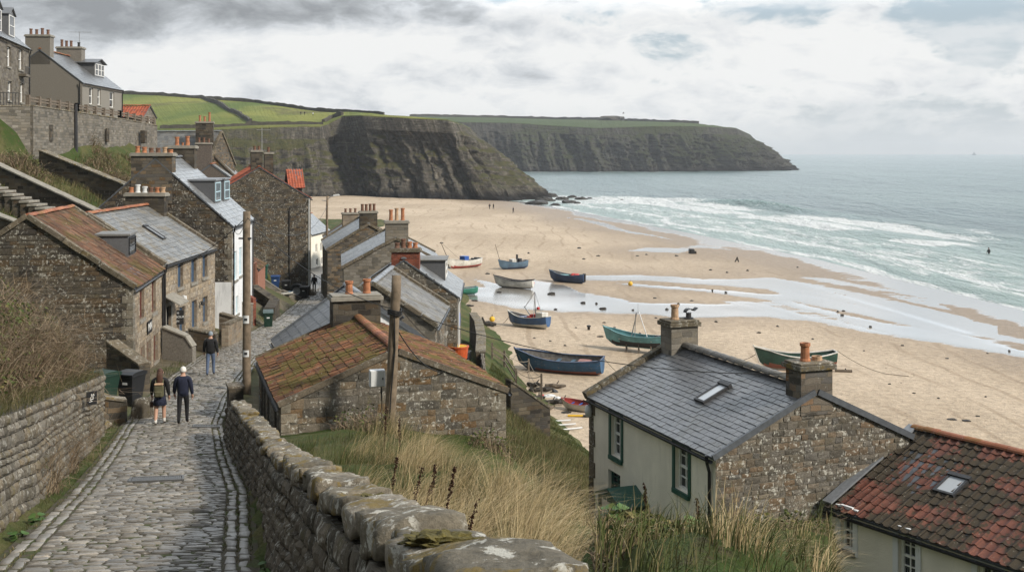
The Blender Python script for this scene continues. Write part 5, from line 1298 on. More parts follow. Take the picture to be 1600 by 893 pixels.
facing(L3, 'N', 'face_dark', seed=14, zmin=10.5); facing(R1, 'N', 'face_mid', seed=15); facing(R1, 'L', 'face_mid', seed=16); facing(RH, 'N', 'face_gable', seed=17, sh=(.12, .23), sw=(.18, .42))
facing(R3, 'R', 'face_mid', seed=18); facing(L4, 'N', 'face_dark', seed=19, sh=(.16, .3), sw=(.25, .6)); facing(R4, 'N', 'face_mid', seed=20)

def quoin_stones(h, corner, mat='skew', z1=None):
    mb = MB(); z = h.zb-.3; k = 0; top = z1 or h.ze
    while z < top-.1:
        hh = min(U(.24, .36), top-z); la, lb = (.42, .24) if k % 2 else (.24, .42); t_ = .028; j = U(-.02, .02)
        x0, x1 = (h.W-la+j, h.W+t_) if corner == 'R' else (-t_, la+j); mb.box(x0, x1, -t_, lb+j, h.z(z)+.008, h.z(z+hh)-.006); z += hh; k += 1
    mb.build('quoins', M[mat], h.root, bevel=.015)
M['quoin'] = rubble('quoin stone', [(.13,.115,.09),(.18,.16,.125),(.15,.135,.11),(.22,.19,.145)], .5, .35, (.1,.085,.04))
quoin_stones(L1, 'R', 'quoin'); quoin_stones(R1, 'L', 'quoin'); quoin_stones(R1, 'R', 'quoin'); quoin_stones(L3, 'R', 'quoin'); quoin_stones(L4, 'R', 'quoin'); quoin_stones(RH, 'R', 'quoin', 9.8)
# ================================================================== cobbled lane
def frame(Y):
    l, r = float(xl(Y)), float(xr(Y)); return l, r, float(zr(Y))
def road_pt(Y, f, dz=0.0):     # f across: 0 left edge, 1 right edge; rows lie square to the lane
    l, r, z = frame(Y); e = .5; l2, r2, z2 = frame(Y+e)
    d = Vector(((l2+r2-l-r)/2, e, z2-z)).normalized(); x = Vector((d.y, -d.x, 0)).normalized()
    w_ = (r-l)*x.x; c = Vector(((l+r)/2, Y, z)); p = c+x*(f-.5)*w_
    return Vector((p.x, p.y, float(zr(p.y))+dz+.05*(1-(2*f-1)**2)))
V, Q, rv = [], [], []
def sett(c4, h, rnd, rough=.012):
    """c4: four corners (a,b,c,d) on the bed; raised, slightly domed block"""
    b = len(V); cen = (c4[0]+c4[1]+c4[2]+c4[3])/4
    for p in c4: V.append(p)
    tilt = [U(-rough, rough) for _ in range(4)]
    for p, tz in zip(c4, tilt):
        q = cen+(p-cen)*.93; V.append(Vector((q.x, q.y, q.z+h*.72+tz*.6)))
    for p, tz in zip(c4, tilt):
        q = cen+(p-cen)*.72; V.append(Vector((q.x, q.y, q.z+h+tz)))
    for i in range(4):
        j = (i+1) % 4
        Q.append((b+i, b+j, b+4+j, b+4+i)); rv.append(rnd); Q.append((b+4+i, b+4+j, b+8+j, b+8+i)); rv.append(rnd)
    Q.append((b+8, b+9, b+10, b+11)); rv.append(rnd)
Y = 1.0; row = 0
while Y < 118:
    l, r, _ = frame(Y); wid = r-l; st = U(.1, .155) if Y < 70 else .3
    f = .117; g = .006/wid
    jit = U(0, .05)
    while f < .883:
        w_ = (U(.16, .46) if Y < 70 else U(.3, .6))/wid; f1 = min(.883, f+w_)
        if .883-f1 < .03: f1 = .883
        gy = U(.008, .018); ya, yb = Y+gy+U(-.012, .012), Y+st-gy+U(-.012, .012)
        c4 = [road_pt(ya, f+g), road_pt(ya+U(-.012, .012), f1-g), road_pt(yb, f1-g), road_pt(yb+U(-.012, .012), f+g)]
        if R() > .015: sett(c4, U(.038, .06), R(), .015)
        f = f1
    Y += st; row += 1
# kerb setts along both edges
for (f0, f1) in ((.0, .055), (.058, .113), (.887, .942), (.945, 1.0)):
    Y = 1.0
    while Y < 118:
        st = U(.28, .62); g = .012
        c4 = [road_pt(Y+g, f0+.004), road_pt(Y+g, f1-.004), road_pt(Y+st-g, f1-.004), road_pt(Y+st-g, f0+.004)]
        w_ = .007
        c4 = [p+Vector((U(-.03, .03), U(-.03, .03), 0)) for p in c4]
        if R() > .04: sett(c4, U(.036, .055), R(), .015)
        Y += st
t = NT('cobble stone'); o = t.pos(); rr = t.attr('rnd')
c = t.ramp(rr, [(.08,(.115,.102,.084)),(.3,(.205,.187,.16)),(.5,(.155,.14,.118)),(.7,(.245,.225,.195)),(.9,(.18,.162,.135)),(.98,(.31,.28,.24))])
fn = t.noise(o, 26, 5, .7); md = t.noise(o, 3, 5, .6); bg = t.noise(o, .45, 3)
c = t.mix(.6, c, t.ramp(fn, [(.3, .5), (.7, 1.35)]), 'MULTIPLY'); c = t.mix(.6, c, t.ramp(md, [(.3, .55), (.68, 1.2)]), 'MULTIPLY')
c = t.mix(.35, c, t.ramp(bg, [(.35, .5), (.65, 1.2)]), 'MULTIPLY')
M['cobble'] = t.out(c, t.ramp(md, [(.3, .28), (.7, .6)]), t.bump(t.math('ADD', fn, t.math('MULTIPLY', md, 1.5)), .55, .012), .35)
t = NT('lane bed'); o = t.pos(); f_ = t.noise(o, 2.2, 5, .65); g_ = t.noise(o, 30, 3)
c = t.mix(t.step(f_, .46, .6), (.075, .065, .048), (.06, .07, .028)); c = t.mix(.5, c, t.ramp(g_, [(.3, .4), (.7, 1.5)]), 'MULTIPLY')
M['lanebed'] = t.out(c, .95, t.bump(g_, .8, .02), .1)
bed = [[tuple(road_pt(y, f, .032)) for f in np.linspace(-.03, 1.03, 9)] for y in np.concatenate([np.arange(.5, 118, .5)])]
mb = MB(); mb.grid(bed); bd = mb.build('lane_bed', M['lanebed'], smooth=True); tag(bd, 'dark mossy earth in the joints of the cobbled lane', kind='structure')
lane = np_mesh('cobbled_lane', [tuple(v) for v in V], Q, M['cobble'], smooth=False, fattrs={'rnd': rv}); tag(lane, 'grey stone sett lane running downhill to the beach', kind='structure')
far = [[tuple(road_pt(y, f, .06)) for f in np.linspace(0, 1, 5)] for y in np.arange(117.5, 178, 2)]
mb = MB(); mb.grid(far); fr = mb.build('lane_beyond', M['cobble'], smooth=True); tag(fr, 'far end of the grey lane bending left', kind='structure')

# drain grates
def grate(px0, px1, py0, py1, label, n):
    pm = (py0+py1)/2
    Yc = 20.0
    for _ in range(60): Yc = (CZ-float(zr(Yc)))*F/(pm-HZ)*.5+Yc*.5
    l, r, z = frame(Yc); x0, x1 = (px0-800)*Yc/F, (px1-800)*Yc/F; f0, f1 = (x0-l)/(r-l), (x1-l)/(r-l); dy = Yc*(py1-py0)/(pm-HZ)*1.0
    root = empty('drain_grate', road_pt(Yc, (f0+f1)/2, .05), 0, label, 'drain grate', None); wl = (x1-x0)/2
    ax_ = (road_pt(Yc, f1)-road_pt(Yc, f0)).normalized(); ay_ = road_pt(Yc+.3, .5)-road_pt(Yc-.3, .5); ay_ = (ay_-ax_*ay_.dot(ax_)).normalized(); root.rotation_euler = Matrix((ax_, ay_, ax_.cross(ay_))).transposed().to_euler()
    mb = MB(); d_ = dy/2
    for (q0, q1, w0, w1) in ((-wl, wl, -d_, -d_+.06), (-wl, wl, d_-.06, d_), (-wl, -wl+.05, -d_+.06, d_-.06), (wl-.05, wl, -d_+.06, d_-.06)): mb.box(q0, q1, w0, w1, -.02, .03)
    mb.build('frame', M['grate'], root)
    mb = MB()
    for k in range(n):
        x = -wl+.06+(2*wl-.12)*(k+.5)/n; mb.box(x-.018, x+.018, -d_+.06, d_-.06, -.02, .022)
    mb.build('bars', M['grate'], root)
    mb = MB(); mb.box(-wl+.05, wl-.05, -d_+.06, d_-.06, -.03, -.025); mb.build('pit', M['wood_black'], root)
grate(204, 286, 748, 762, 'wide iron drain grate across the middle of the lane', 26)
grate(302, 343, 668, 675, 'smaller iron drain grate near the bollard', 14)

# ================================================================== stone walls built of separate blocks
def course_face(path, zbot, ztop, out, thick_bot=0.0, sw=(.2, .5), shh=(.1, .2), bulge=.045, seed=1, follow=True):
    """path: plan points; zbot/ztop at each; out: +1 the stones face to the right of the path, -1 left. returns MB"""
    rs = random.Random(seed); pts = [Vector((x, y, 0)) for x, y in path]
    sl = [0.0]
    for a, b in zip(pts, pts[1:]): sl.append(sl[-1]+(b-a).length)
    def at(s):
        x = np.interp(s, sl, [p.x for p in pts]); y = np.interp(s, sl, [p.y for p in pts])
        i = min(max(int(np.searchsorted(sl, s))-1, 0), len(pts)-2); d = (pts[i+1]-pts[i]).normalized()
        return Vector((x, y, 0)), Vector((d.y, -d.x, 0))*out, float(np.interp(s, sl, zbot)), float(np.interp(s, sl, ztop))
    mb = MB(); H = max(b-a for a, b in zip(zbot, ztop)); v = 0.0
    def pt(s, h, o_):       # h: metres down from the top
        p, n, z0, z1 = at(s); hh = min(max(0, h+.13*(vnoise(s*.55, h*1.2, seed)-.5)*min(1, h*4)), z1-z0); b = thick_bot*hh/max(.1, z1-z0)
        return Vector((p.x, p.y, z1-hh))+n*(o_+b)
    # dark backing
    K = max(2, int(sl[-1]/.8)); mb.grid([[pt(sl[-1]*i/K, H*j/5, 0) for j in range(6)] for i in range(K+1)], 1, .1, flip=(out < 0))
    while v < H:
        rh = rs.uniform(*shh); s = rs.uniform(-.2, 0)
        while s < sl[-1]:
            w_ = rs.uniform(*sw)*(1.25 if rh > (shh[0]+shh[1])/2 else .9); s0, s1 = max(0, s), min(sl[-1], s+w_); s += w_
            if s1-s0 < .05: continue
            _, _, z0, z1 = at((s0+s1)/2)
            if v > z1-z0: continue
            g = .011; b = bulge*rs.uniform(.5, 1.5); va, vb = v+g, min(v+rh-g, z1-z0)
            if vb-va < .03: continue
            j = lambda: rs.uniform(-.018, .018)
            N = 4; ring = []
            for a in range(N):
                line = []
                for c in range(N):
                    fs, fv = a/(N-1), c/(N-1); edge = (a in (0, N-1)) or (c in (0, N-1)); corner = (a in (0, N-1)) and (c in (0, N-1))
                    k = (.0 if corner else .35) if edge else 1.0
                    line.append(pt(s0+g+(s1-s0-2*g)*fs+(j()*.7), va+(vb-va)*fv+j()*.6, .012+b*k+j()*.5))
                ring.append(line)
            mb.grid(ring, 0, rs.random(), flip=(out < 0))
            # returns into the wall
            per = [ring[a][0] for a in range(N)]+[ring[N-1][c] for c in range(1, N)]+[ring[a][N-1] for a in range(N-2, -1, -1)]+[ring[0][c] for c in range(N-2, 0, -1)]
            _, n, _, _ = at((s0+s1)/2); back = [p-n*(b+.05) for p in per]; L = len(per)
            mb.add(per+back, [((i+1) % L, i, L+i, L+(i+1) % L) if out > 0 else (i, (i+1) % L, L+(i+1) % L, L+i) for i in range(L)], 0, .3)
        v += rh
    return mb, at, sl
def rough_block(c, d, n, ln, wd, ht, seed, mat, name, parent, tiltk=.03):
    """one rough stone: c centre of its bed, d along, n across"""
    d = d.normalized(); n = n.normalized(); up = Vector((0, 0, 1)); up = (up-d*up.dot(d)).normalized()
    NX, NY, NZ = 13, 10, 5; mb = MB(); idx = {}; vs = []
    rs = random.Random(seed); ta, tb = rs.uniform(-tiltk, tiltk), rs.uniform(-tiltk, tiltk); off = Vector((seed*1.7, seed*.3, seed*2.1))
    tp = [rs.uniform(.86, 1.06) for _ in range(4)]
    def P3(i, j, k):
        u, v, w_ = i/(NX-1)*2-1, j/(NY-1)*2-1, k/(NZ-1)
        r = 1 if w_ in (0, 1) else 1
        q4 = tp[0]*(1-u)*(1-v)/4+tp[1]*(1+u)*(1-v)/4+tp[2]*(1+u)*(1+v)/4+tp[3]*(1-u)*(1+v)/4
        p = Vector((u*ln/2, v*wd/2*q4, w_*ht*(1-.1*(abs(u)**4+abs(v)**4))+(u*ta+v*tb)*1.0))
        rnd_ = (abs(u) > .99)+(abs(v) > .99)+(w_ in (0, 1)); p.x *= 1-.03*max(0, rnd_-1); p.y *= 1-.03*max(0, rnd_-1)
        nn = mnoise.noise_vector(p*2.6+off)*.06+mnoise.noise_vector(p*8+off)*.026+mnoise.noise_vector(p*19+off)*.012; p += nn
        return c+d*p.x+n*p.y+up*p.z
    for i in range(NX):
        for j in range(NY):
            for k in range(NZ):
                if i in (0, NX-1) or j in (0, NY-1) or k in (0, NZ-1): idx[i, j, k] = len(vs); vs.append(P3(i, j, k))
    fs = []
    def q(a, b, c_, e): fs.append((idx[a], idx[b], idx[c_], idx[e]))
    for i in range(NX-1):
        for j in range(NY-1): q((i,j,NZ-1), (i+1,j,NZ-1), (i+1,j+1,NZ-1), (i,j+1,NZ-1)); q((i,j+1,0), (i+1,j+1,0), (i+1,j,0), (i,j,0))
        for k in range(NZ-1): q((i,0,k), (i+1,0,k), (i+1,0,k+1), (i,0,k+1)); q((i,NY-1,k+1), (i+1,NY-1,k+1), (i+1,NY-1,k), (i,NY-1,k))
    for j in range(NY-1):
        for k in range(NZ-1): q((0,j,k+1), (0,j+1,k+1), (0,j+1,k), (0,j,k)); q((NX-1,j,k), (NX-1,j+1,k), (NX-1,j+1,k+1), (NX-1,j,k+1))
    if d.cross(n).z < 0: fs = [f[::-1] for f in fs]
    mb.add(vs, fs, 0, rs.random())
    return mb.build(name, mat, parent, smooth=True, uv=False)

M['moss'] = plain('dark olive moss', (.085, .07, .018), .95, .5, 1.0, 25)
# the coping wall on the seaward side
cw = empty('coping_wall', (0, 0, 0), 0, 'rough stone wall with heavy mossy coping stones running down beside the lane', 'stone wall')
ys = [1.5, 2.5, 4, 6, 7.6, 10, 12, 14, 16.2, 19, 21.5, 24, 27, 29.5, 32, 33.2]
cx = lambda y: float(np.interp(y, WY, WX)); cz = lambda y: float(np.interp(y, WY, WZ))
path = [(cx(y)-.24, y) for y in ys]; zt = [cz(y)-.2 for y in ys]; zbt = [min(cz(y)-.7, float(zr(y))-.15) for y in ys]
mb, at_, sl_ = course_face(path, zbt, zt, -1, .12, (.24, .62), (.12, .25), .05, 5); mb.build('street_face', [M['wallstone_dark'], M['mortar']], cw, smooth=False, uv=False)
path2 = [(cx(y)+.24, y) for y in ys]
mb, _, _ = course_face(path2, [z-1.6 for z in zt], zt, 1, .1, (.25, .6), (.14, .24), .05, 6); mb.build('bank_face', [M['wallstone_dark'], M['mortar']], cw, smooth=False, uv=False)
mb, _, _ = course_face([(cx(33.2)-.24, 33.2), (cx(33.2)+.24, 33.2)], [9.0, 9.0], [zt[-1]]*2, -1, .0, (.2, .4), (.12, .2), .04, 7)
mb.build('end_face', [M['wallstone_dark'], M['mortar']], cw, uv=False)
y = 1.9; k = 0
while y < 33:
    ln = U(.5, 1.0) if y < 12 else U(.4, .85); y1 = y+ln*.97; ym = (y+y1)/2
    a = Vector((cx(y), y, cz(y))); b = Vector((cx(y1), y1, cz(y1))); d = b-a; n = Vector((-d.y, d.x, 0)); ht = U(.11, .21)
    rough_block((a+b)/2-Vector((0, 0, ht+.0))+Vector((U(-.03, .03), 0, U(-.03, .04))), d, n, d.length*.985, U(.42, .54), ht, k*3+1, M['coping'], 'coping_stone', cw, .02)
    if k in (3, 5, 8, 13, 19):
        mp = (a+b)/2; bm = bmesh.new(); bmesh.ops.create_icosphere(bm, subdivisions=4, radius=1)
        for v in bm.verts:
            n_ = mnoise.fractal(v.co*2.2+Vector((k, 0, 0)), 1.0, 2.0, 5); v.co *= 1+.45*n_; v.co = Vector((v.co.x*.15, v.co.y*.2, v.co.z*.035+.012*n_))
        me = bpy.data.meshes.new('moss_cushion'); bm.to_mesh(me); bm.free(); me.materials.append(M['moss']); o = bpy.data.objects.new('moss_cushion', me); C.objects.link(o); o.parent = cw; o.location = mp+Vector((U(-.08, .08), 0, -.015)); o.rotation_euler = (math.atan2(d.z, d.y), 0, 0)
    y = y1+.012; k += 1

# the retaining wall on the landward side
lw = empty('retaining_wall', (0, 0, 0), 0, 'grey dry stone retaining wall under the brambles on the uphill side of the lane', 'stone wall')
yl = [1, 5, 9, 13, 16.2, 20, 24, 28, 31, 34.3]
top = lambda y: float(np.interp(y, [0, 10, 18, 34.3], [17.3, 15.4, 13.75, 11.35]))
px_ = lambda y: float(xl(y))-.42-.25*max(0, (24-y)/24)
mb, _, _ = course_face([(px_(y), y) for y in yl], [float(zr(y))-.25 for y in yl], [top(y) for y in yl], 1, -.0, (.2, .5), (.11, .26), .05, 9)
mb.build('street_face', [M['wallstone'], M['mortar']], lw, smooth=False, uv=False)
mb, _, _ = course_face([(px_(34.3), 34.3), (px_(34.3)-1.6, 34.5)], [9.2, 9.2], [11.35, 11.5], 1, 0, (.2, .5), (.1, .2), .05, 10)
mb.build('end_face', [M['wallstone'], M['mortar']], lw, uv=False)
mb = MB(); mb.grid([[Vector((px_(y)-e, y, top(y)+.0)) for e in (0, .5, 1.0)] for y in yl], 0, .2, flip=True); mb.build('wall_top', M['mortar'], lw, uv=False)
p = P(98, 631, 29.2); wp = empty('wall_plaque', (px_(29.2)+.1, 29.2, 11.75), 0, 'small black plaque with white marks on the dry stone wall', 'plaque')
dpl = math.atan2(px_(30)-px_(28), 2)
wp.rotation_euler = (0, 0, .75); wp.location.x += .16
mb = MB(); mb.box(-.13, .13, -.03, .0, -.17, .17); mb.build('board', M['wood_black'], wp)
def letters(txt, size, mat, parent, loc, rot, name='lettering', scale=(1, 1, 1)):
    cu = bpy.data.curves.new(name, 'FONT'); cu.body = txt; cu.size = size; cu.extrude = .004; cu.align_x = 'CENTER'; cu.align_y = 'CENTER'; cu.materials.append(M[mat])
    o = bpy.data.objects.new(name, cu); C.objects.link(o); o.parent = parent; o.location = loc; o.rotation_euler = rot; o.scale = scale
    return o
letters('VDS', .12, 'wood_white', wp, (0, -.035, 0), (math.pi/2, math.radians(-75), 0))

# ================================================================== little walls, steps and yards along the lane
def wall_run(name, label, pts, h, th, mat, coping=None, cat='wall', group=None, base=None, sunk=.5, ztops=None, parts=True, cap_h=.09):
    """pts plan points; simple masonry wall with a capping"""
    root = empty(name, (pts[0][0], pts[0][1], 0), 0, label, cat, group); ox, oy = pts[0]
    mb = MB(); mc = MB()
    for i in range(len(pts)-1):
        (x0, y0), (x1, y1) = pts[i], pts[i+1]; d = Vector((x1-x0, y1-y0, 0)).normalized(); n = Vector((-d.y, d.x, 0))*th/2
        za, zb_ = (ztops[i], ztops[i+1]) if ztops else (zland(x0, y0)+h, zland(x1, y1)+h)
        ba, bb = (base[i], base[i+1]) if base else (zland(x0, y0)-sunk, zland(x1, y1)-sunk)
        A = Vector((x0-ox, y0-oy, 0)); B = Vector((x1-ox, y1-oy, 0))
        q = [A-n, B-n, B+n, A+n]; zl = [ba, bb, bb, ba]; zh = [za, zb_, zb_, za]
        mb.add([(p.x, p.y, z) for p, z in zip(q, zl)]+[(p.x, p.y, z) for p, z in zip(q, zh)], [(4,5,6,7),(0,1,5,4),(1,2,6,5),(2,3,7,6),(3,0,4,7)])
        if coping:
            L = (B-A).length; k = max(1, int(L/.6))
            for j in range(k):
                f0, f1 = j/k, (j+.98)/k; p0 = A+(B-A)*f0; p1 = A+(B-A)*f1
                mc.bar((p0.x, p0.y, za+(zb_-za)*f0+cap_h/2+U(0, .015)), (p1.x, p1.y, za+(zb_-za)*f1+cap_h/2+U(0, .015)), th+.09+U(-.02, .02), cap_h)
    mb.build('masonry', M[mat], root)
    if coping: mc.build('coping', M[coping], root, bevel=.015)
    return root
wall_run('bin_wall', 'low coursed wall in front of the two dark bins', [(-13.85, 37.4), (-12.95, 36.6), (-12.35, 36.9)], .75, .35, 'stone_mid', 'coping')
for i, (x, y_, w_, d_) in enumerate(((-13.0, 35.9, .75, .5), (-12.75, 35.45, .8, .45))):
    z = zland(x, y_); rough_block(Vector((x, y_, z-.05)), Vector((1, -.3, 0)), Vector((.3, 1, 0)), w_, d_, .2-.06*i, 60+i, M['coping'], 'stone_step', None)
    o = bpy.data.objects[-1] if False else None
for o in list(C.objects):
    if o.name.startswith('stone_step'): tag(o, 'rough flat stone step beside the low bin wall', 'step', 'steps by the bin wall')
rough_block(Vector((-12.05, 37.6, zland(-12.05, 37.6)-.1)), Vector((.3, 1, 0)), Vector((1, -.3, 0)), .7, .5, .85, 71, M['wallstone_dark'], 'guard_stone', None)
tag(bpy.data.objects['guard_stone'], 'rounded boulder standing at the corner of the low bin wall', 'stone')
# sloped buttress against the first cottage
bt = P(207, 560, 44.5)
wall_run('buttress_wall', 'mossy sloping wall against the corner of the first cottage', [(-15.5, 44.6), (-13.9, 43.6)], 1, .5, 'stone_dark', 'skew', ztops=[10.6, 9.9])
wall_run('garden_wall', 'curved end wall with sloping cap between the first two cottages', [(-16.0, 53.0), (-14.9, 52.8), (-14.55, 52.75)], 1, .4, 'harl', 'concrete', ztops=[9.9, 9.5, 9.0])
wall_run('garden_wall', 'mossy low wall enclosing the small garden before the blue windowed cottage', [(-16.0, 57.2), (-14.6, 57.0)], .95, .35, 'stone_dark', 'skew')
wall_run('garden_wall', 'stone garden wall with a row of openings beside the lane', [(-14.75, 59.2), (-15.0, 63.4), (-16.1, 63.6)], 1.25, .35, 'stone_tan', 'skew')
wall_run('garden_wall', 'short pale stone gate wall in front of the white house', [(-15.2, 63.9), (-15.6, 66.5)], 1.0, .3, 'stone_grey', 'concrete')
wall_run('yard_wall', 'red brick yard wall holding the dark green bins', [(-17.2, 70.0), (-16.4, 69.4), (-16.0, 70.6)], 1.35, .3, 'stone_grey', 'concrete')
wall_run('brick_bay', 'dark red brick bay behind the yard wall', [(-17.2, 72.2), (-16.0, 71.6)], 1.7, .3, 'brick')
wall_run('rubble_wall', 'tumbled dark rubble wall behind the bins beside the lane', [(-16.0, 76.0), (-16.6, 80.5), (-18.4, 82)], .95, .7, 'stone_dark', None)
wall_run('kerb_wall', 'low kerb of pale flat stones around the bin lawn', [(-21.6, 96.5), (-19.6, 97.5), (-18.8, 101.5)], .25, .5, 'stone_grey', 'concrete')
wall_run('lane_wall', 'short dark stone pier at the barn corner by the lane', [(-9.25, 38.3), (-8.9, 37.2)], 1.05, .45, 'stone_dark', 'skew')
# garden plot between
def bin_(name, loc, rz, mat, label, group=None, s=1.0, lidmat=None):
    r = empty(name, loc, rz, label, 'wheelie bin', group); r.scale = (s, s, s)
    mb = MB(); a, b = .23, .29; d0, d1 = .27, .36
    lo = [(-a,-d0,.06),(a,-d0,.06),(a,d0-.06,.06),(-a,d0-.06,.06)]; hi = [(-b,-d1,.98),(b,-d1,.98),(b,d1,.98),(-b,d1,.98)]
    mb.add(lo+hi, [(3,2,1,0),(0,1,5,4),(1,2,6,5),(2,3,7,6),(3,0,4,7)]); mb.box(-b-.025, b+.025, -d1-.025, d1+.025, .93, .985)
    mb.build('body', M[mat], r, bevel=.012)
    mb = MB(); pr = [(-d1-.05, .99), (-d1-.05, 1.03), (-.2, 1.085), (.2, 1.09), (d1+.03, 1.04), (d1+.03, .99)]
    for x in (-b-.03, b+.03): pass
    mb.grid([[(x, y_, z) for y_, z in pr] for x in (-b-.03, -b*.3, b*.3, b+.03)]); mb.add([(-b-.03, y_, z) for y_, z in pr], [(5,4,3,2,1,0)]); mb.add([(b+.03, y_, z) for y_, z in pr], [(0,1,2,3,4,5)])
    mb.build('lid', M[lidmat or mat], r)
    mb = MB(); mb.tube([(-b+.03, d1+.07, .97), (b-.03, d1+.07, .97)], .018, 8); mb.bar((-b+.06, d1, .95), (-b+.06, d1+.08, .97), .03, .03); mb.bar((b-.06, d1, .95), (b-.06, d1+.08, .97), .03, .03); mb.build('handle', M[mat], r)
    for x in (-.25, .25):
        mb = MB(); mb.tube([(x-.03, d0-.03, .1), (x+.03, d0-.03, .1)], .1, 12); mb.build('wheel', M['bin_black'], r)
    mb = MB(); mb.box(-.09, .09, -d1*.93-.005, -d1*.93+.004, .7, .8); mb.build('sticker', M['plastic_white'], r)
    return r
def gz(x, y): return (x, y, zland(x, y)-.02)
bin_('wheelie_bin', gz(-14.0, 39.6), -.5, 'bin_dkgreen', 'dark green wheelie bin behind the low wall by the first cottage', s=1.12)
bin_('wheelie_bin', gz(-13.35, 40.4), -.3, 'bin_black', 'black wheelie bin next to the buttress of the first cottage', s=1.12)
bin_('wheelie_bin', gz(-15.15, 71.6), .2, 'bin_dkgreen', 'front dark green wheelie bin at the brick yard beside the lane')
bin_('wheelie_bin', gz(-15.45, 73.0), .2, 'bin_dkgreen', 'dark green wheelie bin half hidden behind its twin at the brick yard')
bin_('wheelie_bin', gz(-17.0, 74.3), 1.2, 'bin_blue', 'blue lidded bin in the yard below the white house')
for x, m_, l in ((-21.9, 'bin_green', 'teal green wheelie bin against the tall gable with red roof'), (-20.9, 'bin_blue', 'blue wheelie bin between a green and a black one at the tall gable'), (-20.0, 'bin_black', 'black wheelie bin against the tall gable beside the blue one')):
    bin_('wheelie_bin', gz(x, 101.8+.3*(x+21)), .1, m_, l, s=1.2)
bin_('wheelie_bin', gz(-18.55, 103.2), -.2, 'bin_black', 'black wheelie bin with round pale sticker on the grass near the lone walker', s=1.15)
# tractor wheel, small dinghy by the bins
tw_ = empty('tractor_wheel', gz(-19.35, 103.5), .1, 'big dark tractor wheel leaning by the bins at the tall gable', 'wheel'); tw_.location.z += .62
mb = MB(); n_ = 22
prof = [(.36, -.17), (.56, -.19), (.64, -.12), (.64, .12), (.56, .19), (.36, .17)]
mb.grid([[(r_*math.cos(2*math.pi*k/n_), yv, r_*math.sin(2*math.pi*k/n_)) for r_, yv in prof] for k in range(n_+1)], flip=True); mb.build('tyre', M['bin_black'], tw_)
mb = MB(); mb.grid([[(r_*math.cos(2*math.pi*k/n_), yv, r_*math.sin(2*math.pi*k/n_)) for r_, yv in [(.37, -.15), (.3, -.08), (.12, -.06), (.0, -.09)]] for k in range(n_+1)], flip=False); mb.build('rim', M['metal'], tw_)
# flower tub heap in the garden: plants come later
# bollard at the coping wall's end
bl = empty('bollard', (float(xr(32.4))+.28, 32.4, float(zr(32.4))-.02), 0, 'short black bollard at the far end of the coping wall', 'bollard')
mb = MB(); mb.lathe([(.11, 0), (.11, .05), (.085, .08), (.08, .72), (.1, .74), (.1, .8), (.06, .86), (.0, .88)], 14); mb.build('post', M['wood_black'], bl, smooth=False)
# dark shed door by the pole
# ================================================================== poles and wires
def pole(name, base, topp, r0, r1, label, cat='utility pole'):
    o = empty(name, base, 0, label, cat); b = Vector((0, 0, -.4)); e = Vector(topp)-Vector(base); mb = MB()
    n = 9; pts = [b+(e-b)*(i/n)+Vector((U(-.01, .01), U(-.01, .01), 0)) for i in range(n+1)]; rs_ = [r0+(r1-r0)*(i/n) for i in range(n+1)]
    mb.tube(pts, rs_, 12); mb.build('shaft', M['polewood'], o, smooth=True); return o, e
b0 = P(385.5, 616, 43.5); b0.z = zland(b0.x, b0.y)
p1, e1 = pole('utility_pole', b0, P(385.5, 330, 43.5), .165, .14, 'tall weathered wooden pole beside the lane and barn with two paper notices')
for (py, hh) in ((498, .3), (551, .25)):
    z = P(385, py, 43.5).z-b0.z; mb = MB()
    mb.grid([[(.168*math.sin(a), -.168*math.cos(a), z+dz) for dz in (-hh/2, hh/2)] for a in np.linspace(-.75, .75, 7)]); mb.build('notice', M['plastic_white'], p1)
    mb = MB(); mb.grid([[(.171*math.sin(a), -.171*math.cos(a), z+dz) for dz in (-.05, .05)] for a in np.linspace(-.35, .35, 5)]); mb.build('notice_mark', M['iron'], p1)
mb = MB(); z = P(385, 372, 43.5).z-b0.z; mb.bar((-.28, -.1, z), (.2, -.1, z), .06, .06); mb.build('bracket', M['iron'], p1)
b1 = P(607, 655, 31.2); b1.z = zland(b1.x, b1.y)
p2, e2 = pole('utility_pole', b1, P(620, 430, 31.4), .155, .13, 'leaning wooden pole in front of the barn gable with coiled black cables')
mb = MB(); zz = P(612, 487, 31.3).z-b1.z; k = zz/e2.z; cxp = e2*k
for j in range(3): mb.tube([cxp+Vector((.19*math.cos(a), .19*math.sin(a), .05*j-.06+.03*math.sin(2*a))) for a in np.linspace(0, 2*math.pi, 14)], .022, 6)
mb.tube([cxp+Vector((0, -.17, 0)), cxp+Vector((.02, -.19, -1.0)), e2*.25+Vector((.03, -.19, 0)), e2*.02+Vector((.03, -.2, 0))], .02, 6)
mb.build('cable_coil', M['cable'], p2)
bx_ = P(589, 590, 31.55); jb = empty('junction_box', bx_, .3, 'grey white electric junction box on the barn gable by the leaning pole', 'electric box')
mb = MB(); mb.box(-.21, .21, -.12, .1, -.23, .23); mb.build('case', M['plastic_white'], jb, bevel=.015); mb = MB(); mb.box(-.19, .19, -.14, -.122, -.21, .21); mb.build('door', M['plastic_white'], jb, bevel=.01); mb = MB(); mb.box(.12, .15, -.155, -.142, -.03, .03); mb.build('latch', M['iron'], jb)
mb = MB(); mb.tube([(.12, .0, -.23), (.14, 0, -.8), (.13, .02, -1.4)], .02, 6); mb.build('conduit', M['cable'], jb)
lp = P(509, 455, 112.5); lp.z = zland(lp.x, lp.y)
l1, e3 = pole('lamp_post', lp, P(511.5, 306, 112.5), .16, .1, 'wooden street lamp post far down the lane with one lamp arm', 'street lamp')
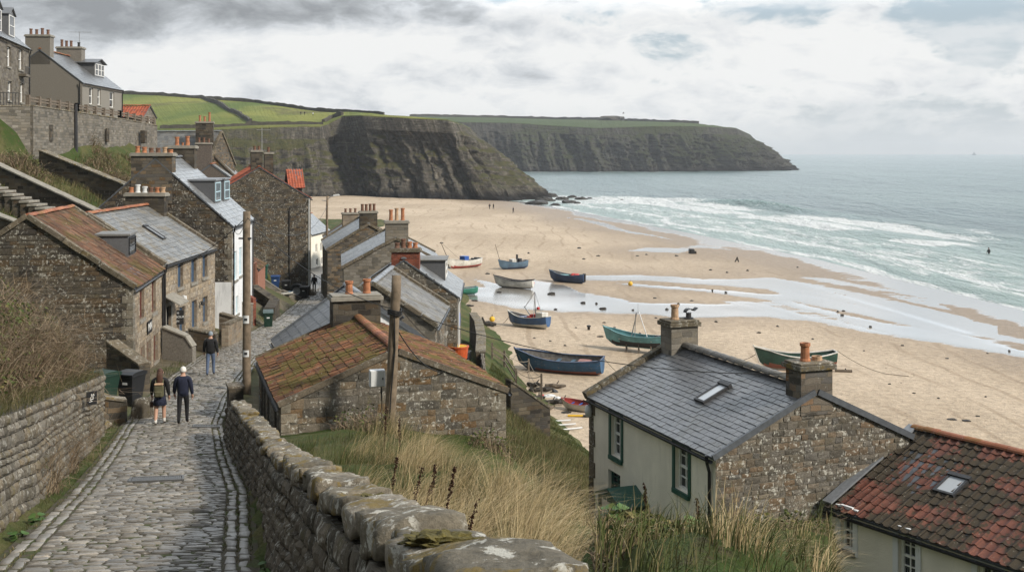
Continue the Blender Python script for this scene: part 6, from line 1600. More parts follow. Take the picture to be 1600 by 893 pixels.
mb = MB(); mb.tube([e3+Vector((0, 0, -.35)), e3+Vector((.35, -.1, -.05)), e3+Vector((.75, -.2, 0))], .04, 8); mb.bar(e3+Vector((0, 0, -.5)), e3+Vector((-.55, 0, -.42)), .06, .06); mb.build('arm', M['metal'], l1)
mb = MB(); mb.add([tuple(e3+Vector(v)) for v in ((.6,-.3,-.02),(1.25,-.3,.06),(1.25,-.08,.06),(.6,-.08,-.02),(.62,-.28,.12),(1.1,-.26,.2),(1.1,-.1,.2),(.62,-.1,.12))], [(3,2,1,0),(4,5,6,7),(0,1,5,4),(1,2,6,5),(2,3,7,6),(3,0,4,7)]); mb.build('lamp_head', M['plastic_white'], l1)
mb = MB(); mb.box(-.4, .4, -.45, .35, -.1, 2.0); mb.build('plinth', M['concrete'], l1, bevel=.03)
for (py, hh) in ((372, .5), (388, .4)):
    z = P(510, py, 112.5).z-lp.z; mb = MB(); mb.grid([[(e3.x*z/e3.z+.15*math.sin(a), -.15*math.cos(a)-.01, z+dz) for dz in (-hh/2, hh/2)] for a in np.linspace(-.8, .8, 6)]); mb.build('notice', M['plastic_white'], l1)
def wire(a, b, sag, label, r=.014, n=24, name='overhead_cable'):
    a, b = Vector(a), Vector(b); mb = MB(); mb.tube([a+(b-a)*(i/n)+Vector((0, 0, -4*sag*(i/n)*(1-i/n))) for i in range(n+1)], r, 5)
    return tag(mb.build(name, M['cable'], uv=False), label, 'cable')
T1 = Vector(b0)+e1*.97; T2 = Vector(b1)+e2*.78; T3 = Vector(lp)+e3*.9
wire(T2+Vector((.15, 0, 0)), RH.world(3.0, .2, 12.0)*1, .55, 'thin black cable sagging from the leaning pole across the slate roof', .012)
wire(T2+Vector((.1, 0, .1)), P(705, 545, 52.0), .3, 'black cable from the leaning pole to the cottage with blue windows', .012)
wire(T2+Vector((-.1, -.1, -.2)), R1.world(4.6, -.03, 11.6), .35, 'looped black cable from the leaning pole to the barn verge', .016)
wire(P(480, 380, 109), P(440, 392, 107.6), .5, 'slack pale cable drooping across the tall gable', .03)

wire(T1, L3.world(8.7, .5, 13.4), .4, 'thin overhead cable from the lane pole to the white fronted house', .013)
wire(T1, L1.world(8.1, 6.0, 12.5), .35, 'thin overhead cable from the lane pole to the first cottage', .013)
wire(T1, T3, 1.6, 'long thin overhead cable from the lane pole down to the street lamp', .016)
wire(T1, T2, .5, 'overhead cable between the lane pole and the leaning pole', .013)
# ================================================================== terrace walls, steps and slope walls
tv = [(-40.5, 75.2), (-36.2, 77.2), (-33.6, 80), (-34.0, 90), (-34.4, 101), (-35.0, 112.5)]
tz = [20.9, 20.95, 21.1, 20.95, 20.75, 20.45]
tb = [zland(x+1.2, y_)-1.0 for x, y_ in tv]
tb[1] = min(tb[1], 17.6); tb[0] = min(tb[0], 18.2); tb = [min(v, 18.0) for v in tb]
trw = wall_run('terrace_wall', 'tall pale stone retaining wall below the harled house on the terrace', tv, 1, .7, 'stone_grey', 'coping', base=tb, ztops=tz)
mb = MB()
for i in range(2, 5):
    (x0, y0), (x1, y1) = tv[i], tv[i+1]; n_ = max(3, int(math.hypot(x1-x0, y1-y0)/2.0))
    for k in range(n_+1):
        f = k/n_; x, y_ = x0+(x1-x0)*f-tv[0][0], y0+(y1-y0)*f-tv[0][1]; z = tz[i]+(tz[i+1]-tz[i])*f; mb.box(x-.13, x+.13, y_-.13, y_+.13, z, z+.8)
    for zz_ in (.42, .62):
        mb.bar((x0-tv[0][0], y0-tv[0][1], tz[i]+zz_), (x1-tv[0][0], y1-tv[0][1], tz[i+1]+zz_), .1, .13)
mb.build('parapet', M['postwood'], trw)
mb = MB(); mb.tube([(tv[3][0]+.42-tv[0][0]+.1, 88.4-tv[0][1], 21.6), (tv[3][0]+.42-tv[0][0]+.1, 88.5-tv[0][1], 17.6)], .14, 8); mb.build('drain_pipe', M['iron'], trw)
mb = MB()
for y_ in (83.4, 96.0, 106): mb.box(-33.7-tv[0][0]+.1-.004*(y_-83), -33.2-tv[0][0]+.0-.035*(y_-80), y_-tv[0][1]-.3, y_-tv[0][1]+.3, 18.7, 19.9)
mb.build('blocked_opening', M['stone_dark'], trw)
rl = empty('terrace_railing', (-36.4, 76.8, 20.9), 0, 'dark iron railing in front of the tall terrace house', 'railing')
mb = MB(); A_, B_ = Vector((-4, -1.4, 0)), Vector((2.4, 2.6, .1))
mb.bar(A_+Vector((0, 0, 1)), B_+Vector((0, 0, 1)), .05, .05); mb.bar(A_+Vector((0, 0, .15)), B_+Vector((0, 0, .15)), .04, .04); mb.build('rail', M['iron'], rl)
mb = MB()
for k in range(40): q_ = A_+(B_-A_)*(k/39); mb.bar(q_+Vector((0, 0, -.1)), q_+Vector((0, 0, 1)), .03, .03)
mb.build('balusters', M['iron'], rl)
# sloping walls across the hillside: pixel + distance for top edge
def slope_wall(label, P0, P1, hgt, th, mat, cop, n=6, name='slope_wall'):
    pts, zt_, zb_ = [], [], []
    for i in range(n+1):
        f = i/n; q_ = P(*P0)*(1-f)+P(*P1)*f; pts.append((q_.x, q_.y)); zt_.append(q_.z); zb_.append(q_.z-hgt)
    return wall_run(name, label, pts, 1, th, mat, cop, base=zb_, ztops=zt_)
slope_wall('dark boulder wall sloping down the green bank below the terrace', (66, 236, 79), (200, 290, 76), 2.4, .6, 'stone_dark', 'coping')
slope_wall('long dark wall with pale cap descending above the hillside steps', (-40, 240, 68), (165, 336, 64), 2.6, .5, 'stone_dark', 'concrete')
slope_wall('short dark wall sloping into the roofs below the first stair', (-20, 330, 56), (38, 352, 55), 2.0, .4, 'stone_dark', 'concrete')
slope_wall('crooked wall between the bank and the square chimney', (196, 290, 76), (238, 262, 84), 2.2, .5, 'stone_dark', None, 3)
sp_ = empty('hillside_steps', P(0, 287, 62.5), 0, 'flight of pale stone steps descending the hillside behind the first cottage', 'steps')
A_ = P(-30, 280, 62.5); B_ = P(118, 342, 61.0); n_ = 12
mb = MB(); mr = MB()
for k in range(n_):
    q_ = A_+(B_-A_)*((k+.5)/n_)-sp_.location; hx = (B_.x-A_.x)/n_/2
    mb.box(q_.x-hx-.08, q_.x+hx, q_.y-.9, q_.y+.5, q_.z-.1, q_.z+.02)
    mr.box(q_.x-hx, q_.x+hx+.05, q_.y-.85, q_.y+.5, q_.z-2.2, q_.z-.102)
mb.build('treads', M['concrete'], sp_, bevel=.02); mr.build('risers', M['stone_dark'], sp_)
# yard, beach-side wall and fence
wall_run('sea_wall', 'tall rough stone wall around the yard below the blue windowed cottage', [(-1.75, 64), (-1.9, 71), (-2.3, 79), (-3.0, 88)], 1, .5, 'stone_dark', 'coping', ztops=[6.8, 6.6, 6.3, 5.6], base=[3, 3, 2.5, 1.5])
wall_run('field_end_wall', 'dark dry stone wall closing the small lawn behind the barn', [(-.2, 57.6), (1.8, 58.6)], 1.6, .6, 'stone_dark', 'skew', sunk=.8)
mb, _, _ = course_face([(-1.4, 58.9), (-1.65, 64)], [4.6, 4.2], [6.9, 6.8], 1, 0, (.3, .6), (.15, .25), .06, 31)
yw = mb.build('yard_wall', [M['wallstone'], M['mortar']], uv=False); tag(yw, 'pale leaning stone wall between the yard and the small lawn', 'wall')
# posts with rails: pixel positions of the feet
fp = [(769, 578, 541), (789, 588, 552), (805, 609, 569), (825, 616, 559), (845, 640, 575)]
fence = []
for i, (px, pyb, pyt) in enumerate([(769,573,534),(787,585,549),(795,590,560),(804,607,566),(823,601,559),(826,640,580)]): pass
def post(px, pyb, pyt, label, w_=.13):
    b = hit(px, pyb, zland, 40, 110); h = (pyb-pyt)*b.y/F; o = empty('fence_post', b, U(-.3, .3), label, 'fence post', 'fence posts at the lawn edge'); mb = MB(); mb.box(-w_/2, w_/2, -w_/2, w_/2, -.4, h-.04); mb.box(-w_*.4, w_*.4, -w_*.4, w_*.4, h-.04, h)
    mb.build('post', M['postwood'], o); return b, h
Pst = [post(769, 560, 535, 'fence post nearest the yard wall'), post(788, 573, 547, 'second fence post along the lawn above the beach'), post(806, 604, 575, 'fence post in the middle of the lawn edge with a pale board'), post(826, 598, 560, 'tall fence post before the bow of the big blue boat'), post(846, 624, 583, 'last fence post above the driftwood pile')]
rl2 = empty('fence_rail', Pst[0][0], 0, 'wooden rails and sagging rope linking the lawn fence posts', 'fence rail'); o_ = rl2.location
mb = MB()
for (a, ha), (b, hb) in ((Pst[0], Pst[1]), (Pst[1], Pst[2])):
    for f in (.35, .75): mb.bar(a-o_+Vector((0, -.1, ha*f)), b-o_+Vector((0, -.1, hb*f)), .05, .11)
mb.build('rail', M['postwood'], rl2)
mb = MB()
for (a, ha), (b, hb) in ((Pst[2], Pst[4]), (Pst[1], Pst[3]), (Pst[3], Pst[4])):
    for f in (.5, .9):
        A_, B_ = a-o_+Vector((0, 0, ha*f)), b-o_+Vector((0, 0, hb*f)); mb.tube([A_+(B_-A_)*(i/10)+Vector((0, 0, -1.2*(i/10)*(1-i/10))) for i in range(11)], .022, 5)
mb.build('rope', M['rope'], rl2)
# yard things
yb = hit(715, 560, zland, 50, 110)
tk = empty('fish_tub', (-2.9, 62.2, zland(-2.9, 62.2)), 0, 'big red tub with yellow inside standing in the yard', 'tub')
mb = MB(); mb.lathe([(.36, .3), (.48, .42), (.54, 1.0), (.58, 1.02), (.58, 1.1), (.52, 1.1), (.48, .6)], 20); mb.build('shell', M['orange'], tk, smooth=False)
mb = MB(); mb.lathe([(.47, .9), (.5, 1.08), (.0, 1.0)], 20); mb.build('liner', M['yellow'], tk)
mb = MB(); mb.box(-.55, .55, -.4, .4, .16, .29); mb.build('trolley', M['iron'], tk)
for x in (-.4, .4):
    mb = MB(); mb.tube([(x-.05, -.3, .14), (x+.05, -.3, .14)], .14, 12); mb.build('wheel', M['bin_black'], tk)
bb = empty('blue_barrel', P(711, 498, 64) , 0, 'bright blue barrel hanging on the corner downpipe of the cottage', 'barrel')
mb = MB(); mb.lathe([(.24, -.4), (.28, -.36), (.29, -.1), (.3, -.08), (.29, -.05), (.29, .25), (.27, .36), (.2, .4)], 14); mb.build('drum', M['bluep'], bb, smooth=False); mb = MB(); mb.lathe([(.06, .4), (.06, .44), (0, .45)], 8); mb.build('cap', M['plastic_white'], bb)
for i, (x, y_, m_, l) in enumerate([(-2.95, 65.5, 'bin_black', 'black crate in the yard behind the red tub'), (-3.0, 67.2, 'bluep', 'blue crate in the yard behind the red tub'), (-2.9, 69, 'plastic_white', 'pale crate at the far end of the yard')]):
    o = empty('fish_crate', (x, y_, zland(x, y_)), U(-.3, .3), l, 'crate', 'crates in the yard'); mb = MB()
    mb.box(-.38, .38, -.27, .27, 0, .03)
    for (a0, a1, c0, c1) in ((-.4, .4, -.3, -.27), (-.4, .4, .27, .3), (-.4, -.37, -.27, .27), (.37, .4, -.27, .27)): mb.box(a0, a1, c0, c1, 0, .5)
    mb.box(-.42, .42, -.32, -.3, .42, .5); mb.box(-.42, .42, .3, .32, .42, .5); mb.build('box', M[m_], o)
# ================================================================== boats
def boat(name, label, pa, pb, py_keel, mats, beam=.32, depth=.15, list_=0.0, sheer=.07, transom=.5, thwarts=3, two=.42, group='fishing boats on the beach', pitch=0.0, far=False, rise=0.0, boot=None, name_txt=None, flip=1, fz=zbeach, cat='boat', yaw=0.0, stemk=.06):
    """pa: bow pixel x, pb: stern pixel x (both on the gunwale), py_keel: where the keel stands on the sand"""
    c = hit((pa+pb)/2, py_keel, fz); 
    ya = c.y+yaw; bow = Vector(((pa-800)*ya/F, ya, 0)); yb_ = c.y-yaw; st = Vector(((pb-800)*yb_/F, yb_, 0))
    d = bow-st; L = d.length; rz = math.atan2(d.y, d.x); z = c.z
    root = empty(name, ((bow.x+st.x)/2, (bow.y+st.y)/2, z+rise), rz, label, cat, group); root.rotation_euler = (list_, pitch, rz)
    B = L*beam/2; H = L*depth; N, K = 18, 7
    def sec(t, j, inset=0.0):
        k = max(0.0, 1-abs(2*(t-.47))**2.3) if t > .47 else 1-(1-transom)*abs((t-.47)/.47)**2.2
        b = B*k**.62 if t > .47 else B*k
        b = max(b-inset, .012)
        top = H*(1+.0)+L*sheer*((t-.42)*1.7)**2*(1.35 if t > .42 else .8)
        keel = (max(0, t-.78)/.22)**2.2*H*.55+(max(0, .12-t)/.12)**2*H*.12
        f = j/(K-1); ang = f*math.pi/2
        y_ = b*math.sin(ang)**.72; zz = keel+(top-keel)*(1-math.cos(ang)**1.0)**.92
        x = -L/2+L*t+(stemk*L*((zz-keel)/max(.1, H)) if t > .9 else 0)*((t-.9)/.1 if t > .9 else 0)
        return x, y_, zz+inset*.0
    wl = H*two
    mb = MB()
    for sgn in (1, -1):
        g = []
        for i in range(N+1): g.append([(sec(i/N, j)[0], sgn*sec(i/N, j)[1], sec(i/N, j)[2]) for j in range(K)])
        for i in range(N):
            for j in range(K-1):
                zc = sum(q[2] for q in (g[i][j], g[i+1][j], g[i][j+1], g[i+1][j+1]))/4; m = 1 if zc < wl else 0
                f = (0,1,2,3) if sgn > 0 else (3,2,1,0)
                mb.add([g[i][j], g[i][j+1], g[i+1][j+1], g[i+1][j]], [f], m)
    tr = [(sec(0, j)[0], sec(0, j)[1], sec(0, j)[2]) for j in range(K)]+[(sec(0, j)[0], -sec(0, j)[1], sec(0, j)[2]) for j in range(K-1, 0, -1)]
    mb.add(tr, [tuple(range(len(tr)))], 0)
    ins = .035*L/6
    for sgn in (1, -1):
        g = [[(sec(i/N, j, ins)[0]+(ins if i == 0 else 0), sgn*sec(i/N, j, ins)[1], sec(i/N, j)[2]+(.03 if j == 0 else 0)) for j in range(K)] for i in range(N)]
        for i in range(N-1):
            for j in range(K-1): mb.add([g[i][j], g[i][j+1], g[i+1][j+1], g[i+1][j]], [(3,2,1,0) if sgn > 0 else (0,1,2,3)], 2)
    tr = [(sec(0, j, ins)[0]+ins, sec(0, j, ins)[1], sec(0, j)[2]) for j in range(K)]+[(sec(0, j, ins)[0]+ins, -sec(0, j, ins)[1], sec(0, j)[2]) for j in range(K-1, 0, -1)]
    mb.add(tr, [tuple(range(len(tr)))[::-1]], 2)
    hull = mb.build('hull', [M[mats[0]], M[mats[1]], M[mats[3] if len(mats) > 3 else 'b_inner']], root, smooth=True, uv=False)
    mb = MB(); w_ = .055*L/6
    for sgn in (1, -1):
        for i in range(N):
            a, b = sec(i/N, K-1), sec((i+1)/N, K-1); mb.bar((a[0], sgn*(a[1]-w_*.2), a[2]+w_*.3), (b[0], sgn*(b[1]-w_*.2), b[2]+w_*.3), w_*1.9, w_*1.2)
    a = sec(0, K-1); mb.bar((a[0], a[1], a[2]+.01), (a[0], -a[1], a[2]+.01), w_*1.6, w_*1.3)
    mb.build('gunwale', M[mats[2]], root)
    mb = MB(); mb.bar((-L*.44, 0, -.03*L/6), (L*.34, 0, -.02*L/6), .07*L/6, .12*L/6); s1 = sec(1, 0); s2 = sec(1, K-1); s3 = sec(.9, 0)
    mb.tube([(L*.33, 0, 0), (s3[0], 0, s3[2]-.02), (s1[0], 0, s1[2]), (s2[0]+.02, 0, s2[2]+.12*L/6)], .045*L/6, 6); mb.build('stem', M[mats[2]], root)
    if not far:
        for k in range(thwarts):
            t_ = .2+.52*k/max(1, thwarts-1); a = sec(t_, K-2); zt = H*.68
            mb = MB(); mb.box(a[0]-.12*L/6, a[0]+.12*L/6, -a[1]*.97, a[1]*.97, zt, zt+.04); mb.build('thwart', M[mats[4] if len(mats) > 4 else 'postwood'], root)
        mb = MB()
        nf_ = 6
        fl = [[(sec(.06+.84*i/8, 2)[0], s_*sec(.06+.84*i/8, 2)[1]*.96, H*.3) for s_ in (-1, 1)] for i in range(9)]; mb.grid(fl); mb.build('floor', M['b_inner'], root)
    root['L'] = L; return root, L, H, sec
def bmesh_part(root, name, mat, fn): mb = MB(); fn(mb); return mb.build(name, M[mat], root)
def mast(root, x, h, z0, rake=0.0, r=.04, name='mast', mat='postwood', y=0.0):
    mb = MB(); mb.tube([(x, y, z0), (x+rake, y, z0+h)], [r, r*.6], 8); return mb.build(name, M[mat], root)
def stay(root, pts, r=.012, name='stay', mat='rope'):
    mb = MB()
    for a, b in pts: mb.tube([a, b], r, 5)
    return mb.build(name, M[mat], root)
# big worn blue boat
b, L, H, sec = boat('fishing_boat', 'biggest open boat, worn dark blue paint with rust red bottom, tied near the lawn fence', 812, 942, 581, ('b_worn', 'b_rust', 'b_navy', 'b_inner', 'b_slateblue'), beam=.3, depth=.165, two=.3, thwarts=4, yaw=1.2, list_=-.12, sheer=.06, transom=.62)
mb = MB(); mb.box(-L*.36, -L*.22, -.35, .3, H*.45, H*.95); mb.build('engine_box', M['b_rust'], b)
mb = MB()
for k in range(5): mb.tube([(L*.1+.14*k, -.5, H*.8), (L*.28+.1*k, .45-.1*k, H*.82)], .03, 6)
mb.build('oars', M['postwood'], b)
b_big = b
# blue and white fishing boat with mast
b, L, H, sec = boat('fishing_boat', 'blue and white fishing boat with mast, derrick and red gear on the wet sand', 797, 857, 511, ('b_blue', 'b_white', 'b_white'), beam=.36, depth=.2, two=.42, thwarts=2, yaw=1.5, list_=.05, sheer=.09, pitch=.05)
mast(b, -L*.18, L*.62, H*.3, .1, .075, mat='metal'); mb = MB(); mb.tube([(-L*.16, 0, H*.5), (L*.12, 0, L*.42)], .055, 6); mb.build('boom', M['metal'], b)
stay(b, [((-L*.16, 0, L*.72), (-L*.4, .2, H)), ((-L*.16, 0, L*.72), (L*.1, 0, L*.41)), ((-L*.16, 0, L*.72), (-L*.2, .5, H)), ((-L*.4, 0, L*.36), (-L*.12, 0, L*.36))], .03, mat='metal')
mb = MB(); mb.box(-L*.42, -L*.25, -L*.1, L*.1, H*.6, H*1.55); mb.build('wheelhouse', M['b_white'], b, bevel=.03)
mb = MB(); mb.box(-L*.2, -L*.06, -.5, .3, H*.6, H*1.35); mb.box(-L*.1, -L*.02, -.1, .5, H*.5, H*1.15); mb.build('net_bin', M['redp'], b, bevel=.04)
for k, m_ in enumerate(('bluep', 'plastic_white', 'bluep')):
    mb = MB(); mb.box(L*(.03+.07*k), L*(.09+.07*k), -.4, .3, H*.6, H*1.08); mb.build('fish_box', M[m_], b, bevel=.02)
mb = MB(); mb.lathe([(.0, -.16), (.13, -.1), (.17, 0), (.13, .1), (0, .16)], 10, (-L*.24, 0, H*1.95)); mb.build('buoy', M['redp'], b, smooth=True)
b_fish = b
# teal boat on props behind the slate roof
b, L, H, sec = boat('fishing_boat', 'teal boat with black bottom and thin masts standing on props', 948, 1040, 549, ('b_teal', 'b_black', 'b_teal', 'b_teal', 'b_white'), beam=.3, depth=.17, two=.5, thwarts=4, yaw=1.4, rise=.42, sheer=.08)
mast(b, L*.1, L*.48, H*.3, -.12*L, .06, mat='metal'); 
mb = MB(); a_ = Vector((L*.1-.1*L, 0, L*.52)); mb.tube([(L*.02, .0, H*.4), a_], .035, 5); mb.tube([(-L*.2, .1, H), a_+Vector((-.3, 0, .1))], .035, 5); mb.bar(a_+Vector((-.3, 0, .1)), a_+Vector((.2, 0, .05)), .03, .03); mb.tube([a_+Vector((-.22, 0, .05)), a_+Vector((-.2, 0, .85))], .015, 5); mb.build('rigging', M['metal'], b)
for k in range(6):
    for sg in (-1, 1):
        if (k % 2) == (sg > 0): continue
        x = -L*.3+L*.52*k/5; mb = MB(); mb.tube([(x, sg*B_ if False else sg*.55, .25), (x-.08, sg*.75, -.55)], .05, 6); mb.build('prop', M['postwood'], b)
mb = MB(); mb.box(-L*.4, -L*.33, -.2, .2, H*.7, H*1.2); mb.build('winch', M['iron'], b)
# dark green boat with red bottom
b, L, H, sec = boat('rowing_boat', 'dark green boat with rust red bottom, white rail and name behind the slate cottage', 1186, 1305, 577, ('b_dkgreen', 'b_rust', 'b_white', 'b_dkgreen', 'b_red'), beam=.27, depth=.15, two=.42, thwarts=4, yaw=-.5, rise=.16, sheer=.1, transom=.5, list_=-.05)
letters('FINOLA', .2, 'wood_white', b, (L*.33, -L*.27/2*.62, H*1.02), (math.radians(82), 0, math.radians(163-180+3)), 'name_lettering', (-1, 1, 1) if False else (1, 1, 1))
for x in (-L*.05, L*.2):
    mb = MB(); mb.tube([(x, -.3, .15), (x, -.36, -.3)], .04, 6); mb.build('prop', M['postwood'], b)
b_green = b
# rowing boat by the debris
b, L, H, sec = boat('rowing_boat', 'small white rowing boat with red rim and blue inside beside the driftwood pile', 880, 928, 641, ('b_white', 'b_white', 'b_red', 'b_red', 'bluep'), beam=.42, depth=.24, two=.3, thwarts=3, yaw=.6, sheer=.06, list_=-.12)
# far boats
b, L, H, sec = boat('fishing_boat', 'white boat with red bottom and leaning mast, first beyond the roofs', 701, 750, 418, ('b_white', 'b_red', 'b_white'), beam=.3, depth=.16, two=.4, yaw=-2.5, thwarts=2, sheer=.06)
mast(b, L*.44, L*.5, H*.6, .1*L*3, .06); mb = MB(); mb.box(-.4, .5, -.5, .5, H*.6, H*1.6); mb.build('engine_cover', M['bluep'], b); stay(b, [((L*.44+.3*L, 0, H*.6+L*.5), (L*.1, 0, H))], .02)
mb = MB(); mb.box(-L*.42, -L*.35, -.3, .3, H, H*1.25); mb.box(-L*.3, -L*.25, -.3, .2, H, H*1.2); mb.build('outboard_gear', M['iron'], b)
b, L, H, sec = boat('fishing_boat', 'slate blue boat with a thin leaning mast and pale wheelhouse', 781, 823, 420, ('b_slateblue', 'b_navy', 'b_slateblue'), beam=.33, depth=.2, two=.3, yaw=-1.5, thwarts=2, sheer=.08)
mast(b, L*.45, L*.62, H*.7, .22*L, .04); mb = MB(); mb.box(-L*.05, L*.1, -.4, .4, H*.6, H*1.45); mb.build('wheelhouse', M['b_white'], b); mb = MB(); mb.box(-L*.16, -L*.11, -.1, .1, H, H*2.1); mb.box(-L*.27, -L*.18, -.3, .3, H*.8, H*1.5); mb.build('hauler', M['iron'], b)
b, L, H, sec = boat('fishing_boat', 'white clinker boat with dark rail and red fender mirrored in the puddle', 775, 833, 449, ('b_white', 'b_white', 'b_black', 'b_inner'), beam=.3, depth=.17, two=.3, yaw=1.0, thwarts=3, sheer=.09, transom=.45)
mb = MB(); mb.tube([(-L*.3, .2, H*1.1), (L*.1, -.2, H*1.1)], .06, 6); mb.tube([(-L*.55, .1, H*1.35), (-L*.1, 0, H*1.05)], .04, 6); mb.build('spars', M['iron'], b)
mb = MB(); mb.lathe([(0, -.3), (.25, -.2), (.32, 0), (.25, .2), (0, .3)], 10, (-L*.42, -.62, H*.7)); mb.build('fender', M['redp'], b, smooth=True)
b, L, H, sec = boat('fishing_boat', 'navy blue boat with heaped red nets by the narrow stream', 861, 913, 441, ('b_navy', 'b_navy', 'b_slateblue', 'b_inner'), beam=.34, depth=.2, two=.2, yaw=1.2, thwarts=2, sheer=.09)
mb = MB()
for k in range(9): c_ = (U(-L*.32, -L*.12), U(-.5, .4), H*.95); mb.lathe([(0, -.2), (.25, -.12), (.32, .05), (.2, .25), (0, .3)], 7, c_)
mb.build('net_heap', M['redp'], b); mb = MB(); mb.box(L*.0, L*.25, -.5, .5, H*.8, H*1.02); mb.build('canvas_cover', M['b_teal'], b); mb = MB(); mb.box(-L*.53, -L*.47, -.15, .15, H*.2, H*1.3); mb.build('outboard_motor', M['iron'], b)
b, L, H, sec = boat('rowing_boat', 'bright green open boat on the sand close to the roofs', 694, 745, 460, ('b_green', 'b_green', 'b_teal', 'b_inner'), beam=.34, depth=.17, two=.15, yaw=-1.0, thwarts=3, sheer=.07)
b, L, H, sec = boat('dinghy', 'small pale dinghy lying on the verge near the bins', 430, 456, 461, ('b_white', 'b_slateblue', 'b_slateblue', 'b_slateblue'), beam=.4, depth=.14, two=.4, yaw=-.7, thwarts=2, sheer=.03, fz=zland, group=None)

# mooring ropes
def rope(a, b, sag, label, r=.025, n=16):
    a, b = Vector(a), Vector(b); mb = MB(); pts = []
    for i in range(n+1):
        f = i/n; q = a+(b-a)*f; q.z -= 4*sag*f*(1-f); q.z = max(q.z, zbeach(q.x, q.y)+.03, zland(q.x, q.y)+.03); pts.append(q)
    mb.tube(pts, r, 5); return tag(mb.build('mooring_rope', M['rope'], uv=False), label, 'rope')
def bow(b, k=1): 
    L = b['L']; return b.matrix_basis @ Vector((k*L*.52, 0, L*.2))
bw = bow(b_big); p3 = Pst[3][0]+Vector((0, 0, Pst[3][1]*.7)); rope(bw, p3, .25, 'grey rope from the big blue boat to the tall fence post')
rope(bw, Pst[1][0]+Vector((0, 0, Pst[1][1]*.8)), .5, 'long sagging rope from the big blue boat to the second fence post'); rope(bow(b_big, -1), hit(985, 590), .3, 'rope from the stern of the big blue boat to the sand')
rope(bow(b_fish), hit(772, 510), .3, 'rope from the masted fishing boat to its yellow buoy'); rope(bow(b_green, -1), hit(1420, 588), .5, 'long rope trailing across the sand behind the green and red boat'); rope(bow(b_green), hit(1130, 560), .4, 'rope from the green and red boat running towards the slate roof')

# ================================================================== things on the sand
def ball(name, px, py, r, mat, label, fz=zbeach):
    c = hit(px, py, fz); o = empty(name, c, 0, label, 'buoy'); mb = MB(); mb.lathe([(r*math.sin(a), r-r*math.cos(a)-.04) for a in np.linspace(.02, math.pi-.02, 12)], 16); mb.build('float', M[mat], o, smooth=True)
    mb = MB(); mb.tube([Vector((.06*math.cos(a), 0, 2*r+.02+.06*math.sin(a))) for a in np.linspace(0, 2*math.pi, 9)], .02, 5); mb.build('eye', M['iron'], o); return o
ball('mooring_buoy', 985, 446, .3, 'yellow', 'yellow round buoy beside the thin stream on the open beach')
ball('mooring_buoy', 769, 502, .28, 'yellow', 'yellow buoy half sunk in sand beside the masted fishing boat')
ball('float', 848, 656, .2, 'plastic_white', 'small white float on the grass edge near the driftwood', zland)
def lump(px, py, w_, h_, mat, label, name='seaweed_clump', cat='seaweed', group=None, seed=None):
    c = hit(px, py); k = c.y/F; return boulder(name, (c.x, c.y, c.z+h_*k*.06), w_*k*.42, w_*k*.36, max(.05, h_*k*.42), label, group, seed if seed else px*.37, M[mat], cat)
SW = 'seaweed clumps scattered on the beach'; ST = 'dark stones scattered on the beach'
for (px, py, w_, h_) in [(862,459,14,5),(911,473,9,4),(932,474,5,4),(942,482,13,5),(989,484,5,3),(1060,475,5,4),(1119,503,7,4),(883,540,5,4),(938,526,12,4),(944,504,7,3),(733,478,16,5),(762,428,9,4),(742,470,12,4),(703,506,10,4),(1186,520,8,4),(1318,486,6,4),(1488,655,16,4),(1510,657,16,4),(1528,650,8,3),(1428,614,6,3),(745,540,10,5),(752,551,12,4),(757,558,8,4),(868,483,6,3),(780,456,9,3)]:
    lump(px, py, w_, h_, 'weed', 'dark seaweed clump lying on the wet sand', group=SW)
for (px, py) in [(1577,548),(1543,552),(1309,487),(1316,492),(1081,470),(1042,483),(1010,398),(996,400),(1057,400),(1246,418),(1168,423),(1110,422),(1136,426),(1134,457),(1023,466),(826,396),(905,388),(935,400),(912,405),(690,380),(1000,521),(1025,497),(1215,510),(1360,510),(1480,560),(1410,540),(1270,530),(960,512),(900,512),(860,533),(835,528),(905,570),(1466,622),(1390,600),(1540,620),(1350,548)]:
    lump(px, py, U(4, 7), U(3, 4.5), 'rock', 'small dark stone lying on the open sand', 'beach_stone', 'stone', ST)
# anchor-like black post, dark plate, box, frame, posts
c = hit(764, 509); k = c.y/F; o = empty('mooring_anchor', c, .3, 'black driftwood like anchor lying beside the yellow buoy', 'anchor'); mb = MB()
mb.tube([(-13*k, 0, .15), (0, 0, .25), (12*k, .2, .1)], [.22, .25, .14], 7); mb.build('shank', M['weed'], o); mb = MB(); mb.tube([(-11*k, 0, .9), (-9*k, -.1, .4), (-4*k, -.1, .2)], [.08, .16, .16], 6); mb.tube([(-2*k, 0, .2), (4*k, -.7, .08)], [.12, .07], 6); mb.build('fluke', M['weed'], o)
c = hit(733, 506); k = c.y/F; o = empty('steel_plate', c, -.1, 'long dark rectangular plate lying flat on sand by the yard wall', 'plate'); mb = MB(); mb.box(-17*k, 17*k, -.55, .55, .02, .2); mb.build('sheet', M['iron'], o, bevel=.02); mb = MB(); mb.box(-16*k, 16*k, -.45, .45, .2, .23); mb.build('tray', M['weed'], o)
c = hit(1081, 396); k = c.y/F; o = empty('pump_box', c, .2, 'black box with a smaller block at the edge of the stream', 'box'); mb = MB(); mb.box(-4*k, 3*k, -.5, .5, -.05, 7*k); mb.build('case', M['bin_black'], o, bevel=.05); mb = MB(); mb.box(3.1*k, 6.5*k, -.4, .4, -.05, 4*k); mb.build('block', M['weed'], o, bevel=.05); mb = MB(); mb.box(-3.4*k, 2.4*k, -.45, .45, 7*k, 7.6*k); mb.build('lid', M['iron'], o)
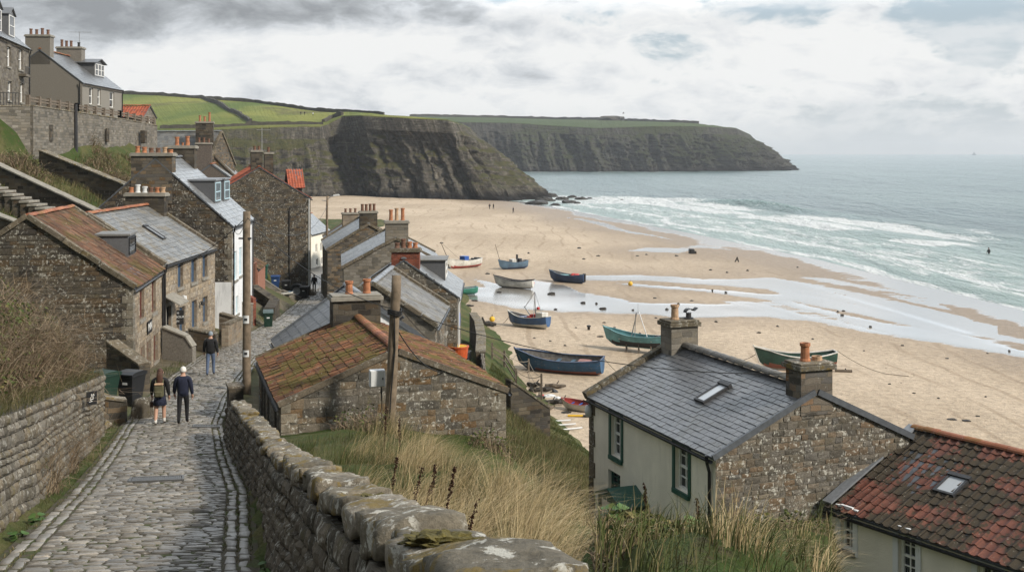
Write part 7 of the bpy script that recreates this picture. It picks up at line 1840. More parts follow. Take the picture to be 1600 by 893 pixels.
c = hit(1151, 409); k = c.y/F; o = empty('timber_frame', c, .2, 'small dark wooden frame shaped like the letter A standing on the sand', 'frame'); mb = MB(); mb.bar((-3*k, 0, -.1), (1*k, 0, 7.5*k), .14, .14); mb.build('leg', M['weed'], o); mb = MB(); mb.bar((3.5*k, 0, -.1), (.9*k, 0, 7.5*k), .14, .14); mb.build('leg', M['weed'], o); mb = MB(); mb.bar((-1.6*k, 0, 2.6*k), (2.6*k, 0, 2.6*k), .1, .1); mb.build('brace', M['weed'], o)
c = hit(1113, 455); k = c.y/F; o = empty('mooring_post', c, 0, 'tiny dark mooring post between the two stream channels', 'post'); mb = MB(); mb.tube([(0, 0, -.2), (.03, 0, 3.4*k)], .09, 7); mb.build('post', M['weed'], o); mb = MB(); mb.lathe([(.1, 0), (.16, .06), (.1, .12)], 8, (0, 0, 1.6*k)); mb.build('ring', M['iron'], o)
c = hit(920, 513) ; 
c = hit(920, 515); k = c.y/F; o = empty('mooring_post', c, 0, 'stubby black mooring post on dry sand behind the big blue boat', 'post'); mb = MB(); mb.tube([(0, 0, -.2), (0, 0, 5.5*k)], .13, 8); mb.build('post', M['weed'], o); mb = MB(); mb.lathe([(.14, 0), (.2, .05), (.2, .16), (.1, .2)], 10, (0, 0, 4.2*k)); mb.build('cap', M['iron'], o)
c = hit(1318, 581); k = c.y/F; o = empty('spar', c, -.12, 'grey spar with a dark upright lying on sand behind the green and red boat', 'spar'); mb = MB(); mb.tube([(-13*k, 0, .12), (13*k, 0, .1)], .11, 8); mb.build('pole', M['postwood'], o); mb = MB(); mb.tube([(3*k, 0, .1), (3*k, 0, 6*k)], .05, 6); mb.build('upright', M['weed'], o)
c = hit(905, 651, zbeach); k = c.y/F; o = empty('oar', c, -.06, 'yellow handled oar lying on the sand near the small rowing boat', 'oar'); mb = MB(); mb.tube([(-18*k, 0, .08), (6*k, 0, .08)], .07, 8); mb.build('shaft', M['yellow'], o); mb = MB(); mb.box(6*k, 17*k, -.12, .12, .04, .13); mb.build('blade', M['weed'], o)
c = hit(973, 584); boulder('gull', (c.x, c.y, c.z+.25), .16, .3, .3, 'white gull standing on the sand by the slate roof verge', None, 3.3, M['plastic_white'], 'gull')
# driftwood and rubbish heap
DG = 'driftwood logs heaped by the small rowing boat'
for i, (px, py, w_, an, m_) in enumerate([(836,604,26,-.5,'weed'),(850,612,30,.2,'weed'),(868,606,34,-.25,'postwood'),(842,624,22,.6,'weed'),(862,632,38,-.1,'weed'),(880,630,26,.1,'weed'),(856,640,20,.4,'postwood'),(830,612,14,1.0,'weed')]):
    c = hit(px, py); k = c.y/F; o = empty('driftwood_log', c, an, 'dark driftwood log in the heap by the small rowing boat' if m_ == 'weed' else ('paler straight driftwood beam at the back of the heap' if i == 2 else 'short pale driftwood stump at the front of the heap'), 'driftwood', DG if m_ == 'weed' else None)
    mb = MB(); n_ = 5; mb.tube([(-w_*k/2+w_*k*j/n_, U(-.1, .1), .14+U(-.03, .08)) for j in range(n_+1)], [.12, .16, .15, .17, .13, .08], 7); mb.build('log', M[m_], o); mb = MB(); mb.tube([(0, 0, .15), (.2, .25, .5)], [.07, .03], 5); mb.build('stub', M[m_], o)
for i, (px, py, w_, h_, m_, l) in enumerate([(858,619,20,6,'plastic_white','crumpled white sheet on top of the driftwood heap'),(872,622,14,6,'plastic_white','white foam lump in the middle of the driftwood heap'),(866,612,13,8,'bin_black','black sack among the driftwood'),(848,618,8,5,'redp','red scrap of netting in the driftwood heap'),(884,644,20,4,'weed','flat dark mat below the small rowing boat'),(840,634,12,5,'rock','dark stone at the foot of the driftwood heap')]):
    lump(px, py, w_, h_, m_, l, 'beach_litter', 'litter', None, i*2.9+1)
for (px, py, w_) in [(870,660,44),(880,666,40),(895,672,30)]:
    c = hit(px, py); k = c.y/F; mb = MB(); mb.tube([(c.x-w_*k/2, c.y-.2, c.z+.1), (c.x+w_*k/2, c.y+.3, c.z+.1)], .05, 6); o = mb.build('bleached_stick', M['plastic_white'], uv=False); tag(o, 'thin bleached stick on the shingle below the small rowing boat', 'driftwood', 'bleached sticks on the shingle')
# rubble on the beach by the yard wall
for i, (px, py) in enumerate([(725,525),(731,520),(745,534)]): pass
# surfer's board, boats at sea
c = Vector(((1522-800)*5200/F, 5200, 0)); o = empty('distant_vessel', c, 0, 'tiny pale vessel on the sea horizon', 'ship'); mb = MB(); mb.box(-9, 9, -4, 4, -1, 4); mb.build('hull', M['b_slateblue'], o, bevel=.5); mb = MB(); mb.box(-2.5, 2.5, -2, 2, 4, 11); mb.build('tower', M['b_slateblue'], o)

# ================================================================== people
def skin_mesh(name, verts, edges, radii, mats, facemat, parent, sub=2, root=0):
    me = bpy.data.meshes.new(name); me.from_pydata(verts, edges, []); o = bpy.data.objects.new(name, me); C.objects.link(o)
    m = o.modifiers.new('skin', 'SKIN'); me.skin_vertices.new() if not me.skin_vertices else None
    for i, r in enumerate(radii):
        sv = me.skin_vertices[0].data[i]; sv.radius = r if hasattr(r, '__len__') else (r, r); sv.use_root = (i == root)
    m.use_smooth_shade = True; o.modifiers.new('sub', 'SUBSURF').levels = sub; o.modifiers['sub'].render_levels = sub
    dg = bpy.context.evaluated_depsgraph_get(); dg.update(); ev = o.evaluated_get(dg); m2 = bpy.data.meshes.new_from_object(ev)
    bpy.data.objects.remove(o); bpy.data.meshes.remove(me)
    m2.name = name; m2.materials.clear()
    for mm in mats: m2.materials.append(M[mm])
    for p in m2.polygons: p.material_index = facemat(p.center) if facemat else 0; p.use_smooth = True
    oo = bpy.data.objects.new(name, m2); C.objects.link(oo); oo.parent = parent; return oo
def person(label, loc, rz, h, style, step=.22, coat='navy_cloth', legs='black_cloth', hair='white_hair', swing=.12, group=None, hat=None, skirt=False, longhair=False, loose=True):
    """facing +y; loc on the ground"""
    k = h/1.75; root = empty('person', loc, rz, label, 'person', group); root.scale = (k, k, k)
    def fm(c):
        z = c.z
        if z > 1.5 or (abs(c.x) > .24 and z < .92): return 0
        if z > .9: return 1
        if z < .085: return 3
        if skirt and z < .68: return 4 if z < .2 else 0
        return 2
    f, s = step, swing
    v = [(0,0,.95), (0,-.01,1.12), (0,-.015,1.3), (0,-.01,1.43), (0,.005,1.53), (0,.03,1.62), (0,.035,1.7),
         (.1,0,.9), (.105,f*.55,.5), (.11,f*.5,.09), (.12,f*.5+.15,.04),
         (-.1,0,.9), (-.105,-f*.35,.5), (-.11,-f*1.05,.12), (-.12,-f*1.05+.13,.05),
         (.19,-.01,1.41), (.25,-s*.5,1.14), (.28,-s*.6+.06,.9), (.275,-s*.6+.12,.8),
         (-.19,-.01,1.41), (-.25,s*.5,1.14), (-.28,s*.9+.08,.91), (-.275,s*.9+.14,.81)]
    e = [(0,1),(1,2),(2,3),(3,4),(4,5),(5,6),(0,7),(7,8),(8,9),(9,10),(0,11),(11,12),(12,13),(13,14),(3,15),(15,16),(16,17),(17,18),(3,19),(19,20),(20,21),(21,22)]
    wb = 1.08 if loose else .95
    r = [(.15,.11),(.155,.115),(.175,.12),(.12,.09),(.058,.06),(.085,.1),(.07,.085), (.095,.095),(.066,.07),(.046,.05),(.042,.034),(.095,.095),(.066,.07),(.046,.05),(.042,.034),
         (.075,.075),(.052,.055),(.036,.036),(.03,.042),(.075,.075),(.052,.055),(.036,.036),(.03,.042)]
    skin_mesh('body', v, e, r, ('skin', coat, legs, 'shoe', 'sock'), fm, root)
    # clothing over the body
    jv = [(0,0,.86), (0,-.01,1.1), (0,-.015,1.3), (0,-.012,1.44), (.2,-.012,1.4), (.255,-s*.5,1.13), (.283,-s*.6+.06,.93), (-.2,-.012,1.4), (-.255,s*.5,1.13), (-.283,s*.9+.08,.94)]
    jr = [(.19*wb,.145*wb),(.18*wb,.145*wb),(.19*wb,.145*wb),(.11,.105),(.09,.09),(.068,.07),(.05,.052),(.09,.09),(.068,.07),(.05,.052)]
    skin_mesh('jacket', jv, [(0,1),(1,2),(2,3),(3,4),(4,5),(5,6),(3,7),(7,8),(8,9)], jr, (coat,), None, root)
    if skirt:
        mb = MB(); mb.lathe([(.165, .92), (.19, .8), (.215, .64), (.2, .63), (.15, .9)], 16); mb.build('skirt', M[legs], root, smooth=True)
    # hair or cap
    bm = bmesh.new(); bmesh.ops.create_uvsphere(bm, u_segments=18, v_segments=12, radius=1)
    for vv in bm.verts:
        n = mnoise.noise(vv.co*4+Vector((h*7, 0, 0)))*.06
        low = -.35 if vv.co.y < .25 else .15
        vv.co.z = max(vv.co.z, low if not longhair else -.3)
        vv.co = Vector((vv.co.x*.098*(1+n), vv.co.y*.118*(1+n)+.022, vv.co.z*.125*(1+n)+1.665))
    me = bpy.data.meshes.new('hair'); bm.to_mesh(me); bm.free(); me.materials.append(M[hat or hair])
    for p in me.polygons: p.use_smooth = True
    o = bpy.data.objects.new('cap' if hat else 'hair', me); C.objects.link(o); o.parent = root
    if longhair:
        skin_mesh('long_hair', [(0,-.05,1.7),(0,-.1,1.6),(.01,-.125,1.46),(.015,-.13,1.33),(.02,-.125,1.24)], [(0,1),(1,2),(2,3),(3,4)], [(.085,.06),(.105,.06),(.115,.05),(.09,.045),(.05,.03)], (hair,), None, root)
    # face and hands details
    mb = MB(); mb.lathe([(.0, -.02), (.014, -.01), (.011, .02), (0, .03)], 6, (0, .137, 1.645)); mb.build('nose', M['skin'], root, smooth=True)
    for sx in (-1, 1):
        mb = MB(); mb.lathe([(0, -.035), (.014, -.02), (.017, .01), (0, .035)], 6, (sx*.092, .025, 1.645)); mb.build('ear', M['skin'], root, smooth=True)
        hx, hy, hz_ = (.275, -s*.6+.12, .8) if sx > 0 else (-.275, s*.9+.14, .81)
        for q in range(4):
            mb = MB(); yy = hy-.03+.022*q; mb.tube([(hx, yy, hz_), (hx-sx*.004, yy+.008, hz_-.045), (hx-sx*.022, yy+.012, hz_-.08+.008*abs(q-1.5))], [.0105, .0095, .008], 6); mb.build('finger', M['skin'], root, smooth=True)
        mb = MB(); mb.tube([(hx-sx*.01, hy+.035, hz_+.03), (hx-sx*.025, hy+.055, hz_-.01), (hx-sx*.03, hy+.055, hz_-.04)], [.012, .011, .009], 6); mb.build('thumb', M['skin'], root, smooth=True)
    return root
def rp(px, py, dz=.065):
    Y = 20.0; lo, hi = 6, 160
    for _ in range(50):
        m = (lo+hi)/2
        if HZ+F*(CZ-float(zr(m))-dz)/m > py: lo = m
        else: hi = m
    return Vector(((px-800)*lo/F, lo, float(zr(lo))+dz+.02))
pw = rp(250, 664); pm = rp(286, 663); pj = rp(329, 587); pd = rp(491, 457)
dirz = math.atan2(-(float(xl(40))-float(xl(34))), 6)
person('woman with long brown hair in dark jacket and short skirt walking downhill', pw, dirz*.7, 1.72, 1, .2, 'black_cloth', 'navy_cloth', 'brown_hair', .1, skirt=True, longhair=True, loose=False)
person('white haired man in dark navy jacket walking beside the woman', pm, dirz*.7, 1.76, 1, .16, 'navy_cloth', 'black_cloth', 'white_hair', .08)
person('man in grey cap, black jacket and blue jeans walking alone ahead', pj, .15, 1.78, 1, .2, 'black_cloth', 'denim', 'brown_hair', .12, hat='grey_cap')
person('lone figure dressed in black at the bend of the lane', pd, .1, 1.75, 1, .12, 'black_cloth', 'black_cloth', 'brown_hair', .1)
# the woman's rucksack and bag
q = empty('rucksack', pw, dirz*.7, 'olive canvas rucksack on the back of the long haired woman', 'rucksack'); q.scale = (.98,)*3
mb = MB(); mb.box(-.15, .15, -.3, -.15, .92, 1.3); mb.build('sack', M['olive'], q, bevel=.05); mb = MB(); mb.box(-.11, .11, -.36, -.3, .95, 1.12); mb.build('pocket', M['olive'], q, bevel=.03); mb = MB(); mb.box(-.14, .14, -.32, -.14, 1.3, 1.36); mb.build('flap', M['pot_pale'], q, bevel=.03)
for sx in (-.11, .11):
    mb = MB(); mb.tube([(sx, -.2, 1.33), (sx*1.05, -.08, 1.46), (sx*1.1, .09, 1.42), (sx*1.1, .12, 1.25)], .02, 6); mb.build('strap', M['olive'], q)
q = empty('hand_bag', pw+Vector((-.3, .14, 0)), dirz, 'small brown bag in the hand of the long haired woman', 'bag'); mb = MB(); mb.box(-.05, .05, -.08, .1, .52, .7); mb.build('pouch', M['shoe'], q, bevel=.02); mb = MB(); mb.tube([(0, -.06, .7), (0, .01, .79), (0, .08, .7)], .01, 5); mb.build('handle', M['shoe'], q)
pg = 'people far off on the beach'
for px, py, l in ((765, 327, 'dark walker on the far sand left of its companion'), (771, 327, 'dark walker on the far sand with companion at the cliff foot'), (802, 333, 'dark walker stooping alone near the water at the cliff point')):
    person(l, hit(px, py), U(0, 6), 1.75, 1, .15, 'black_cloth', 'black_cloth', 'brown_hair', group=pg)
c = P(1545, 394, 1); Ys = CZ*F/(396-HZ); person('surfer in a black wetsuit standing waist deep in the white surf', (((1545-800)*Ys/F), Ys, -.75), .5, 1.8, 1, .1, 'black_cloth', 'black_cloth', 'brown_hair')
for px, Yf, l in ((470, 520, 'first of three tiny walkers on the cliff field'), (476, 523, 'middle one of three tiny walkers on the cliff field'), (489, 520, 'pale clothed walker apart on the cliff field')):
    x = (px-800)*Yf/F; dd_ = (top1[..., 0]-x)**2+(top1[..., 1]-Yf)**2; kk = np.unravel_index(dd_.argmin(), dd_.shape); person(l, (x, Yf, float(top1[kk][2])), 1, 1.8, 1, .1, 'black_cloth' if px < 489 else 'plastic_white', 'black_cloth', 'brown_hair', group='walkers on the cliff field')
# turn every piece of lettering into mesh
for o in [o for o in C.objects if o.type == 'FONT']:
    dg = bpy.context.evaluated_depsgraph_get(); me = bpy.data.meshes.new_from_object(o.evaluated_get(dg)); n_ = bpy.data.objects.new('lettering', me); C.objects.link(n_); n_.parent = o.parent; n_.location = o.location; n_.rotation_euler = o.rotation_euler; n_.scale = o.scale; bpy.data.objects.remove(o)
# ================================================================== grass, brambles and plants
rng = np.random.default_rng(3)
def blades(name, pos, h, lean, width, mat, segs=4, leanvar=.5, droop=.35, kind='stuff', label=None, parent=None):
    """pos Nx3, h N heights, lean (dx,dy) wind vector; each blade a tapered strip bending downwind"""
    n = len(pos); pos = np.asarray(pos, float); h = np.asarray(h)
    an = rng.uniform(0, 2*np.pi, n); rl = rng.uniform(.1, 1, n)*leanvar
    lx = np.asarray(lean[0])*rng.uniform(.4, 1.3, n)+np.cos(an)*rl; ly = np.asarray(lean[1])*rng.uniform(.4, 1.3, n)+np.sin(an)*rl
    fa = rng.uniform(-1.1, 1.1, n)          # blades turn any way, mostly across the slope
    wx, wy = np.cos(fa), np.sin(fa)
    V = np.zeros((n, (segs+1)*2, 3))
    for s in range(segs+1):
        t_ = s/segs; b = t_**1.8
        zz = h*(t_-droop*t_**3*np.minimum(1, np.hypot(lx, ly)))
        cx_ = pos[:, 0]+lx*h*b; cy_ = pos[:, 1]+ly*h*b; cz_ = pos[:, 2]+zz
        w_ = width*(1-.85*t_)/2*rng.uniform(.9, 1.1, n)
        for k, sg in ((0, -1), (1, 1)):
            V[:, s*2+k, 0] = cx_+sg*wx*w_; V[:, s*2+k, 1] = cy_+sg*wy*w_; V[:, s*2+k, 2] = cz_
    base = (np.arange(n)*(segs+1)*2)[:, None, None]
    f = np.array([[s*2, s*2+1, s*2+3, s*2+2] for s in range(segs)])[None]
    Fq = (base+f).reshape(-1, 4); r_ = np.repeat(rng.random(n), segs)
    o = np_mesh(name, V.reshape(-1, 3), Fq, M[mat], parent=parent, smooth=False, fattrs={'rnd': r_})
    if label: tag(o, label, kind=kind)
    return o
def scatter(n, x0, x1, y0, y1, keep):
    X = rng.uniform(x0, x1, n); Y = rng.uniform(y0, y1, n); k = keep(X, Y); X, Y = X[k], Y[k]
    return np.stack([X, Y, zG(X, Y)-.02], 1)
wx_ = lambda Y: np.interp(Y, WY, WX)
inH = lambda h, X, Y, m=.2: (((X-h.C0.x)*h.u.x+(Y-h.C0.y)*h.u.y > -m) & ((X-h.C0.x)*h.u.x+(Y-h.C0.y)*h.u.y < h.W+m) & ((X-h.C0.x)*h.a.x+(Y-h.C0.y)*h.a.y > -m) & ((X-h.C0.x)*h.a.x+(Y-h.C0.y)*h.a.y < h.L+m))
clear = lambda X, Y: ~(inH(R1, X, Y)|inH(RH, X, Y)|inH(RR, X, Y)|inH(R2, X, Y)|inH(R3, X, Y))
onbank = lambda X, Y: (X > wx_(Y)+.33) & clear(X, Y) & (800+F*X/np.maximum(Y, .1) < 1335)
# long straw tussocks, in clumps, blown towards the sea
def tussocks(ncl, per, x0, x1, y0, y1, rad, hgt, mat, label, lean, wid, dens=None, name='tussock_grass', ymin=0):
    P0, Hh, Lx, Ly = [], [], [], []
    cxs = rng.uniform(x0, x1, ncl*6); cys = rng.uniform(y0, y1, ncl*6)
    ok = onbank(cxs, cys)
    if dens is not None: ok &= rng.random(len(cxs)) < dens(cxs, cys)
    cxs, cys = cxs[ok][:ncl], cys[ok][:ncl]
    for x, y_ in zip(cxs, cys):
        k = int(per*rng.uniform(.5, 1.4)); a = rng.uniform(0, 2*np.pi, k); q = np.sqrt(rng.random(k))*rad*rng.uniform(.5, 1.2)
        X, Y = x+np.cos(a)*q, y_+np.sin(a)*q; m = onbank(X, Y); X, Y = X[m], Y[m]; P0.append(np.stack([X, Y, zG(X, Y)-.03], 1)); Hh.append(hgt*rng.uniform(.4, 1.2, len(X))*rng.uniform(.6, 1.2)); wl_ = rng.normal(1, .45); Lx.append(lean[0]*wl_+(X-x)/rad*.55+0*X); Ly.append(lean[1]+rng.normal(0, .25)+(Y-y_)/rad*.55)
    P0 = np.concatenate(P0); Hh = np.concatenate(Hh); p_ = px_of(P0[:, 0], P0[:, 1]); Hh = Hh*np.where(p_ > 860, np.clip(1-(p_-860)/110, .3, 1)*np.where(fbm(P0[:, 0]*.9, P0[:, 1]*.9, 91, 2) > .52, 1.3, .8), 1)
    return blades(name, P0, Hh, (np.concatenate(Lx), np.concatenate(Ly)), wid, mat, 5, .3, .5, label=label)
def px_of(X, Y): return 800+F*X/Y
# straw lies mainly in a drift across the middle of the bank
def d_straw(X, Y):
    p = px_of(X, Y); d4 = np.exp(-((p-1020)/110)**2)*np.exp(-((Y-14)/4.5)**2)*.45; d1 = np.exp(-((p-790)/120)**2)*np.exp(-((Y-12.5)/4.5)**2)*1.1; d2 = np.exp(-((p-1230)/120)**2)*np.exp(-((Y-15)/4.5)**2)*.9; d3 = np.exp(-((p-660)/90)**2)*np.exp(-((Y-21)/5)**2)*.35
    return d1+d2+d3+d4+.03
tussocks(300, 80, -3.5, 5, 6.5, 27, .3, .85, 'straw', 'long straw coloured grass blown flat towards the sea', (.62, .05), .007, d_straw)
tussocks(170, 60, -4.5, 5, 5, 28, .3, .5, 'grass', 'tufts of longer green grass among the straw on the bank', (.4, .05), .008)
gp = scatter(60000, -5.5, 8, 3.2, 27, lambda X, Y: onbank(X, Y) & (rng.random(len(X)) < np.clip(9/Y, .15, 1)) & (px_of(X, Y) > 380) & (px_of(X, Y) < 1700))
blades('bank_grass', gp[::2], rng.uniform(.1, .34, len(gp[::2])), (.25, .03), .009, 'grass', 3, .5, .4, label='green grass growing thick on the bank below the coping wall')
blades('bank_grass', gp[1::2], rng.uniform(.1, .42, len(gp[1::2])), (.4, .05), .008, 'grass_dry', 4, .7, .55, label='dry and green grass mixed through the bank below the coping wall')
gp = scatter(30000, 2, 8, 7, 26, lambda X, Y: (X > wx_(Y)+.33) & clear(X, Y) & (800+F*X/Y >= 1300) & (800+F*X/Y < 1700))
blades('bank_grass', gp, rng.uniform(.05, .2, len(gp)), (.25, .03), .01, 'grass_dry', 3, .5, .3, label='short rough grass in front of the red roofed cottage')
# lawn, hillside and verges
gp = scatter(60000, -3, 7, 34, 60, lambda X, Y: clear(X, Y) & (Y < 36+26) & (X < np.interp(Y, [34, 50, 55, 60], [7, 6.5, 4.5, 2.5])))
blades('rough_grass', gp, rng.uniform(.08, .45, len(gp)), (.3, 0), .02, 'grass_dry', 3, .5, .35, label='rough mixed grass on the slope between the barn and the white cottage')
gp = scatter(26000, -2, 4.5, 58, 80, lambda X, Y: (X > -1.4) & (X < np.interp(Y, [58, 66, 79], [5.0, 3.4, 1.0])))
blades('lawn_grass', gp, rng.uniform(.06, .2, len(gp)), (.15, 0), .025, 'grass', 2, .4, .2, label='short green grass of the small lawn above the beach')
gp = scatter(60000, -40, -18, 47, 100, lambda X, Y: (px_of(X, Y) > -40) & ~inH(L1, X, Y) & ~inH(L2, X, Y) & ~inH(L3, X, Y) & (X < -22.5) & ~((X < -33.2) & (Y > 77)))
blades('hillside_grass', gp, rng.uniform(.12, .55, len(gp)), (.2, 0), .035, 'grass_dry', 3, .5, .35, label='rough tufted grass on the steep hillside behind the cottages')
def verge(X, Y):
    off_l = xl(Y)-X; off_r = X-xr(Y)
    return ((off_l > -.06) & (off_l < .5) & (Y < 34.5)) | ((off_r > -.06) & (off_r < .45) & (Y < 33))
gp = scatter(330000, -13.5, .5, 5, 35, lambda X, Y: verge(X, Y) & (fbm(X*.9, Y*.5, 71, 3) > .36))
blades('verge_grass', gp, rng.uniform(.03, .13, len(gp)), (.1, 0), .008, 'grass', 2, .6, .25, label='short weeds and grass along both edges of the lane')
Y = rng.uniform(15, 34.2, 9000); X = xl(Y)-.42-.25*np.maximum(0, (24-Y)/24)-rng.uniform(-.02, 1.0, 9000); gp = np.stack([X, Y, np.interp(Y, [0, 10, 18, 34.3], [17.3, 15.4, 13.75, 11.35])-.02], 1)
blades('wall_top_grass', gp[:5000], rng.uniform(.08, .4, 5000), (.5, -.1), .01, 'grass_dry', 4, .6, .75, label='dry grass and straw hanging over the top of the retaining wall')
# moss and grass in the joints along the kerb setts
def seam(X, Y):
    f = (X-xl(Y))/(xr(Y)-xl(Y)); m = np.zeros_like(X, bool)
    for c_ in (.0575, .1125, .8875, .9425, 0.0, 1.0): m |= np.abs(f-c_) < .007
    return m & (fbm(X*1.3, Y*.7, 73, 3) > .42)
X = rng.uniform(-17, 1, 500000); Y = rng.uniform(5, 62, 500000); k = seam(X, Y); X, Y = X[k], Y[k]
gp = np.stack([X, Y, zr(Y)+.04], 1)
blades('joint_moss', gp, rng.uniform(.02, .06, len(gp)), (0, 0), .014, 'grass_dry', 2, .8, .2, label='grass sprouting in lines along the kerb joints of the lane')
gp = scatter(60000, -24, -9.6, 34, 110, lambda X, Y: ((np.abs(X+14.45) < .75) & (Y > 47.5) & (Y < 52.5)) | ((X < xl(Y)-.6) & (X > -23) & (Y > 97) & (Y < 105)) | ((X < xl(Y)-.3) & (X > -16.6) & (Y > 72) & (Y < 84)) | ((X < xl(Y)-.15) & (X > xl(Y)-1.1) & (Y > 34.5) & (Y < 37.5)))
blades('roadside_grass', gp, rng.uniform(.06, .22, len(gp)), (.1, 0), .02, 'grass', 2, .5, .25, label='small patches of grass between the lane and the cottages')

# brambles over the retaining wall
def bramble(label, cx_, cy_, rx, ry, hh, ntw, nlf, seed, zoff=0.0, twig='twig', leaf='leaf', tw=.011, name='bramble_bush', group=None, spread=.55, lsz=1.0):
    rg = np.random.default_rng(seed); z0 = zland(cx_, cy_)+zoff; root = empty(name, (cx_, cy_, z0), 0, label, 'bush', group)
    Vv, Ff, rr_ = [], [], []
    for i in range(ntw):
        a = rg.uniform(0, 2*np.pi); q = math.sqrt(rg.random()); x, y_ = rx*q*math.cos(a), ry*q*math.sin(a); zg_ = zland(cx_+x, cy_+y_)+zoff-z0-.05
        H_ = hh*(1-.6*q*q)*rg.uniform(.55, 1.25); dx, dy = rg.normal(0, spread)+.3, rg.normal(0, spread); p = np.array([x, y_, zg_]); pts = []
        for s in range(6):
            t_ = s/5; pts.append(p+np.array([dx*t_**1.3*H_*.8+rg.normal(0, .03), dy*t_**1.3*H_*.8+rg.normal(0, .03), H_*(t_*1.35-.55*t_*t_*1.25)]))
        ww = tw*rg.uniform(.6, 1.4); fa = rg.uniform(-1, 1); wv = np.array([math.cos(fa), math.sin(fa), .3])*ww; r_ = rg.random(); b = len(Vv)
        for s, q_ in enumerate(pts):
            k = 1-.7*s/5; Vv.append(q_-wv*k); Vv.append(q_+wv*k)
        for s in range(5): Ff.append((b+2*s, b+2*s+1, b+2*s+3, b+2*s+2)); rr_.append(r_)
        for _ in range(2):      # side shoots
            j = rg.integers(2, 5); q_ = pts[j]; e_ = q_+np.array([rg.normal(.05, .22), rg.normal(0, .22), rg.normal(.08, .16)])*hh*.5; b = len(Vv); Vv += [q_-wv*.5, q_+wv*.5, e_+wv*.12, e_-wv*.12]; Ff.append((b, b+1, b+2, b+3)); rr_.append(rg.random())
    np_mesh('stems', Vv, Ff, M[twig], parent=root, smooth=False, fattrs={'rnd': rr_})
    Vv, Ff, rr_ = [], [], []
    for i in range(nlf):
        a = rg.uniform(0, 2*np.pi); q = math.sqrt(rg.random()); x, y_ = rx*q*math.cos(a), ry*q*math.sin(a); zg_ = zland(cx_+x, cy_+y_)+zoff-z0
        z = zg_+hh*(1-.6*q*q)*rg.uniform(.0, .85)**.8; c_ = np.array([x+.25*z*.3, y_, z]); s_ = rg.uniform(.02, .06)*lsz; n_ = rg.normal(0, 1, 3); n_ /= np.linalg.norm(n_); t1 = np.cross(n_, [.3, .5, .8]); t1 /= np.linalg.norm(t1); t2 = np.cross(n_, t1); b = len(Vv)
        Vv += [c_-t1*s_, c_+t2*s_*.6, c_+t1*s_, c_-t2*s_*.6]; Ff.append((b, b+1, b+2, b+3)); rr_.append(rg.random())
    if nlf: np_mesh('leaves', Vv, Ff, M[leaf], parent=root, smooth=False, fattrs={'rnd': rr_})
    return root
for i, (x, y_, rx, ry, hh, nt_, nl_, l) in enumerate([
  (-10.5, 23.0, 1.2, 2.0, 1.5, 1500, 2400, 'nearest bramble thicket hanging over the dry stone wall at the picture edge'),
  (-11.5, 26.6, 1.25, 2.0, 1.75, 1700, 2400, 'brown bramble thicket on the wall above the black plaque'),
  (-12.55, 30.3, 1.25, 1.9, 1.75, 1800, 2200, 'tall dry bramble thicket near the end of the dry stone wall'),
  (-13.35, 33.2, .85, 1.2, 1.15, 900, 2600, 'green leaved ivy thicket at the end of the dry stone wall'),
  (-13.3, 28.3, 1.7, 2.2, 2.3, 1700, 1400, 'dense brown scrub on the slope at the picture edge'),
  (-14.9, 32.6, 1.8, 1.9, 2.2, 1700, 1200, 'highest brown scrub against the dark cottage gable')]):
    bramble(l, x, y_, rx, ry, hh*1.25, nt_, nl_, 100+i)
for i, (px, py, Y, r_, hh, l) in enumerate([(30,235,74,2.0,1.5,'round brown bush on the slope under the terrace corner'),(150,222,93,1.7,1.2,'dark bush at the foot of the terrace wall'),(175,245,88,2.4,1.5,'dry straw bush sloping down beside the green mound'),(205,262,86,2.2,1.6,'brown scrub behind the square chimney'),(130,212,97,1.2,1.0,'small dark bush growing from the terrace wall foot'),(10,330,57,1.8,1.3,'scrub under the hillside steps'),(235,240,98,2.0,1.4,'straw scrub at the end of the terrace wall')]):
    q = P(px, py, Y); bramble(l, q.x, q.y, r_, r_, hh, 420, 900, 200+i, tw=.03, name='hillside_bush', zoff=-.1)
for i, (px, py, Y, l) in enumerate([(478,425,106,'dark round bush at the corner of the tall gable')]):
    bramble(l, -19.0, 107.5, .7, .7, 1.3, 200, 500, 230, tw=.02, name='hillside_bush')
bramble('small garden shrubs in the walled plot before the blue windows', -15.4, 58.6, .55, .9, .6, 150, 500, 240, tw=.012, name='garden_shrub')
bramble('dead brown bush against the barn gable below the pole', -3.9, 30.6, .9, .5, .9, 300, 200, 241, name='garden_shrub')
bramble('brown weeds growing at the corner where barn meets lawn wall', -.6, 33.0, .7, .5, .7, 160, 260, 242, name='garden_shrub')
for i, (px, Y, r_, hh, l) in enumerate([(985,14,.55,.36,'low green bramble scrub below the straw clump on the bank'),(1120,15.5,.9,.42,'wide green bramble scrub in front of the rubble gable'),(1215,14,.6,.45,'green and brown scrub in front of the red roofed cottage'),(900,8.0,.5,.3,'dark green scrub beside the last coping stones'),(1040,10,.7,.3,'green scrub at the bottom edge of the picture beneath the white cottage')]):
    bramble(l, (px-800)*Y/F, Y, r_*1.3, r_*1.1, hh, 420, 750, 260+i, tw=.005, name='bramble_scrub', leaf='leaf', lsz=.6, spread=.9)
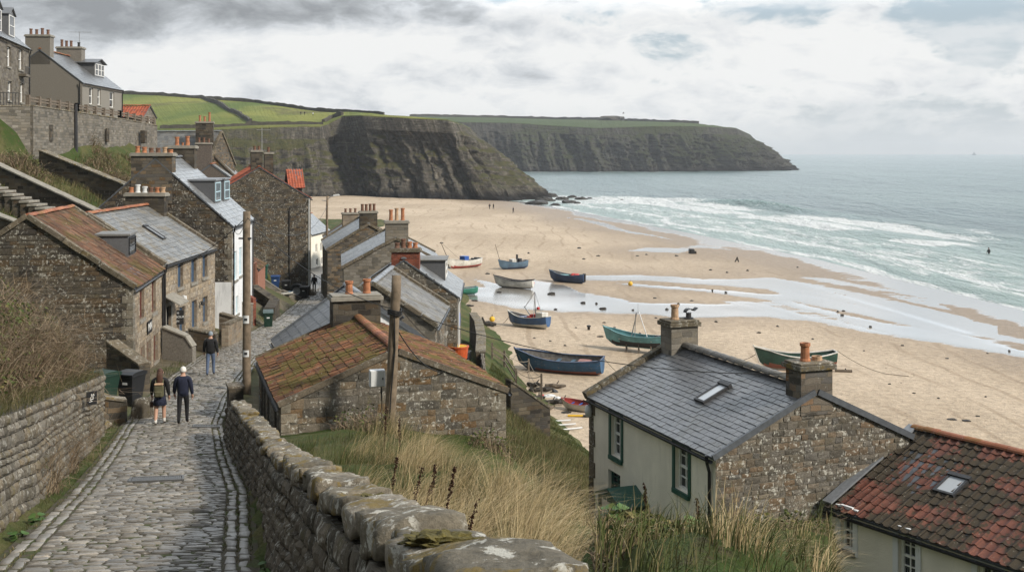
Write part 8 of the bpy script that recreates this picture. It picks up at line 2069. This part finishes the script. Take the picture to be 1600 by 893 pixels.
# dead dock stems
def dock(x, y_, h, lean, label, seed):
    rg = random.Random(seed); root = empty('dead_dock', (x, y_, zland(x, y_)-.03), 0, label, 'plant', 'dead dock stems on the bank'); mb = MB(); pts = [(lean*h*t_**1.5, 0.05*h*t_, h*t_) for t_ in np.linspace(0, 1, 6)]; mb.tube(pts, [.008, .007, .006, .005, .004, .003], 5); mb.build('stem', M['dock'], root)
    mb = MB()
    for k in range(70):
        t_ = rg.uniform(.5, 1); o = (lean*h*t_**1.5+rg.gauss(0, .012), .05*h*t_+rg.gauss(0, .012), h*t_+rg.gauss(0, .01)); s_ = rg.uniform(.008, .016); mb.add([(o[0]-s_, o[1], o[2]-s_), (o[0]+s_, o[1], o[2]-s_), (o[0], o[1]+s_, o[2]+s_), (o[0], o[1]-s_, o[2]+s_)], [(0,1,2),(0,3,1),(0,2,3),(1,3,2)])
    mb.build('seed_head', M['dock'], root)
for i, (px, Y, h) in enumerate([(640,14,.9),(655,13.5,.8),(690,12.5,1.0),(672,15,.75),(720,11.5,.85),(610,16,.8),(600,24,1.2),(625,23,1.1),(1010,13.5,.6),(1095,14.5,.6)]):
    x = (px-800)*Y/F; dock(x, Y, h, U(-.1, .35), 'dry reddish dock stem with seed head on the bank', 300+i)
# broad leaved plants at the foot of the picture
def broadleaf(x, y_, n, s0, label, seed):
    rg = random.Random(seed); root = empty('broadleaf_plant', (x, y_, zland(x, y_)), 0, label, 'plant')
    for k in range(n):
        a = rg.uniform(0, 6.28); L = s0*rg.uniform(.6, 1.2); el_ = rg.uniform(.35, 1.0); d = Vector((math.cos(a), math.sin(a), 0)); c_ = d*(L*.7)+Vector((0, 0, L*el_*1.6)); n_ = 12; ring = []
        sd_ = Vector((-d.y, d.x, 0)); up_ = Vector((0, 0, 1)); tl_ = rg.uniform(.0, .5)
        mb = MB(); vs = [c_]
        for j in range(n_):
            b = 2*math.pi*j/n_; rr_ = L*.5*(1+.08*math.sin(5*b))*(.75 if abs(b-math.pi) < .5 else 1); vs.append(c_+d*(math.cos(b)*rr_)+sd_*(math.sin(b)*rr_)+up_*(-tl_*math.cos(b)*rr_+.12*rr_*math.cos(2*b)))
        mb.add(vs, [(0, 1+j, 1+(j+1) % n_) for j in range(n_)]); lf = mb.build('leaf', M['leaf_big'], root, smooth=True, uv=False)
        mb = MB(); mb.tube([(0, 0, -.05), c_*.5+Vector((0, 0, .02)), c_], .007, 5); mb.build('stalk', M['leaf_big'], lf, uv=False)
for i, (px, Y, n, s0, l) in enumerate([(1065,14.0,6,.17,'clump of broad round green leaves in front of the white cottage'),(960,11.0,9,.13,'low green leafy plant on the bank left of the round leaves'),(1190,12.5,8,.11,'smaller leafy plant in front of the rubble gable')]):
    broadleaf((px-800)*Y/F, Y, n, s0, l, 400+i)
for i, (Y, s_, l) in enumerate([(20.5, .2, 'leafy green weed at the foot of the retaining wall'), (18.8, .2, 'nearer leafy green weed at the foot of the retaining wall')]):
    broadleaf(float(xl(Y))-.12, Y, 12, .13, l, 420+i)
broadleaf(float(xr(15.6))+.15, 15.6, 12, .14, 'dark leafy weed at the foot of the coping wall', 430)

for o in C.objects:
    if o.parent is None and o.get('category') and not o.get('kind'): o['kind'] = 'thing'
